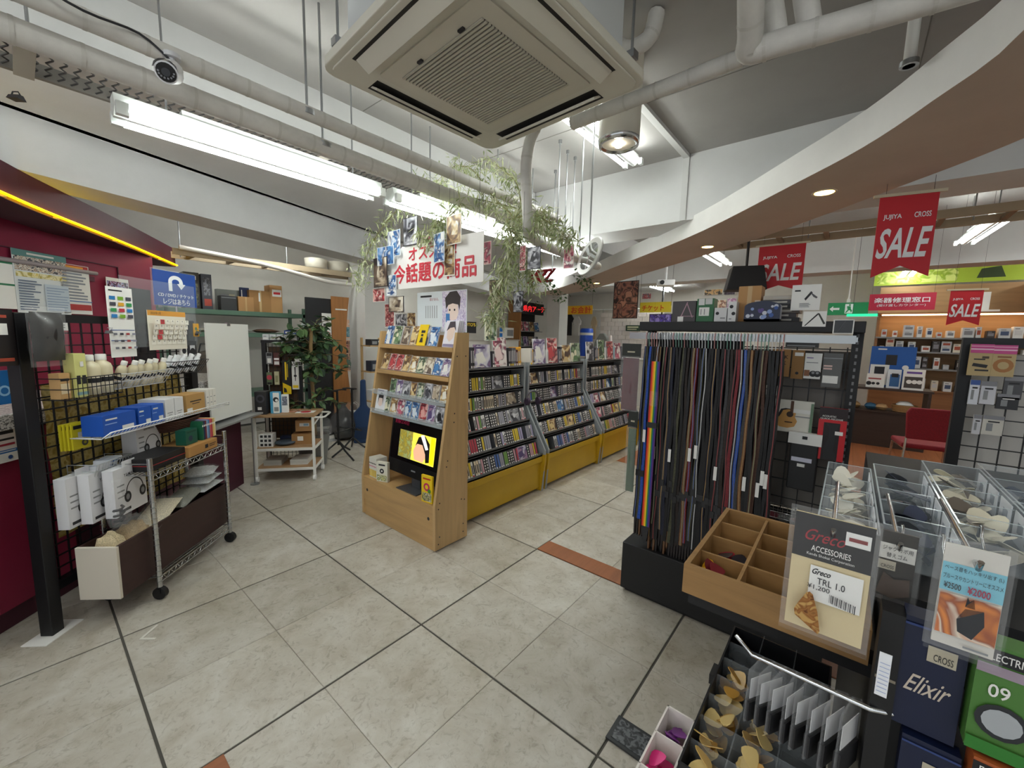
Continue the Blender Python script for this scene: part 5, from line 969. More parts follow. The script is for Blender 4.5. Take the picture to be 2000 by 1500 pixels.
bx('product_box', 'white carton with an ornament photo at the end of the repair counter', (1760, 722, 1803, 762), 7.87, .06, PAPER, [('r', .15, .8, .85, .9, M('#6a4a9a')), ('r', .08, .1, .9, .65, M('#4a4440')), ('c', .3, .4, .1, PAPER), ('c', .55, .4, .1, PAPER), ('c', .78, .4, .1, PAPER)], .851)
for i, (x, c_, nm) in enumerate(((.12, '#b08a5a', 'tan'), (.3, '#3a6a8a', 'blue'), (.42, '#c8a070', 'straw'))): tag(pillow(.14, .12, .09, M(c_, .7, 0, 'fabric'), 60+i).build('cloth_bundle', None, (x, 8.0, .522)), nm+' cloth bundle on the shelf of the repair counter', 'bundle')
t = thing('wicker_basket', 'tan wicker basket of white cloths under the repair counter top', 'basket', (.66, 8.0, .521)); b = B()
for j in range(7): b.tube([((.11+.004*j)*math.cos(a), (.09+.004*j)*math.sin(a), .01+j*.014) for a in [2*PI*k/16 for k in range(17)]], .008, M('#b58a58', .7), 5)
b.build('woven_side', t); pillow(.18, .15, .09, PAPER, 71).build('cloth', t, (0, 0, .06))
t = thing('red_chair', 'red fabric chair with a chrome frame in front of the repair counter', 'chair', (.72, 5.75, 0), .15); rf = M('#8e1626', .7, 0, 'fabric')
B().prism([(-.21, .53), (.21, .53), (.23, .8), (.2, .85), (-.2, .85), (-.23, .8)], -.02, .02, rf, 'y').build('backrest', t, bev=.012); B().box(-.22, .05, .42, .22, .46, .47, rf).build('seat', t, bev=.015)
for s in (-1, 1):
    B().tube([(s*.2, .0, .7), (s*.2, .03, .45), (s*.23, -.04, .0)], .011, CHROME, 8).build('rear_leg', t); B().tube([(s*.2, .04, .42), (s*.21, .42, .42), (s*.22, .47, 0)], .011, CHROME, 8).build('front_leg', t)
wd = M('#9a6a40', .5, 0, 'wood', .6, 1)
t = thing('wall_shelf_unit', 'lit wooden wall shelf unit behind the repair counter', 'shelf unit', (0, 9.3, 0)); X_0, X_1 = .3, 3.6
B().box(X_0, .32, 0, X_1, .36, 2.45, M('#a8845c', .6, 0, 'wood', .5, 1)).build('back_panel', t); zs = [.75, 1.1, 1.37, 1.6, 2.0]
for z in zs: B().box(X_0, .0, z-.025, X_1, .32, z, wd if z > 1.9 or z < .8 else M('#8a8a88', .4)).build('shelf', t)
for x in (X_0, 2.0, X_1-.03): B().box(x, .02, 0, x+.03, .32, 2.0, wd).build('side', t)
B().box(X_0, .03, 0, X_1, .05, .74, wd).build('base_board', t); B().box(X_0+.05, .05, 1.955, X_1-.05, .1, 1.97, M('#ffd9a8', .4, 0, 'emit', 7)).build('light_strip', t)
RZ = random.Random(40); wcol = [('white', '#ececea'), ('pale grey', '#cfd2d4'), ('cream', '#e3dac6'), ('dark', '#3f3a38')]
for z in zs[:4]:
    x = X_0+.07
    while x < 2.9:
        nm, c_ = RZ.choices(wcol, [6, 3, 2, 2])[0]; w_ = RZ.uniform(.05, .13); hh = RZ.uniform(.07, .19); n_ = 1 if hh > .12 else RZ.choice([1, 1, 2])
        for q in range(n_):
            if z+.001+(q+1)*hh > z+.24: break
            pack('parts_box', '%s small parts box on the %s shelf of the lit unit' % (nm, {.75: 'lowest', 1.1: 'second', 1.37: 'third', 1.6: 'fourth'}[z]), 'box', w_, .14, hh-.002, (x+w_/2, 9.33, z+.001+q*hh), 0, M(c_, .5), [('r', .15, .3, .85, .7, M(RZ.choice(['#8a8a90', '#d8d8d8', '#4a5a7a', '#b0543a']))), ('r', .15, .8, .6, .88, GREY)], 'parts boxes on the lit shelves')
        x += w_+RZ.uniform(.012, .08)
for i in range(5):
    for j in range(4): pack('cardboard_box', 'small brown cardboard drawer with a white label stacked on the wall unit', 'box', .15, .25, .105, (2.0+i*.157, 9.34, 2.001+j*.107), 0, M('#b8885a', .7), [('r', .35, .35, .65, .55, PAPER)], 'stacked cardboard drawers')
t = thing('music_stand_box', 'white angled stand on top of the wall unit behind the repair banner', 'stand', (1.45, 9.45, 2.001)); B().box(-.2, -.08, 0, .2, .08, .03, PAPER).build('base', t); B().box(-.12, -.01, .03, -.05, .03, .35, PAPER).build('upright', t); B().box(.02, -.01, .03, .1, .02, .3, PAPER).build('upright', t)
card('green_poster', 'long lime green poster strip high on the wall over the repair shelves', 'poster', 2.0, .28, (1.2, 9.62, 2.48), 0, M('#a8c03a', .5), [('r', .02, .1, .5, .9, pic(['#b8cc4a', '#8aa828', '#d0dc7a'], 3, 2)), ('p', [(.6, .2), (.75, .2), (.72, .8), (.62, .7)], M('#3a4a2a'))])
# ---- second black grid on the right
t = thing('grid_stand', 'black framed wire grid panel behind the clear pick trays', 'display stand', (.43, 2.9, 0)); L_ = 1.1
for x in (0, L_): B().box(x-.022, -.02, 0, x+.022, .02, 1.52, blk).build('post', t)
B().box(.022, -.02, 1.475, L_-.022, .02, 1.52, blk).build('top_rail', t); B().box(.022, -.02, .2, L_-.022, .02, .24, blk).build('bottom_rail', t)
w0 = B().box(-.0025, -.0025, .24, .0025, .0025, 1.475, gw).build('wire', t, (.08, 0, 0)); h0 = B().box(.022, -.006, -.0025, L_-.022, -.001, .0025, gw).build('wire', t, (0, 0, .3))
for i in range(1, 15): o = w0.copy(); col.objects.link(o); o.location = (.08+i*.068, 0, 0)
for i in range(1, 17): o = h0.copy(); col.objects.link(o); o.location = (0, 0, .3+i*.07)
B().box(.03, .12, .3, L_-.03, .13, 1.44, M('#c9c6c2', .6)).build('backing_board', t)
tan = M('#c2ab7e', .7)
for k, (px, its) in enumerate((((1893, 672, 1938, 734), [('p', [(.15, .3), (.8, .25), (.85, .35), (.2, .4)], INK), ('r', .2, .5, .7, .54, INK), ('r', .3, .15, .9, .2, INK), ('r', .55, .55, .85, .62, M('#4a3a2a'))]), ((1938, 674, 1984, 736), [('c', .5, .35, .22, M('#a8703a')), ('c', .5, .35, .12, tan), ('r', .2, .6, .8, .65, M('#8a5a34'))]))):
    pxc('sound_card', ('tan card with black tool drawings under a pink strip', 'tan card with a brown ring drawing under a pink strip')[k], 'card', px, 2.84, tan, its+[('r', 0, .72, 1, 1, M('#c84a8a', .5)), ('r', 0, .82, 1, .86, M('#f0c8d8')), ('r', 0, .92, 1, .95, M('#e8a0c0'))], .02)
for k, (px, c_, nm) in enumerate((((1893, 742, 1912, 790), '#e0e2ea', 'white pack with a blue header'), ((1915, 745, 1945, 790), '#d3d3da', 'pale pack with a thin tool'), ((1946, 770, 1990, 800), '#26262a', 'black flat pack'), ((1918, 812, 1960, 850), '#d8d4ca', 'cream pack with a black print'), ((1960, 735, 1998, 780), '#4a4a4e', 'dark grey pack'), ((1900, 810, 1916, 848), '#d5d5da', 'narrow pale pack'))):
    pxc('hang_pack', nm+' on the grid behind the trays', 'package', px, 2.86, M(c_, .4), [('r', 0, .8, 1, 1, M('#3a5aa0' if k == 0 else '#8a8a90')), ('r', .2, .2, .5, .6, GREY), ('r', .25, .65, .8, .72, INK if k != 2 else PAPER)], .015)
# ================================================================ right foreground: pick and string stand
t = thing('pick_stand', 'black display stand carrying clear pick trays and string packs', 'display stand', (0, 0, 0))
B().box(.075, .68, 0, .8, 1.9, 1.08, bk2).build('body', t, bev=.004); B().box(.075, .84, 1.08, .8, 1.9, 1.098, bk2).build('top_board', t)
for q in ((-.2, .8, .968), (-.2, 1.08, .968), (-.19, .62, .74), (-.17, .9, .74)): B().box(q[0], q[1], q[2], .075, q[1]+.04, q[2]+.0225, bk2).build('arm', t)
pk = [(.0, -.016), (.006, -.013), (.011, -.003), (.0135, .007), (.012, .0125), (.006, .015), (0, .0155), (-.006, .015), (-.012, .0125), (-.0135, .007), (-.011, -.003), (-.006, -.013)]
EDGE = M('#e8f2f6', .1, 0, 'film', .5); pmesh = {}; RP = random.Random(77)
def pick(c_, nm, loc, where, grp, big=1.0):
    k = (c_, big)
    if k not in pmesh: o = pmesh[k] = B().prism([(u*big, v*big) for u, v in pk], -.0006, .0006, M(c_, .3)).build('guitar_pick')
    else: o = pmesh[k].copy(); col.objects.link(o)
    o.location = loc; o.rotation_euler = (RP.uniform(-.7, .7), RP.uniform(-.7, .7), RP.uniform(0, 6.28)); return tag(o, '%s guitar pick %s' % (nm, where), 'pick', grp)
def fill(x0, y0, x1, y1, z, n, cs, where, grp, big=1.0, step=.0085):
    for i in range(n):
        c_, nm = RP.choice(cs); pick(c_, nm, (RP.uniform(x0+.016*big, x1-.016*big), RP.uniform(y0+.016*big, y1-.016*big), z+.012+i*step*.62), where, grp, big)
trays = [(-.018, .066, .87, [('#e6e2d4', 'ivory white')], 10, 'in the clear tray of ivory picks'), (.072, .168, .935, [('#1d2745', 'navy'), ('#20242c', 'black')], 8, 'in the clear tray of dark picks'), (.174, .28, 1.03, [('#e6e0ca', 'cream'), ('#6f665c', 'grey brown'), ('#d9d2bc', 'ivory')], 9, 'in the clear tray of mixed pale picks'), (.286, .41, 1.1, [('#26324a', 'dark blue'), ('#3a4250', 'slate')], 4, 'in the clear tray beside the chrome hooks')]
for k, (x0, x1, y0, cs, n_, wh_) in enumerate(trays):
    t = thing('pick_tray', 'clear acrylic divided tray of ' + ('ivory picks', 'dark picks', 'mixed pale picks', 'dark blue picks')[k], 'tray', (0, 0, 1.099), 0, 'clear acrylic pick trays'); L_ = .46 if k < 2 else .5; H = .072
    for x in (x0, x1-.002): B().box(x, y0, 0, x+.002, y0+L_, H, ACRYL).box(x-.0003, y0, H, x+.0023, y0+L_, H+.0012, EDGE).build('side_wall', t)
    B().box(x0, y0, 0, x1, y0+L_, .002, ACRYL).build('floor_plate', t)
    for j in range(6): y = y0+j*L_/5.0; B().box(x0+.002, y, .002, x1-.002, y+.0018, H if j in (0, 5) else H*.85, ACRYL).box(x0+.002, y-.0002, H if j in (0, 5) else H*.85, x1-.002, y+.002, (H if j in (0, 5) else H*.85)+.001, EDGE).build('divider', t)
    for j in range(5):
        B().box(x1-.0035, y0+j*L_/5+.01, .008, x1-.0022, y0+(j+1)*L_/5-.012, H-.006, M('#dfe2e8', .6)).box(x1-.0042, y0+j*L_/5+.03, .03, x1-.0035, y0+j*L_/5+.06, .05, M('#9aa0ac')).build('price_card', t)
        fill(x0+.002, y0+j*L_/5, x1-.004, y0+(j+1)*L_/5, 1.102, n_, cs, wh_, 'picks in the clear trays', 1.3 if k != 1 else 1.5)
    for h_ in (.25, .75):
        hx = x0+(x1-x0)*h_; B().tube([(hx, y0+.012, H-.02), (hx, y0+.004, H+.004), (hx, y0-.006, H+.004), (hx, y0-.012, H-.012), (hx, y0-.1, H-.05), (hx, y0-.115, H-.043)], .0022, CHROME, 6).build('chrome_hook', t)
# wooden divided tray
wt = M('#9a7546', .6, 0, 'wood', 1.6, 1); wx0, wx1, wy0, wy1, wz0, wz1 = -.21, .065, .79, 1.14, .992, 1.05
t = thing('wooden_tray', 'shallow wooden tray divided into square pick compartments', 'tray', (0, 0, 0)); e = .009
for a in ((wx0, wy0, wx1, wy0+e), (wx0, wy1-e, wx1, wy1), (wx0, wy0+e, wx0+e, wy1-e), (wx1-e, wy0+e, wx1, wy1-e)): B().box(a[0], a[1], wz0, a[2], a[3], wz1, wt).build('side_board', t)
B().box(wx0+e, wy0+e, wz0, wx1-e, wy1-e, wz0+.005, M('#7d5730', .7)).build('bottom_board', t)
for j in range(1, 4): y = wy0+j*(wy1-wy0)/4; B().box(wx0+e, y-.0025, wz0+.005, wx1-e, y+.0025, wz1-.006, wt).build('divider', t)
for i in range(1, 3): x = wx0+i*(wx1-wx0)/3; B().box(x-.0028, wy0+e, wz0+.005, x+.0028, wy1-e, wz1-.003, wt).build('divider', t)
cw_ = (wx1-wx0)/3; ch_ = (wy1-wy0)/4; W1 = 'in the wooden divided tray'; G1 = 'picks in the wooden tray'
fill(wx0+.01, wy0+.01, wx0+cw_, wy0+ch_, .997, 6, [('#f0b41c', 'yellow'), ('#4a1a20', 'dark red'), ('#7a1822', 'red')], W1, G1, 1.1); fill(wx0+.01, wy0+ch_, wx0+cw_, wy0+2*ch_, .997, 4, [('#8a1f2a', 'red'), ('#26222a', 'black')], W1, G1, 1.1); fill(wx0+.01, wy0+3*ch_, wx0+cw_, wy1-.01, .997, 2, [('#22252c', 'black')], W1, G1, 1.2); fill(wx0+cw_, wy0+.01, wx0+2*cw_, wy0+ch_, .997, 2, [('#26222a', 'black')], W1, G1)
# lower black tray, tan picks in clear dividers
x0, x1, y0, y1, z0, z1 = -.142, .03, .585, .97, .763, .85
t = thing('pick_box', 'black tray with clear dividers full of tan picks', 'tray', (0, 0, 0)); bt = M('#17171a', .4)
for a in ((x0, y0, x1, y0+.003), (x0, y1-.003, x1, y1), (x0, y0+.003, x0+.003, y1-.003), (x1-.003, y0+.003, x1, y1-.003)): B().box(a[0], a[1], z0, a[2], a[3], z1, bt).build('side_wall', t)
B().box(x0, y0, z0-.001, x1, y1, z0+.002, bt).build('floor_plate', t); cl2 = M('#cfd6da', .05, 0, 'film', .14)
for i in (1, 2): x = x0+i*(x1-x0)/3; B().box(x-.001, y0+.003, z0+.002, x+.001, y1-.003, z1+.006, cl2).build('divider', t)
for j in range(1, 7): y = y0+j*(y1-y0)/7; B().box(x0+.003, y-.001, z0+.002, x1-.003, y+.001, z1-.004, cl2).build('divider', t)
for j in range(7):
    for i in range(2):
        xa = x0+i*(x1-x0)/3; ya = y0+j*(y1-y0)/7; cs = [('#cfa860', 'tan'), ('#d9bd7c', 'honey'), ('#b98a3a', 'amber')] if j < 5 else [('#6a7484', 'grey blue'), ('#26262a', 'black')]
        fill(xa, ya, xa+(x1-x0)/3, ya+(y1-y0)/7, z0+.01, 9 if j < 5 else 3, cs, 'in the lower black tray', 'picks in the lower black tray', .98, .012)
pxw = M('#e9e2dc', .5); t = thing('pink_pick_box', 'small white box of pink and purple picks beside the black tray', 'tray', (0, 0, 0)); X_0, X_1, Y_0, Y_1, Z_0 = -.195, -.147, .5, .7, .763
for a in ((X_0, Y_0, X_1, Y_0+.003), (X_0, Y_1-.003, X_1, Y_1), (X_0, Y_0, X_0+.003, Y_1), (X_1-.003, Y_0, X_1, Y_1), (X_0, .568, X_1, .57), (X_0, .636, X_1, .638)): B().box(a[0], a[1], Z_0, a[2], a[3], Z_0+.06, pxw).build('wall', t)
B().box(X_0, Y_0, Z_0-.001, X_1, Y_1, Z_0+.002, M('#e0a8c0', .5)).build('floor_plate', t)
fill(X_0, .64, X_1, .697, Z_0, 6, [('#7a2a8a', 'purple')], 'in the small white box', 'picks in the small white box', .95, .012); fill(X_0, .57, X_1, .635, Z_0, 6, [('#d8207a', 'hot pink')], 'in the small white box', 'picks in the small white box', .95, .012); fill(X_0, .503, X_1, .567, Z_0, 5, [('#e870a8', 'pale pink')], 'in the small white box', 'picks in the small white box', .95, .012)
# chrome arm with a row of clear packs
a_ = atY(1437, 1240, .74); k_ = atY(1470, 1280, .735); c_ = atY(1700, 1385, .66); t = thing('hook_arm', 'long chrome hook arm above the lower black tray', 'hook', c_); B().tube([(.06, .03, 0), (0, 0, 0), tuple(k_-c_), tuple(a_-c_)], .0035, CHROME, 8).build('rod', t)
for i in range(8):
    f = .12+.11*i; q = c_.lerp(k_, f); t = thing('clear_pack', 'clear packet with a white card hanging on the long chrome arm', 'package', q, 1.1+RP.uniform(-.1, .1), 'clear packets on the chrome arm')
    B().prism([(-.03, -.1), (.03, -.1), (.028, -.01), (0, .006), (-.028, -.01)], -.0012, .0012, FILM, 'y').build('plastic_bag', t); B().box(-.024, -.002, -.06, .02, -.0013, -.025, M('#d9d9da', .6)).box(-.026, -.004, -.098, .024, .004, -.065, M('#2a2a2c', .6)).build('contents', t)
# hanging packs facing the viewer
def fpk(name, label, px, y, base, items, th=.003, bagm=True, cat='package', grow=.006):
    o = pxc(name, label, cat, px, y, base, items, th); w_ = max(v.co.x for v in o.data.vertices)*2; h_ = max(v.co.z for v in o.data.vertices)
    if bagm:
        B().box(-w_/2-grow, -.004, -grow*1.5, w_/2+grow, -.0035, h_+grow*.5, M('#f2f4f6', .06, 0, 'film', .03)).box(-w_/2-grow, .006, -grow*1.5, w_/2+grow, .0065, h_+grow, CLEAR).build('plastic_sleeve', o)
        B().tube([(0, .22, h_-.012), (0, .0, h_-.014), (0, -.014, h_-.016), (0, -.02, h_-.006)], .0028, CHROME, 7).build('hook', o)
    return o
crm = M('#d9c79c', .6)
pk2 = [(.12+.36*u, .04+.34*v) for u, v in ((.0, .45), (.05, .3), (.95, .0), (1, .1), (.85, .55), (.62, .95), (.5, 1), (.38, .95), (.1, .6))]
fpk('pick_pack', 'black and cream packet with one large tortoiseshell pick', (1541, 1012, 1700, 1245), .634, crm, [('r', 0, .62, 1, 1, M('#1c1a1a', .5)), ('t', 'Greco', .42, .83, .1, M('#a01f2a'), .006, .52, .35), ('t', 'ACCESSORIES', .5, .72, .05, WHITE, .01, .5), ('t', 'Kanda Shokai Corporation', .5, .665, .03, WHITE, 0, .6), ('r', .66, .82, .96, .93, PAPER), ('r', .7, .86, .92, .89, M('#8a3a3a')), ('r', .27, .28, .93, .58, PAPER), ('t', 'Greco', .42, .535, .05, INK, .02, .24, .3), ('t', 'TRL 1.0', .55, .46, .055, INK, 0, .35), ('t', '¥1,200', .4, .4, .045, INK)] + [('r', .55+.018*i, .31, .55+.018*i+.004+.004*(i % 3), .38, INK) for i in range(18)] + [('p', pk2, M(('#6a3d1e', '#a5713a', '#8a5528', '#c49a5a'), .25, 0, 'pic', 26, 2))], .003)
fpk('rubber_pack', 'clear packet of black rubber pieces with a handwritten white label', (1712, 1040, 1788, 1170), .72, M('#3a3632', .4), [('r', .02, .58, .98, .82, PAPER), ('t', 'ジャグカポ用', .5, .75, .07, INK, 0, .8), ('t', '替えゴム', .5, .65, .07, INK, 0, .55), ('r', .02, .42, .5, .56, M('#c9c2b0')), ('t', 'CROSS', .28, .47, .05, INK, 0, .35), ('p', [(.05, .05), (.5, .0), (.95, .1), (.9, .35), (.5, .3), (.2, .38)], M('#5a4a40'))], .004)
fpk('bass_pick_pack', 'packet with a blue handwritten price label and a dark thumb pick on orange flames', (1830, 1070, 1960, 1275), .64, M('#d8d4cc', .5), [('r', 0, .54, 1, .82, M('#7fc3d6')), ('t', 'ベース音をハッキリ出す (L)', .5, .77, .05, INK, 0, .92), ('t', 'ブルースやカントリーにオススメ', .5, .69, .05, INK, 0, .94), ('t', '¥2500', .2, .6, .06, INK, .01, .28), ('t', '¥2000', .62, .6, .075, M('#a02a4a'), .02, .36), ('r', .02, .12, .98, .53, M(('#d8a06a', '#c86a2a', '#e8dcc8', '#9a4a1c', '#e0852f'), .5, 0, 'pic', 8, 5)), ('p', [(.38, .18), (.62, .14), (.78, .3), (.74, .44), (.45, .42), (.34, .3)], M('#22242a', .3)), ('p', [(.44, .44), (.6, .44), (.56, .53), (.5, .5), (.46, .54)], INK), ('r', .5, .04, .9, .06, GREY)], .003)
nv = M('#101a38', .4)
def strings(label, px, y, z_lab='EXTRA'):
    return fpk('string_pack', label, px, y, nv, [('t', 'Elixir', .5, .42, .16, M('#cdbfae'), .006, .66, .3), ('r', .4, .66, .85, .8, M('#b9b09a')), ('t', 'CROSS', .65, .71, .06, INK, 0, .3), ('r', 0, .93, 1, .95, M('#2c4078'))], .03, False)
strings('navy string pack with flowing cream lettering under the flame packet', (1752, 1215, 1885, 1440), .668); strings('navy string pack partly below the upper navy one', (1745, 1450, 1868, 1640), .662)
fpk('string_pack', 'green string pack with a black ELECTRIC band and number 09', (1893, 1270, 2050, 1490), .655, M('#4b7a36', .4), [('r', 0, .84, 1, .97, M('#16161a')), ('t', 'ELECTRIC', .4, .905, .07, WHITE, .01, .6), ('r', 0, .74, 1, .83, M('#9a8a98')), ('t', '09', .35, .6, .12, WHITE, .01, .3), ('c', .45, .33, .16, M('#26282c')), ('c', .45, .33, .12, M('#a9adb0')), ('r', 0, 0, 1, .12, M('#2f7a2a'))], .03, False)
fpk('string_pack', 'orange footed string pack with a black ELECTRIC band', (1880, 1500, 2030, 1700), .65, M('#a8562a', .4), [('r', 0, .84, 1, .97, M('#16161a')), ('t', 'ELECTRIC', .45, .905, .07, WHITE, .01, .7), ('r', 0, .7, 1, .83, M('#9a8a98'))], .03, False)
fpk('black_pouch', 'long black pouch hanging left of the navy string packs', (1698, 1190, 1745, 1560), .665, M('#121214', .5), [('r', .05, .64, .95, .655, M('#8a8070'))], .03, False)
fpk('lined_note', 'small curled white note paper hanging beside the black pouch', (1712, 1275, 1738, 1362), .63, M('#f2f3f6', .6), [('r', .1, .1+.1*i, .9, .115+.1*i, M('#9aa8d0')) for i in range(8)], .001, False, 'note')
# ================================================================ left back: green shelf, cart, ficus, boards
grn = M('#5f7f6c', .5, .2)
t = thing('steel_shelf', 'grey green steel storage shelf along the cream wall', 'shelf', (-6.4, 1.15, 0)); Ls = 1.62
for y in (0, Ls):
    for x in (0, -.5): B().box(x-.02, y-.02, 0, x+.02, y+.02, 1.8, grn).build('post', t)
for z in (1.72, 1.43, .6): B().box(-.52, -.02, z-.06, .02, Ls+.02, z, grn).build('shelf_board', t, bev=.003)
def sx(name, label, px, x, D_, base, items, z, cat='box'):
    a = atX(px[0], px[3], x); d = atX(px[2], px[3], x); p1 = atX((px[0]+px[2])/2, px[1], x); return pack(name, label, cat, abs(d.y-a.y), D_, max(.03, p1.z-z), (x, (a.y+d.y)/2, z), PI/2, base, items)
dkb = M('#3a342c', .6)
sx('tall_box', 'tall dark box with a mottled side on the green shelf', (362, 532, 392, 597), -6.5, .2, dkb, [('r', .1, .1, .9, .7, pic(['#4a5a3a', '#2a2a2a', '#6a6a4a'], 12, 2)), ('r', .1, .8, .8, .9, PAPER)], 1.722); sx('tall_box', 'tall grey box with a red sticker on the green shelf', (396, 536, 416, 597), -6.5, .2, M('#4a4c54', .6), [('r', .2, .1, .9, .3, M('#b84a3a')), ('r', .2, .4, .8, .9, pic(['#5a6070', '#8a8a90', '#3a3a40'], 12, 5))], 1.722)
sx('black_case', 'black padded case between the boxes on the green shelf', (432, 578, 463, 600), -6.42, .14, M('#1b1b1d', .35), [('r', .05, .85, .95, .9, GREY)], 1.722, 'case'); sx('cardboard_box', 'small brown carton in front on the green shelf', (466, 580, 496, 601), -6.42, .12, KRAFT, [('r', .45, 0, .55, 1, M('#cba878'))], 1.722)
sx('cardboard_box', 'wide brown carton with a taped seam on the green shelf', (488, 568, 530, 602), -6.6, .2, KRAFT2, [('r', .45, 0, .55, 1, M('#c9a878')), ('r', .42, .5, .5, .9, PAPER)], 1.722); sx('cardboard_box', 'brown carton with a red printed white label behind the ficus', (528, 558, 552, 602), -6.62, .2, KRAFT, [('r', .2, .6, .95, .85, PAPER), ('r', .3, .68, .85, .76, RED)], 1.722); sx('plastic_case', 'clear grey plastic case behind the black case on the green shelf', (424, 566, 470, 580), -6.75, .1, M('#8a9088', .3), [('c', .3, .5, .3, GREY), ('r', .5, .1, .75, .8, M('#c8c4a8'))], 1.722, 'case')
sx('navy_book', 'navy blue book on the green shelf', (470, 562, 487, 582), -6.68, .05, M('#1f2f5e', .5), [('r', .1, .1, .2, .9, PAPER)], 1.722, 'book')
for k, (y0, y1, c_, nm) in enumerate(((1.3, 1.7, '#d9d4c8', 'white'), (1.75, 2.1, '#e3e3e0', 'pale'), (2.15, 2.45, '#8a6a54', 'brown'))): tag(pillow(.3, y1-y0, .05, M(c_, .7), 90+k, 8, 6).build('paper_pile', None, (-6.58, (y0+y1)/2, 1.432)), nm+' flat paper pile on the lower board of the green shelf', 'paper')
t = thing('canvas_bag', 'grey brown canvas bag standing on the lowest board of the green shelf', 'bag', (-6.3, 1.5, .6)); B().prism([(-.2, 0), (.2, 0), (.18, .5), (.1, .62), (-.16, .55)], -.1, .1, M('#5a534a', .8, 0, 'fabric'), 'x').build('body', t, bev=.03); B().tube([(0, -.08, .55), (0, -.05, .68), (0, .05, .68), (0, .08, .55)], .01, INK, 6).build('handle', t)
# white board at the counter end, on a thin steel pole
l, w_, h_ = onK(414, 634, 484, 826, -.1); t = thing('white_board', 'blank white board standing at the end of the granite counter', 'board', (l.x, l.y, 0), GA)
B().box(-w_/2, 0, l.z, w_/2, .012, l.z+h_, M('#e6e6e0', .5)).build('sheet', t); B().cyl((w_/2-.01, .006, 0), (w_/2-.01, .006, l.z+.02), .006, STEEL, 8).cyl((w_/2-.01, .006, 0), (w_/2-.01, .006, .01), .04, STEEL, 12).build('pole', t); B().box(-.02, -.004, l.z+h_-.02, .02, .016, l.z+h_+.012, STEEL).build('clip', t)
# white trolley with wooden top
CA = .899; CX = Vector((-4.324, 1.374, 0)); ux = Vector((math.cos(CA), math.sin(CA), 0)); uy = Vector((-math.sin(CA), math.cos(CA), 0))
def Q(a, b_, z): return CX+ux*a+uy*b_+Vector((0, 0, z))
t = thing('white_trolley', 'white metal trolley with a worn wooden top on white casters', 'trolley', CX, CA); L_, W_ = .52, .32; wm = M('#e9e7e2', .4); tw = M('#a98660', .5, 0, 'wood', .8, 1)
for x in (0, L_):
    for y in (0, W_):
        B().box(x-.011, y-.011, .06, x+.011, y+.011, .64, wm).build('leg', t); c_ = B().cyl((x, y, .04), (x, y, .065), .01, wm, 8).build('caster', t); B().cyl((x-.012, y, .028), (x+.012, y, .028), .028, M('#f0f0ee', .4), 16).build('wheel', c_)
B().box(-.03, -.02, .64, L_+.02, W_+.02, .662, tw).build('top', t, bev=.003)
for z in (.33, .13):
    B().box(0, .0, z, L_, W_, z+.012, tw).build('shelf', t)
    for y in (0, W_): B().box(.011, y-.008, z-.022, L_-.011, y+.008, z+.004, wm).build('rail', t)
    for x in (0, L_): B().box(x-.008, .011, z-.022, x+.008, W_-.011, z+.004, wm).build('rail', t)
B().tube([(L_, .0, .55), (L_, W_, .6)], .008, wm, 6).build('side_bar', t); B().tube([(L_, .02, .63), (L_+.08, .02, .63), (L_+.1, .05, .63), (L_+.1, W_-.05, .63), (L_+.08, W_-.02, .63), (L_, W_-.02, .63)], .01, wm, 8).build('handle', t)
def onc(name, label, a0, b0, z, w_, d_, h_, base, items=(), cat='box', rz=0): return pack(name, label, cat, w_, d_, h_, Q(a0, b0, z), CA+rz, base, items)
onc('speaker_box', 'tall dark grey speaker carton at the corner of the white trolley', .05, .03, .664, .1, .12, .22, M('#2a2829', .5), [('c', .5, .7, .18, M('#44424a')), ('c', .5, .7, .1, M('#1b1a1c')), ('r', .25, .2, .6, .33, PAPER), ('r', .1, .02, .6, .12, M('#8a8a90'))])
onc('headset_box', 'light blue and white carton with a headset picture on the trolley', .16, .08, .664, .08, .06, .21, M('#4aa3cf', .5), [('r', .3, .02, 1, .98, PAPER), ('c', .62, .65, .12, INK), ('c', .7, .62, .06, PAPER), ('r', .4, .1, .9, .3, GREY)])
onc('headset_box', 'white leaflet carton leaning beside the light blue one', .235, .12, .664, .06, .03, .18, PAPER, [('r', .1, .4, .9, .9, pic(['#c8d0d8', '#4a4a58', '#8a8a98'], 14, 4))])
tag(B().cbox((0, 0, .001), (.22, .15, .002), M('#c98a74', .6)).cbox((.04, .01, .0025), (.12, .1, .001), M(('#d8b49a', '#6a4a3a', '#b87a5a'), .5, 0, 'pic', 9, 2)).build('leaflet', None, Q(.24, .2, .6635), CA+.2), 'reddish leaflet lying on the wooden trolley top', 'leaflet'); tag(B().cbox((0, 0, .001), (.17, .12, .002), PAPER).lathe([(.03, .0022), (.05, .0026), (.03, .003)], RED, 14).build('leaflet', None, Q(.42, .14, .6635), CA), 'white leaflet with a red ring print on the trolley top', 'leaflet')
onc('cardboard_box', 'tilted brown carton with a white label on the trolley shelf', .4, .12, .47, .15, .13, .11, KRAFT, [('r', .25, .45, .85, .75, PAPER), ('r', .5, .5, .8, .7, M('#8ab0c8'))], rz=.05); onc('cardboard_box', 'low brown carton under the tilted one on the trolley', .38, .1, .3425, .18, .16, .1, KRAFT2, [('r', .3, .35, .6, .8, PAPER)])
for j in range(3): onc('window_box', ('lowest', 'middle', 'topmost')[j]+' white carton with dark square windows stacked on the trolley', .08, .03, .3425+.042*j, .12, .1, .04, PAPER, [('r', .1+.3*q, .2, .3+.3*q, .8, INK) for q in range(3)])
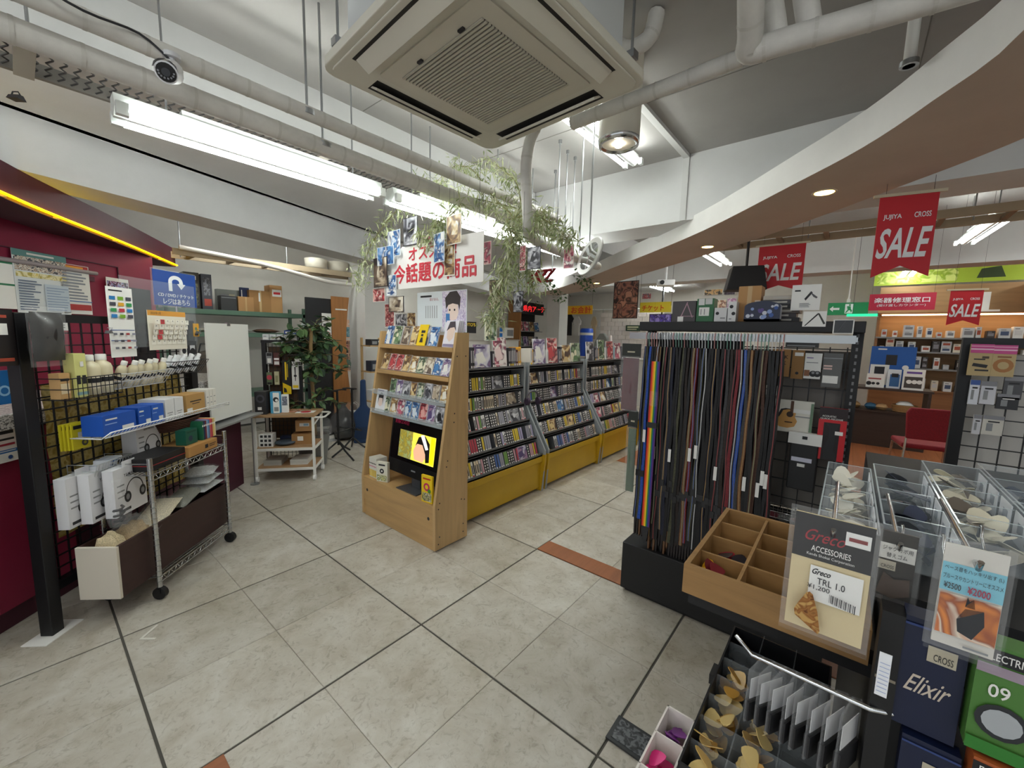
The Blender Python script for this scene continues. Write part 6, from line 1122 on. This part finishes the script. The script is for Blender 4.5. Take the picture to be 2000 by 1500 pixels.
tag(B().lathe([(.02, 0), (.09, .01), (.1, .03), (.06, .035)], M('#4a5560', .5), 20).build('cable_coil', None, Q(.23, .12, .3425+.001)), 'slate grey coiled cable on the trolley shelf', 'cable'); onc('flat_case', 'navy folded cloth under the cable coil side on the trolley', .2, .24, .3425, .12, .06, .05, M('#26304a', .8))
for k, (a0, nm) in enumerate(((.12, 'grey paper stack on the lowest board of the trolley'), (.36, 'white paper stack with dark covers on the lowest board of the trolley'))): onc('paper_stack', nm, a0, .06, .1425, .16, .2, .05, M(('#b8b6ae', '#dedcd6')[k], .7), [('r', 0, .3+.2*q, 1, .33+.2*q, GREY) for q in range(3)], 'paper')
# black accessory grid behind the trolley
t = thing('accessory_grid', 'black framed accessory grid behind the white trolley', 'display stand', Q(-.06, .5, 0), CA); L_ = .34
for x in (0, L_): B().box(x-.02, -.02, 0, x+.02, .02, 1.36, blk).build('post', t)
B().box(-.02, -.03, 1.34, L_+.02, .12, 1.37, blk).build('top_board', t); w0 = B().box(-.002, -.002, .1, .002, .002, 1.34, gw).build('wire', t, (.04, 0, 0)); h0 = B().box(0, -.005, -.002, L_, -.001, .002, gw).build('wire', t, (0, 0, .15))
for i in range(1, 8): o = w0.copy(); col.objects.link(o); o.location = (.04+i*.038, 0, 0)
for i in range(1, 24): o = h0.copy(); col.objects.link(o); o.location = (0, 0, .15+i*.05)
B().box(.02, .05, .3, L_-.02, .06, 1.3, M('#5a4430', .8)).build('backing_board', t)
def ong(a0, z, w_, h_, base, items, nm, name='hang_pack'): card(name, nm, 'package', w_*.74, h_, Q(-.06+a0*.7, .465, z), CA, base, items, .015)
ong(.08, 1.12, .08, .12, M('#8a8c8e', .4), [('r', .1, .7, .9, .95, INK), ('r', .2, .1, .8, .5, PAPER)], 'silver pack with two white tags on the accessory grid'); ong(.18, 1.1, .08, .14, M('#5a2a26', .5), [('r', .1, .1, .9, .35, PAPER), ('r', .1, .45, .9, .6, PAPER)], 'dark red pack with white tags on the accessory grid'); ong(.07, .9, .07, .13, M('#6a7a5a', .4), [('c', .5, .6, .2, M('#c84a5a')), ('r', .1, .05, .9, .2, INK)], 'greenish bead pack on the accessory grid'); ong(.17, .9, .06, .14, M('#c9c6a0', .4), [('r', .2, .2, .8, .7, M('#9a9870'))], 'pale yellow pack on the accessory grid')
ong(.31, .8, .11, .36, M('#17171a', .5), [('r', .3, .42, .5, .95, YEL), ('r', .58, .5, .66, .9, YEL), ('p', [(0, 0), (1, 0), (1, .22), (0, .34)], YEL), ('p', [(.1, .05), (.5, .05), (.4, .16), (.12, .2)], INK)], 'tall black and yellow stand pack on the accessory grid'); ong(.43, .85, .09, .3, PAPER, [('p', [(.45, .3), (.55, .3), (.6, .8), (.4, .8)], INK), ('r', .3, .45, .7, .52, INK), ('r', .1, .05, .9, .15, YEL)], 'white pack with a black stand picture on the accessory grid')
t = thing('wire_rack_pack', 'silver wire rack with white tags jutting from the accessory grid', 'wire rack', Q(.18, .44, 1.12), CA); b = B()
for i in range(6): b.tube([(i*.03, 0, .1), (i*.03+.08, -.14, 0), (i*.03+.1, -.15, .02)], .003, CHROME, 5)
b.tube([(0, 0, .1), (.15, 0, .1)], .003, CHROME, 5).tube([(.08, -.14, 0), (.23, -.14, 0)], .003, CHROME, 5); b.build('wires', t); B().cbox((.13, -.1, .05), (.06, .002, .04), PAPER, (.6, 0, 0)).build('price_tag', t)
for i in range(5): onc('tape_case', ('first', 'second', 'third', 'fourth', 'fifth')[i]+' clear case from the white board in the row on the accessory grid', -.04+i*.068, .5, 1.371, .06, .07, .06, M('#cfd4d4', .25), [('r', .1, .1, .9, .4, PAPER), ('r', .15, .55, .6, .7, GREY)], 'case')
onc('blue_carton', 'dark blue carton lying on the clear cases', .2, .51, 1.434, .13, .07, .04, M('#22418a', .5), [('r', .1, .3, .6, .7, WHITE)])
# ficus in a bagged pot
RF = random.Random(55); fc = Vector((-4.5, 2.0, 0)); t = thing('potted_ficus', 'tall leafy ficus in a pot wrapped with a clear bag', 'plant', fc)
B().lathe([(.13, 0), (.17, .35), (.18, .36), (.16, .34), (.15, .3)], M('#6a6a66', .5), 20).build('pot', t); B().lathe([(.14, .0), (.19, .2), (.2, .42), (.17, .5)], FILM, 14).build('plastic_bag', t); B().cyl((0, 0, .3), (0, 0, .33), .15, M('#3a2a20', .9), 16).build('soil', t)
trunk = [(0, 0, .3), (.02, .01, .6), (-.02, .02, .9), (.01, 0, 1.2), (0, .02, 1.5)]; B().tube(smooth(trunk, 4), .02, M('#8a7048', .8, 0, 'wood'), 8).build('trunk', t); B().tube(smooth([(.03, .02, .3), (-.03, .03, .7), (.03, .0, 1.0), (-.03, .02, 1.35)], 4), .014, M('#7a6340', .8), 6).build('stem', t)
lm = [M('#3c5636', .45), M('#4c6a40', .45), M('#2c4230', .45), M('#6c8a58', .45)]; b = B(); tw_ = B(); nleaf = 0; leafs = []
for i in range(64):
    a = RF.uniform(0, 6.28); el = RF.uniform(-.2, 1.1); z0 = RF.uniform(1.0, 1.5) if i > 8 else RF.uniform(.65, .9); L_ = RF.uniform(.18, .4); d = Vector((math.cos(a)*math.cos(el), math.sin(a)*math.cos(el), math.sin(el)*.8)); p0 = Vector((0, 0, z0)); p2 = p0+d*L_+Vector((0, 0, -.06)); p1 = p0+d*L_*.6; tw_.tube([p0, p1, p2], .004, M('#6a5a3a', .8), 4)
    for q in range(13):
        e = p0.lerp(p1, q/7) if q < 7 else p1.lerp(p2, (q-6)/6)
        if q < 3: continue
        leafs.append((e, (d*.5+Vector((RF.gauss(0, .6), RF.gauss(0, .6), RF.uniform(-1.1, .1)))).normalized()))
tw_.build('branches', t); leafs.sort(key=lambda q: -(q[0].x*.9-q[0].y*.35)); lo = None; rest = B()
def leafshape(e, g_, l, m, bb):
    s_ = g_.cross(Vector((0, 0, 1)) + Vector((RF.gauss(0, .4), RF.gauss(0, .4), 0))).normalized()*l*.27; nrm = s_.cross(g_).normalized()*l*.06
    bb.add([e, e+g_*l*.3+s_+nrm, e+g_*l*.65+s_*.8+nrm, e+g_*l, e+g_*l*.65-s_*.8+nrm, e+g_*l*.3-s_+nrm, e+g_*l*.5], [(0, 1, 6), (1, 2, 6), (2, 3, 6), (3, 4, 6), (4, 5, 6), (5, 0, 6)], m)
for i, (e, g_) in enumerate(leafs):
    l = RF.uniform(.07, .12); m = RF.choices(lm, [3, 3, 3, 2])[0]
    if i < 160: bb = B(); leafshape(Vector((0, 0, 0)), g_, l, m, bb); bb.build('leaf', t, e)
    else: leafshape(e, g_, l, m, rest)
rest.build('foliage', t)['kind'] = 'stuff'
# boards and posters between the ficus and the column
a = atX(618, 700, -5.75); c = atX(651, 700, -5.75); t = thing('black_partition', 'tall black partition board behind the ficus', 'partition', (-5.75, a.y-.12, 0)); B().box(-.03, 0, .02, 0, c.y-a.y+.12, 1.93, M('#1b1c20', .6)).build('board', t); B().box(-.1, .02, 0, .07, .06, .02, STEEL).build('foot', t); B().box(-.1, c.y-a.y+.04, 0, .07, c.y-a.y+.08, .02, STEEL).build('foot', t)
a = atX(651, 700, -5.72); c = atX(694, 700, -5.72); hgt = 1.97; wv = c.y-a.y; pts = [(0, .02), (wv, .02)]+[(wv-.05-.09*math.sin(k/8*PI*.9), .3+k/8*(hgt-.3)) for k in range(9)]+[(0, hgt)]
t = thing('wooden_partition', 'tall orange wooden partition with a wavy edge beside the black board', 'partition', (-5.72, a.y, 0)); B().prism(pts, -.025, 0, M('#a9713a', .5, 0, 'wood', .7), 'x').build('board', t); B().box(-.1, .05, 0, .08, wv-.05, .02, M('#8a5a30', .6)).build('foot', t); B().box(.0, .05, 1.78, .005, .22, 1.8, M('#f0efe8', .5)).build('white_label', t)
def wx(px, x, label, base, items, name='wall_poster', cat='poster'):
    a = atX(px[0], px[3], x); d = atX(px[2], px[3], x); p1 = atX((px[0]+px[2])/2, px[1], x); return card(name, label, cat, d.y-a.y, p1.z-a.z, (x, (a.y+d.y)/2, a.z), PI/2, base, items)
wx((630, 612, 648, 668), -5.74, 'white no-entry notice on the black partition', PAPER, [('r', .2, .76, .8, .83, INK), ('r', .15, .56, .85, .64, INK), ('c', .5, .25, .13, RED), ('c', .5, .25, .09, PAPER)], 'notice_sheet', 'notice')
it = []
for r_ in range(7):
    for c_ in range(5): it.append(('r', .05+.19*c_, .04+.136*r_, .2+.19*c_, .15+.136*r_, pic([['#8a3a3a', '#2a2426', '#c8a08a'], ['#3a4a4a', '#1c1c20', '#9a8a7a'], ['#b84a4a', '#5a2a2a', '#e0b0a0']][(r_+c_) % 3], 14, r_*5+c_)))
wx((674, 664, 708, 725), -7.195, 'peach poster with a grid of many small album pictures', M('#e6bda0', .6), it); wx((674, 625, 706, 660), -7.195, 'peach poster with a blue water picture', M('#e6bda0', .6), [('r', .08, .05, .92, .6, pic(['#6a96a4', '#87b0ba', '#50808e'], 5, 2)), ('r', .2, .74, .8, .8, WHITE)])
# floor clutter
def fl_(px, py): return atZ(px, py, 0)
p = fl_(672, 856); t = thing('rubbish_bag', 'shiny black plastic sack on the floor by the wooden partition', 'bag', p); B().lathe([(.08, 0), (.17, .03), (.19, .15), (.16, .3), (.07, .4), (.03, .46), (.06, .5)], M('#1b1b1d', .22), 11).build('sack', t); B().lathe([(.1, .0), (.2, .06), (.21, .2), (.12, .42), (.1, .5)], FILM, 9).build('clear_liner', t)
p = fl_(694, 850); t = thing('paper_bag', 'white paper carrier bag on the floor beside the black sack', 'bag', p, .9); B().prism([(-.11, 0), (.11, 0), (.12, .36), (-.12, .36)], -.05, .05, M('#dcdcda', .6), 'y').build('body', t)
for y in (-.05, .05): B().tube([(-.05, y, .36), (-.04, y, .45), (0, y, .48), (.04, y, .45), (.05, y, .36)], .004, WHITE, 5).build('handle', t)
for k, (px, py, w_, h_, c_, nm) in enumerate(((640, 790, .2, .12, '#e0b81f', 'yellow carton on the floor below the black partition'), (655, 815, .2, .4, '#9a7446', 'brown flattened carton leaning by the black sack'), (632, 845, .24, .14, '#8a8884', 'grey plastic packed bundle on the floor'), (650, 850, .2, .1, '#b9bcc0', 'white plastic packed bundle on the floor'))): pp = fl_(px, py+12); pack('floor_carton', nm, 'box', w_, .16, h_, (pp.x, pp.y, 0), .8+.2*k, M(c_, .6), [('r', .3, .4, .7, .8, PAPER)])
p = fl_(700, 850); t = thing('red_accordion_case', 'dark red case with black and white buttons leaning by the column', 'case', (p.x-.55, p.y-.02, 0), .7); B().box(-.1, 0, 0, .1, .1, .85, M('#7a1f26', .5)).build('body', t); b = B()
for i in range(5):
    for j in range(3): b.cyl((-.05+j*.05, -.006, .52+i*.06), (-.05+j*.05, 0, .52+i*.06), .014, PAPER, 8)
B().box(-.085, -.003, .48, .085, 0, .83, INK).build('button_plate', t); b.build('buttons', t)['kind'] = 'stuff'
p = fl_(690, 885); t = thing('guitar_stand', 'black tubular guitar stand on the tiles left of the oak cabinet', 'stand', p, .3); b = B()
for a in (.3, 2.4, 4.5): B().tube([(0, 0, .2), (.12*math.cos(a), .12*math.sin(a), .1), (.28*math.cos(a), .28*math.sin(a), .012)], .011, BLACK, 6).build('leg', t)
B().cyl((0, 0, .15), (0, 0, .8), .013, BLACK, 8).build('pole', t); B().tube([(-.15, -.1, .34), (-.13, 0, .3), (.13, 0, .3), (.15, -.1, .34)], .01, BLACK, 6).build('cradle', t); B().tube([(-.08, -.06, .8), (-.07, 0, .8), (.07, 0, .8), (.08, -.06, .8)], .009, BLACK, 6).build('yoke', t)
t = dup(t, fl_(662, 893), 1.9, 'black tubular guitar stand behind the white trolley')
p = fl_(712, 880); t = thing('blue_gig_bag', 'dark blue gig bag standing behind the oak cabinet', 'bag', (p.x-.35, p.y+.2, 0), .9); B().prism([(-.13, 0), (.13, 0), (.1, .25), (.13, .4), (.04, .5), (.03, .85), (-.03, .85), (-.04, .5), (-.13, .4), (-.1, .25)], -.05, .05, M('#23406a', .7, 0, 'fabric'), 'y').build('body', t, bev=.02); B().box(-.09, -.06, .06, .09, -.05, .22, M('#1c3456', .7)).build('pocket', t)
p = atX(742, 700, -4.9); t = thing('side_shelf', 'small wooden open shelf with boxes behind the oak cabinet', 'shelf', (-4.9, p.y, 0), PI/2)
for z in (.55, .95, 1.3): B().box(-.14, 0, z-.015, .14, .25, z, oakf).build('board', t)
for x in (-.14, .13): B().box(x, .2, 0, x+.012, .25, 1.4, oak).build('side', t)
for k, (z, nm, c_) in enumerate(((1.301, 'black camera box on the top board of the small wooden shelf', '#26262a'), (.951, 'dark wrapped bundle on the middle board of the small wooden shelf', '#2a3040'), (.551, 'white carton on the lowest board of the small wooden shelf', '#d5d8da'))): pack('shelf_box', nm, 'box', .18, .14, .14 if k else .08, (-4.93, p.y-.02, z), PI/2, M(c_, .5), [('r', .1, .2, .5, .7, GREY), ('r', .6, .5, .9, .8, PAPER)])
# ================================================================ far middle: register area
def fy(px, y, label, base, items, name='wall_sign', cat='sign', th=.01): return pxc(name, label, cat, px, y, base, items, th)
ysg = M('#f0b81e', .5); osr = M('#dd4a1a', .5)
fy((1109, 597, 1157, 614), 9.0, 'orange and yellow cashier sign with red Japanese characters', ysg, [('t', 'お会計', .55, .5, .75, osr, .03, .8)]); fy((1250, 590, 1311, 610), 7.6, 'yellow ticket sign with orange katakana', M('#ecd53a', .5), [('t', 'チケット', .42, .42, .55, osr, .03, .7), ('r', .49, 0, .495, 1, M('#b8a020'))])
fy((1198, 549, 1246, 622), 7.3, 'dark poster with pale reaching shapes hung beside the ticket sign', M('#241c1e', .5), [('r', .03, .02, .97, .98, pic(['#1c1618', '#4a2a2c', '#a8705c', '#2a2022', '#c08a74'], 1.6, 4))], 'hung_poster', 'poster')
for px in (1109, 1157, 1250, 1311, 1205, 1240): y = 9.0 if px < 1200 else (7.6 if px > 1245 else 7.3); q = atY(px, 597, y); tag(B().cyl((0, 0, 0), (0, 0, 3.1-q.z), .003, INK, 4).build('sign_wire', None, q), 'thin wire holding a hanging sign over the register aisle', 'wire', 'sign wires')
a = atX(1040, 640, -6.75); t = thing('local_artist_shelf', 'black disc shelf with a red lettered header near the far column', 'shelf', (-6.75, a.y, 0), PI/2); B().box(-.5, .3, 0, .5, .4, 2.4, M('#1c1a1b', .6)).build('back_panel', t); B().box(-.5, .0, 2.05, .5, .05, 2.35, INK).text('県内アーテ', .05, 2.2, .16, -.002, M('#e02a2e', .5, 0, 'emit', .6), .02, .95).build('header', t); B().box(-.56, .0, 0, -.5, .4, 2.4, M('#9a6a38', .5, 0, 'wood')).build('side', t)
for z in (.8, 1.2, 1.6): B().box(-.5, .02, z-.02, .5, .3, z, GREY).build('board', t)
for i in range(12): k = i % 4; z = (.8, 1.2, 1.6)[i//4]; tag(cover(.2, .26, .01, i*3+1).build('disc_sleeve', None, (-6.85, a.y-.36+k*.24, z+.001), rot=(-.2, 0, PI/2)), '%s sleeve facing out on the %s board of the black disc shelf' % (('white and violet', 'red toned', 'blue toned', 'brown toned', 'pink', 'green toned', 'charcoal', 'cream')[(i*3+1) % 8], ('lowest', 'middle', 'top')[i//4]), 'sleeve', 'sleeves on the black disc shelf')
t = thing('register_counter', 'white front register counter under the cashier sign', 'counter', (atY(1130, 700, 8.6).x, 8.6, 0)); B().box(-.55, 0, 0, 1.6, .55, .98, M('#e2e0da', .6)).build('front', t); B().box(-.6, -.04, .98, 1.65, .6, 1.02, M('#c9c6be', .4)).build('top', t)
bw_ = B(); q0 = atY(1220, 680, 9.6); t = thing('white_brick_panel', 'white rough brick panel wall beyond the register', 'wall panel', (q0.x, 9.6, 0)); B().box(-.7, 0, 0, .9, .1, 2.1, M('#d8cfc6', .9)).build('backing', t); s0 = None; wbk = M('#ece4dc', .8, 0, 'paint', 4)
for r_ in range(19):
    for c_ in range(8):
        x = -.68+c_*.2+(.1 if r_ % 2 else 0)
        if x+.19 > .9: continue
        if s0 is None: s0 = B().box(0, -.018, 0, .19, 0, .1, wbk).build('brick', t, (x, 0, .01+r_*.11))
        else: o = s0.copy(); col.objects.link(o); o.location = (x, RZ.uniform(-.004, .004), .01+r_*.11)
t = thing('small_sign', 'green name plate on the white brick panel', 'sign', (q0.x+.2, 9.575, 1.65)); B().box(-.18, -.02, 0, .18, 0, .14, M('#2f4a34', .5)).rect(-.14, .075, .14, .11, -.021, M('#d8d8b0')).rect(-.14, .03, .1, .05, -.021, M('#d8d8b0')).build('plate', t)
q = atY(1146, 640, 8.8); t = thing('blue_barrel', 'bright blue barrel shaped bag standing on the register counter', 'bag', (q.x, 8.8, 1.021)); B().lathe([(.15, 0), (.16, .02), (.16, .62), (.14, .66)], M('#1a4fc0', .35), 18).build('body', t); B().lathe([(.162, .5), (.162, .56)], WHITE, 18).build('band', t)
q = atY(1172, 640, 8.7); t = thing('seat_back', 'grey car-seat shaped cushion on the register counter', 'cushion', (q.x, 8.75, 1.021)); B().prism([(-.2, 0), (.2, 0), (.2, .42), (.1, .55), (0, .55), (-.12, .35)], -.06, .06, M('#8f938f', .7, 0, 'fabric'), 'y').build('cushion', t, bev=.02); B().cyl((.21, 0, 0), (.21, 0, .62), .012, WHITE, 8).build('post', t)
q = atY(1184, 640, 8.65); t = thing('traffic_cone', 'red and white striped cone on the register counter', 'cone', (q.x+.12, 8.65, 1.021)); B().box(-.1, -.1, 0, .1, .1, .06, M('#e8703a', .5)).build('base', t); B().lathe([(.07, .06), (.055, .2)], M('#d8382c', .5), 14).lathe([(.055, .2), (.045, .3)], WHITE, 14).lathe([(.045, .3), (.03, .5), (.0, .52)], M('#e8dcd8', .5), 14).build('cone_body', t)
for k, (px, c_, nm) in enumerate((((1100, 612, 1120, 655), '#26262a', 'black'), ((1118, 618, 1134, 655), '#e8e6e2', 'white'), ((1153, 618, 1166, 662), '#cdb795', 'beige'), ((1168, 620, 1184, 660), '#d8dadc', 'pale grey'))):
    y = 10.2; p0 = atY(px[0], px[3], y); p1 = atY(px[2], px[1], y); w_, h_ = (p1.x-p0.x), p1.z-p0.z; t = thing('hung_shirt', nm+' shirt hanging on the far rail behind the register', 'shirt', ((p0.x+p1.x)/2, y, p0.z)); B().prism([(-w_*.35, 0), (w_*.35, 0), (w_*.35, h_*.65), (w_*.5, h_*.55), (w_*.55, h_*.75), (w_*.2, h_), (-w_*.2, h_), (-w_*.55, h_*.75), (-w_*.5, h_*.55), (-w_*.35, h_*.65)], 0, .03, M(c_, .8, 0, 'fabric'), 'y').build('cloth', t); zr = atY(1100, 611, 10.2).z+.06-p0.z; B().tube([(0, .015, h_-.01), (0, .0, zr-.03), (.02, -.025, zr), (0, 0, zr+.026)], .006, STEEL, 5).build('hanger', t)
q = atY(1100, 605, 10.2); tag(B().cyl((0, 0, 0), (3.4, 0, 0), .02, M('#dcdcd8', .4), 8).cyl((.05, 0, 0), (.05, 0, .6), .006, STEEL, 6).cyl((3.3, 0, 0), (3.3, 0, .6), .006, STEEL, 6).build('garment_rail', None, (q.x-.4, 10.2, atY(1100, 611, 10.2).z+.06)), 'white garment rail with shirts behind the register', 'rail')
fy((1268, 613, 1312, 630), 7.7, 'small screen showing a violet picture under the ticket sign', INK, [('r', .03, .06, .97, .94, M(('#4a3ab0', '#7a6ae0', '#2a2060', '#a89af0'), .4, 0, 'pic', 4, 2))], 'video_screen', 'screen', .05); q = atY(1290, 620, 7.72); B().cyl((0, .06, .1), (0, .06, 3.1-q.z), .015, INK, 8).build('mount', [o for o in bpy.data.objects if o.name == 'video_screen'][0])
q = atY(1300, 553, 7.0); t = thing('projector', 'white projector hanging from the ceiling near the ticket sign', 'projector', q, .4); B().box(-.14, -.1, -.05, .14, .12, .05, M('#e4e4e4', .4)).build('body', t, bev=.015); B().cyl((-.06, -.13, 0), (-.06, -.09, 0), .035, INK, 14).build('lens', t); B().cyl((0, 0, .05), (0, 0, 3.1-q.z), .02, M('#e4e4e4', .4), 8).build('mount', t)
for k, (px, cs, nm) in enumerate((((1375, 565, 1412, 576), ['#d8a05a', '#f0c890', '#2a2420'], 'amber poster with dark silhouettes'), ((1414, 563, 1436, 576), ['#4a3a4a', '#2a2430', '#6a5a6a'], 'plum coloured poster'), ((1398, 585, 1418, 612), ['#d8a878', '#8a4a3a', '#f0d8c0'], 'warm figure poster'), ((1420, 582, 1438, 602), ['#d8a8c8', '#b878a8', '#f0d8e8'], 'pink poster'), ((1254, 573, 1272, 584), ['#e8e8ea', '#c8484a', '#8a8a90'], 'small white sign with a red ring'), ((1400, 612, 1420, 626), ['#c8303a', '#e8e0dc', '#8a2028'], 'red and white price poster'))): fy(px, 10.95, nm+' on the far back wall', PAPER, [('r', .03, .04, .97, .96, pic(cs, 4, k*2.2))], 'wall_poster', 'poster')
q = atX(905, 640, -6.9); wx((895, 628, 930, 650), -6.9, 'black sign with yellow lettering beyond the disc racks', INK, [('t', "AMOTO'S", .5, .75, .3, YEL, .03, .9), ('c', .3, .3, .2, M('#c8a040'))], 'wall_sign', 'sign'); wx((975, 640, 1005, 660), -6.95, 'white chart sheet with blue tabs beyond the disc racks', PAPER, [('r', .02, .6, .2, .95, M('#2a7ac8')), ('r', .02, .1, .2, .45, M('#2a7ac8')), ('r', .5, .2, .9, .8, GREY)], 'wall_chart', 'chart')
for px, x in ((912, -6.9), (985, -6.95)): q = atX(px, 656, x); tag(B().box(-.2, -.35, 0, .2, .35, q.z-.12, M('#d8d4cc', .6)).box(-.22, -.37, q.z-.12, .22, .37, q.z-.09, M('#b8b0a4', .5)).build('display_table', None, (x+.0, q.y, 0)), ('pale display table under the yellow lettered sign', 'pale display table under the chart sheet')[px > 950], 'table')
# red JAZZ letters and ivy on the soffit
u = atZ(1030, 552, 2.42); v = atZ(1078, 548, 2.42); ang = math.atan2(v.y-u.y, v.x-u.x); wl_ = (v-u).length; t = thing('genre_sign', 'red slanted JAZZ lettering standing on the soffit edge', 'sign', (u.x, u.y, 2.4), ang)
for i, ch in enumerate('JAZZ'): B().text(ch, wl_*(i+.5)/4, .11, .22, -.012, M('#b81f2e', .4), .02, None, slant=.3).text(ch, wl_*(i+.5)/4+.008, .11, .22, .012, M('#7a141f', .4), .02, None, slant=.3).build('letter', t)
ivm = [M('#4a6a3a', .6), M('#5f7f4c', .6), M('#3a5a34', .6)]
for k, (px, py, n_, L_, nm) in enumerate(((1087, 545, 70, .35, 'leafy ivy garland hanging by the JAZZ lettering'), (1138, 537, 60, .18, 'green ivy tuft on the soffit edge'), (1055, 590, 60, .2, 'trailing ivy strand under the soffit'))):
    q = atZ(px, py, 2.42 if k < 2 else 2.38); q = q+Vector((.03, .1, 0)) if k == 1 else q; t = thing('ivy_garland', nm, 'ivy', q, 0, 'ivy garlands on the soffit'); b = B(); B().tube(smooth([(-.2, 0, .02), (-.05, 0, -L_*.3), (.05, .02, -L_*.5), (.12, 0, -L_)], 4), .004, ivm[2], 5).build('vine', t)
    for i in range(n_):
        f = RF.random(); e = Vector((-.2+.32*f+RF.gauss(0, .06), RF.gauss(0, .05), -L_*f+RF.gauss(0, .05))); g_ = Vector((RF.gauss(0, 1), RF.gauss(0, 1), RF.uniform(-1, .3))).normalized(); leafshape(e, g_, RF.uniform(.05, .08), RF.choice(ivm), b)
    b.build('leaves', t)['kind'] = 'stuff'
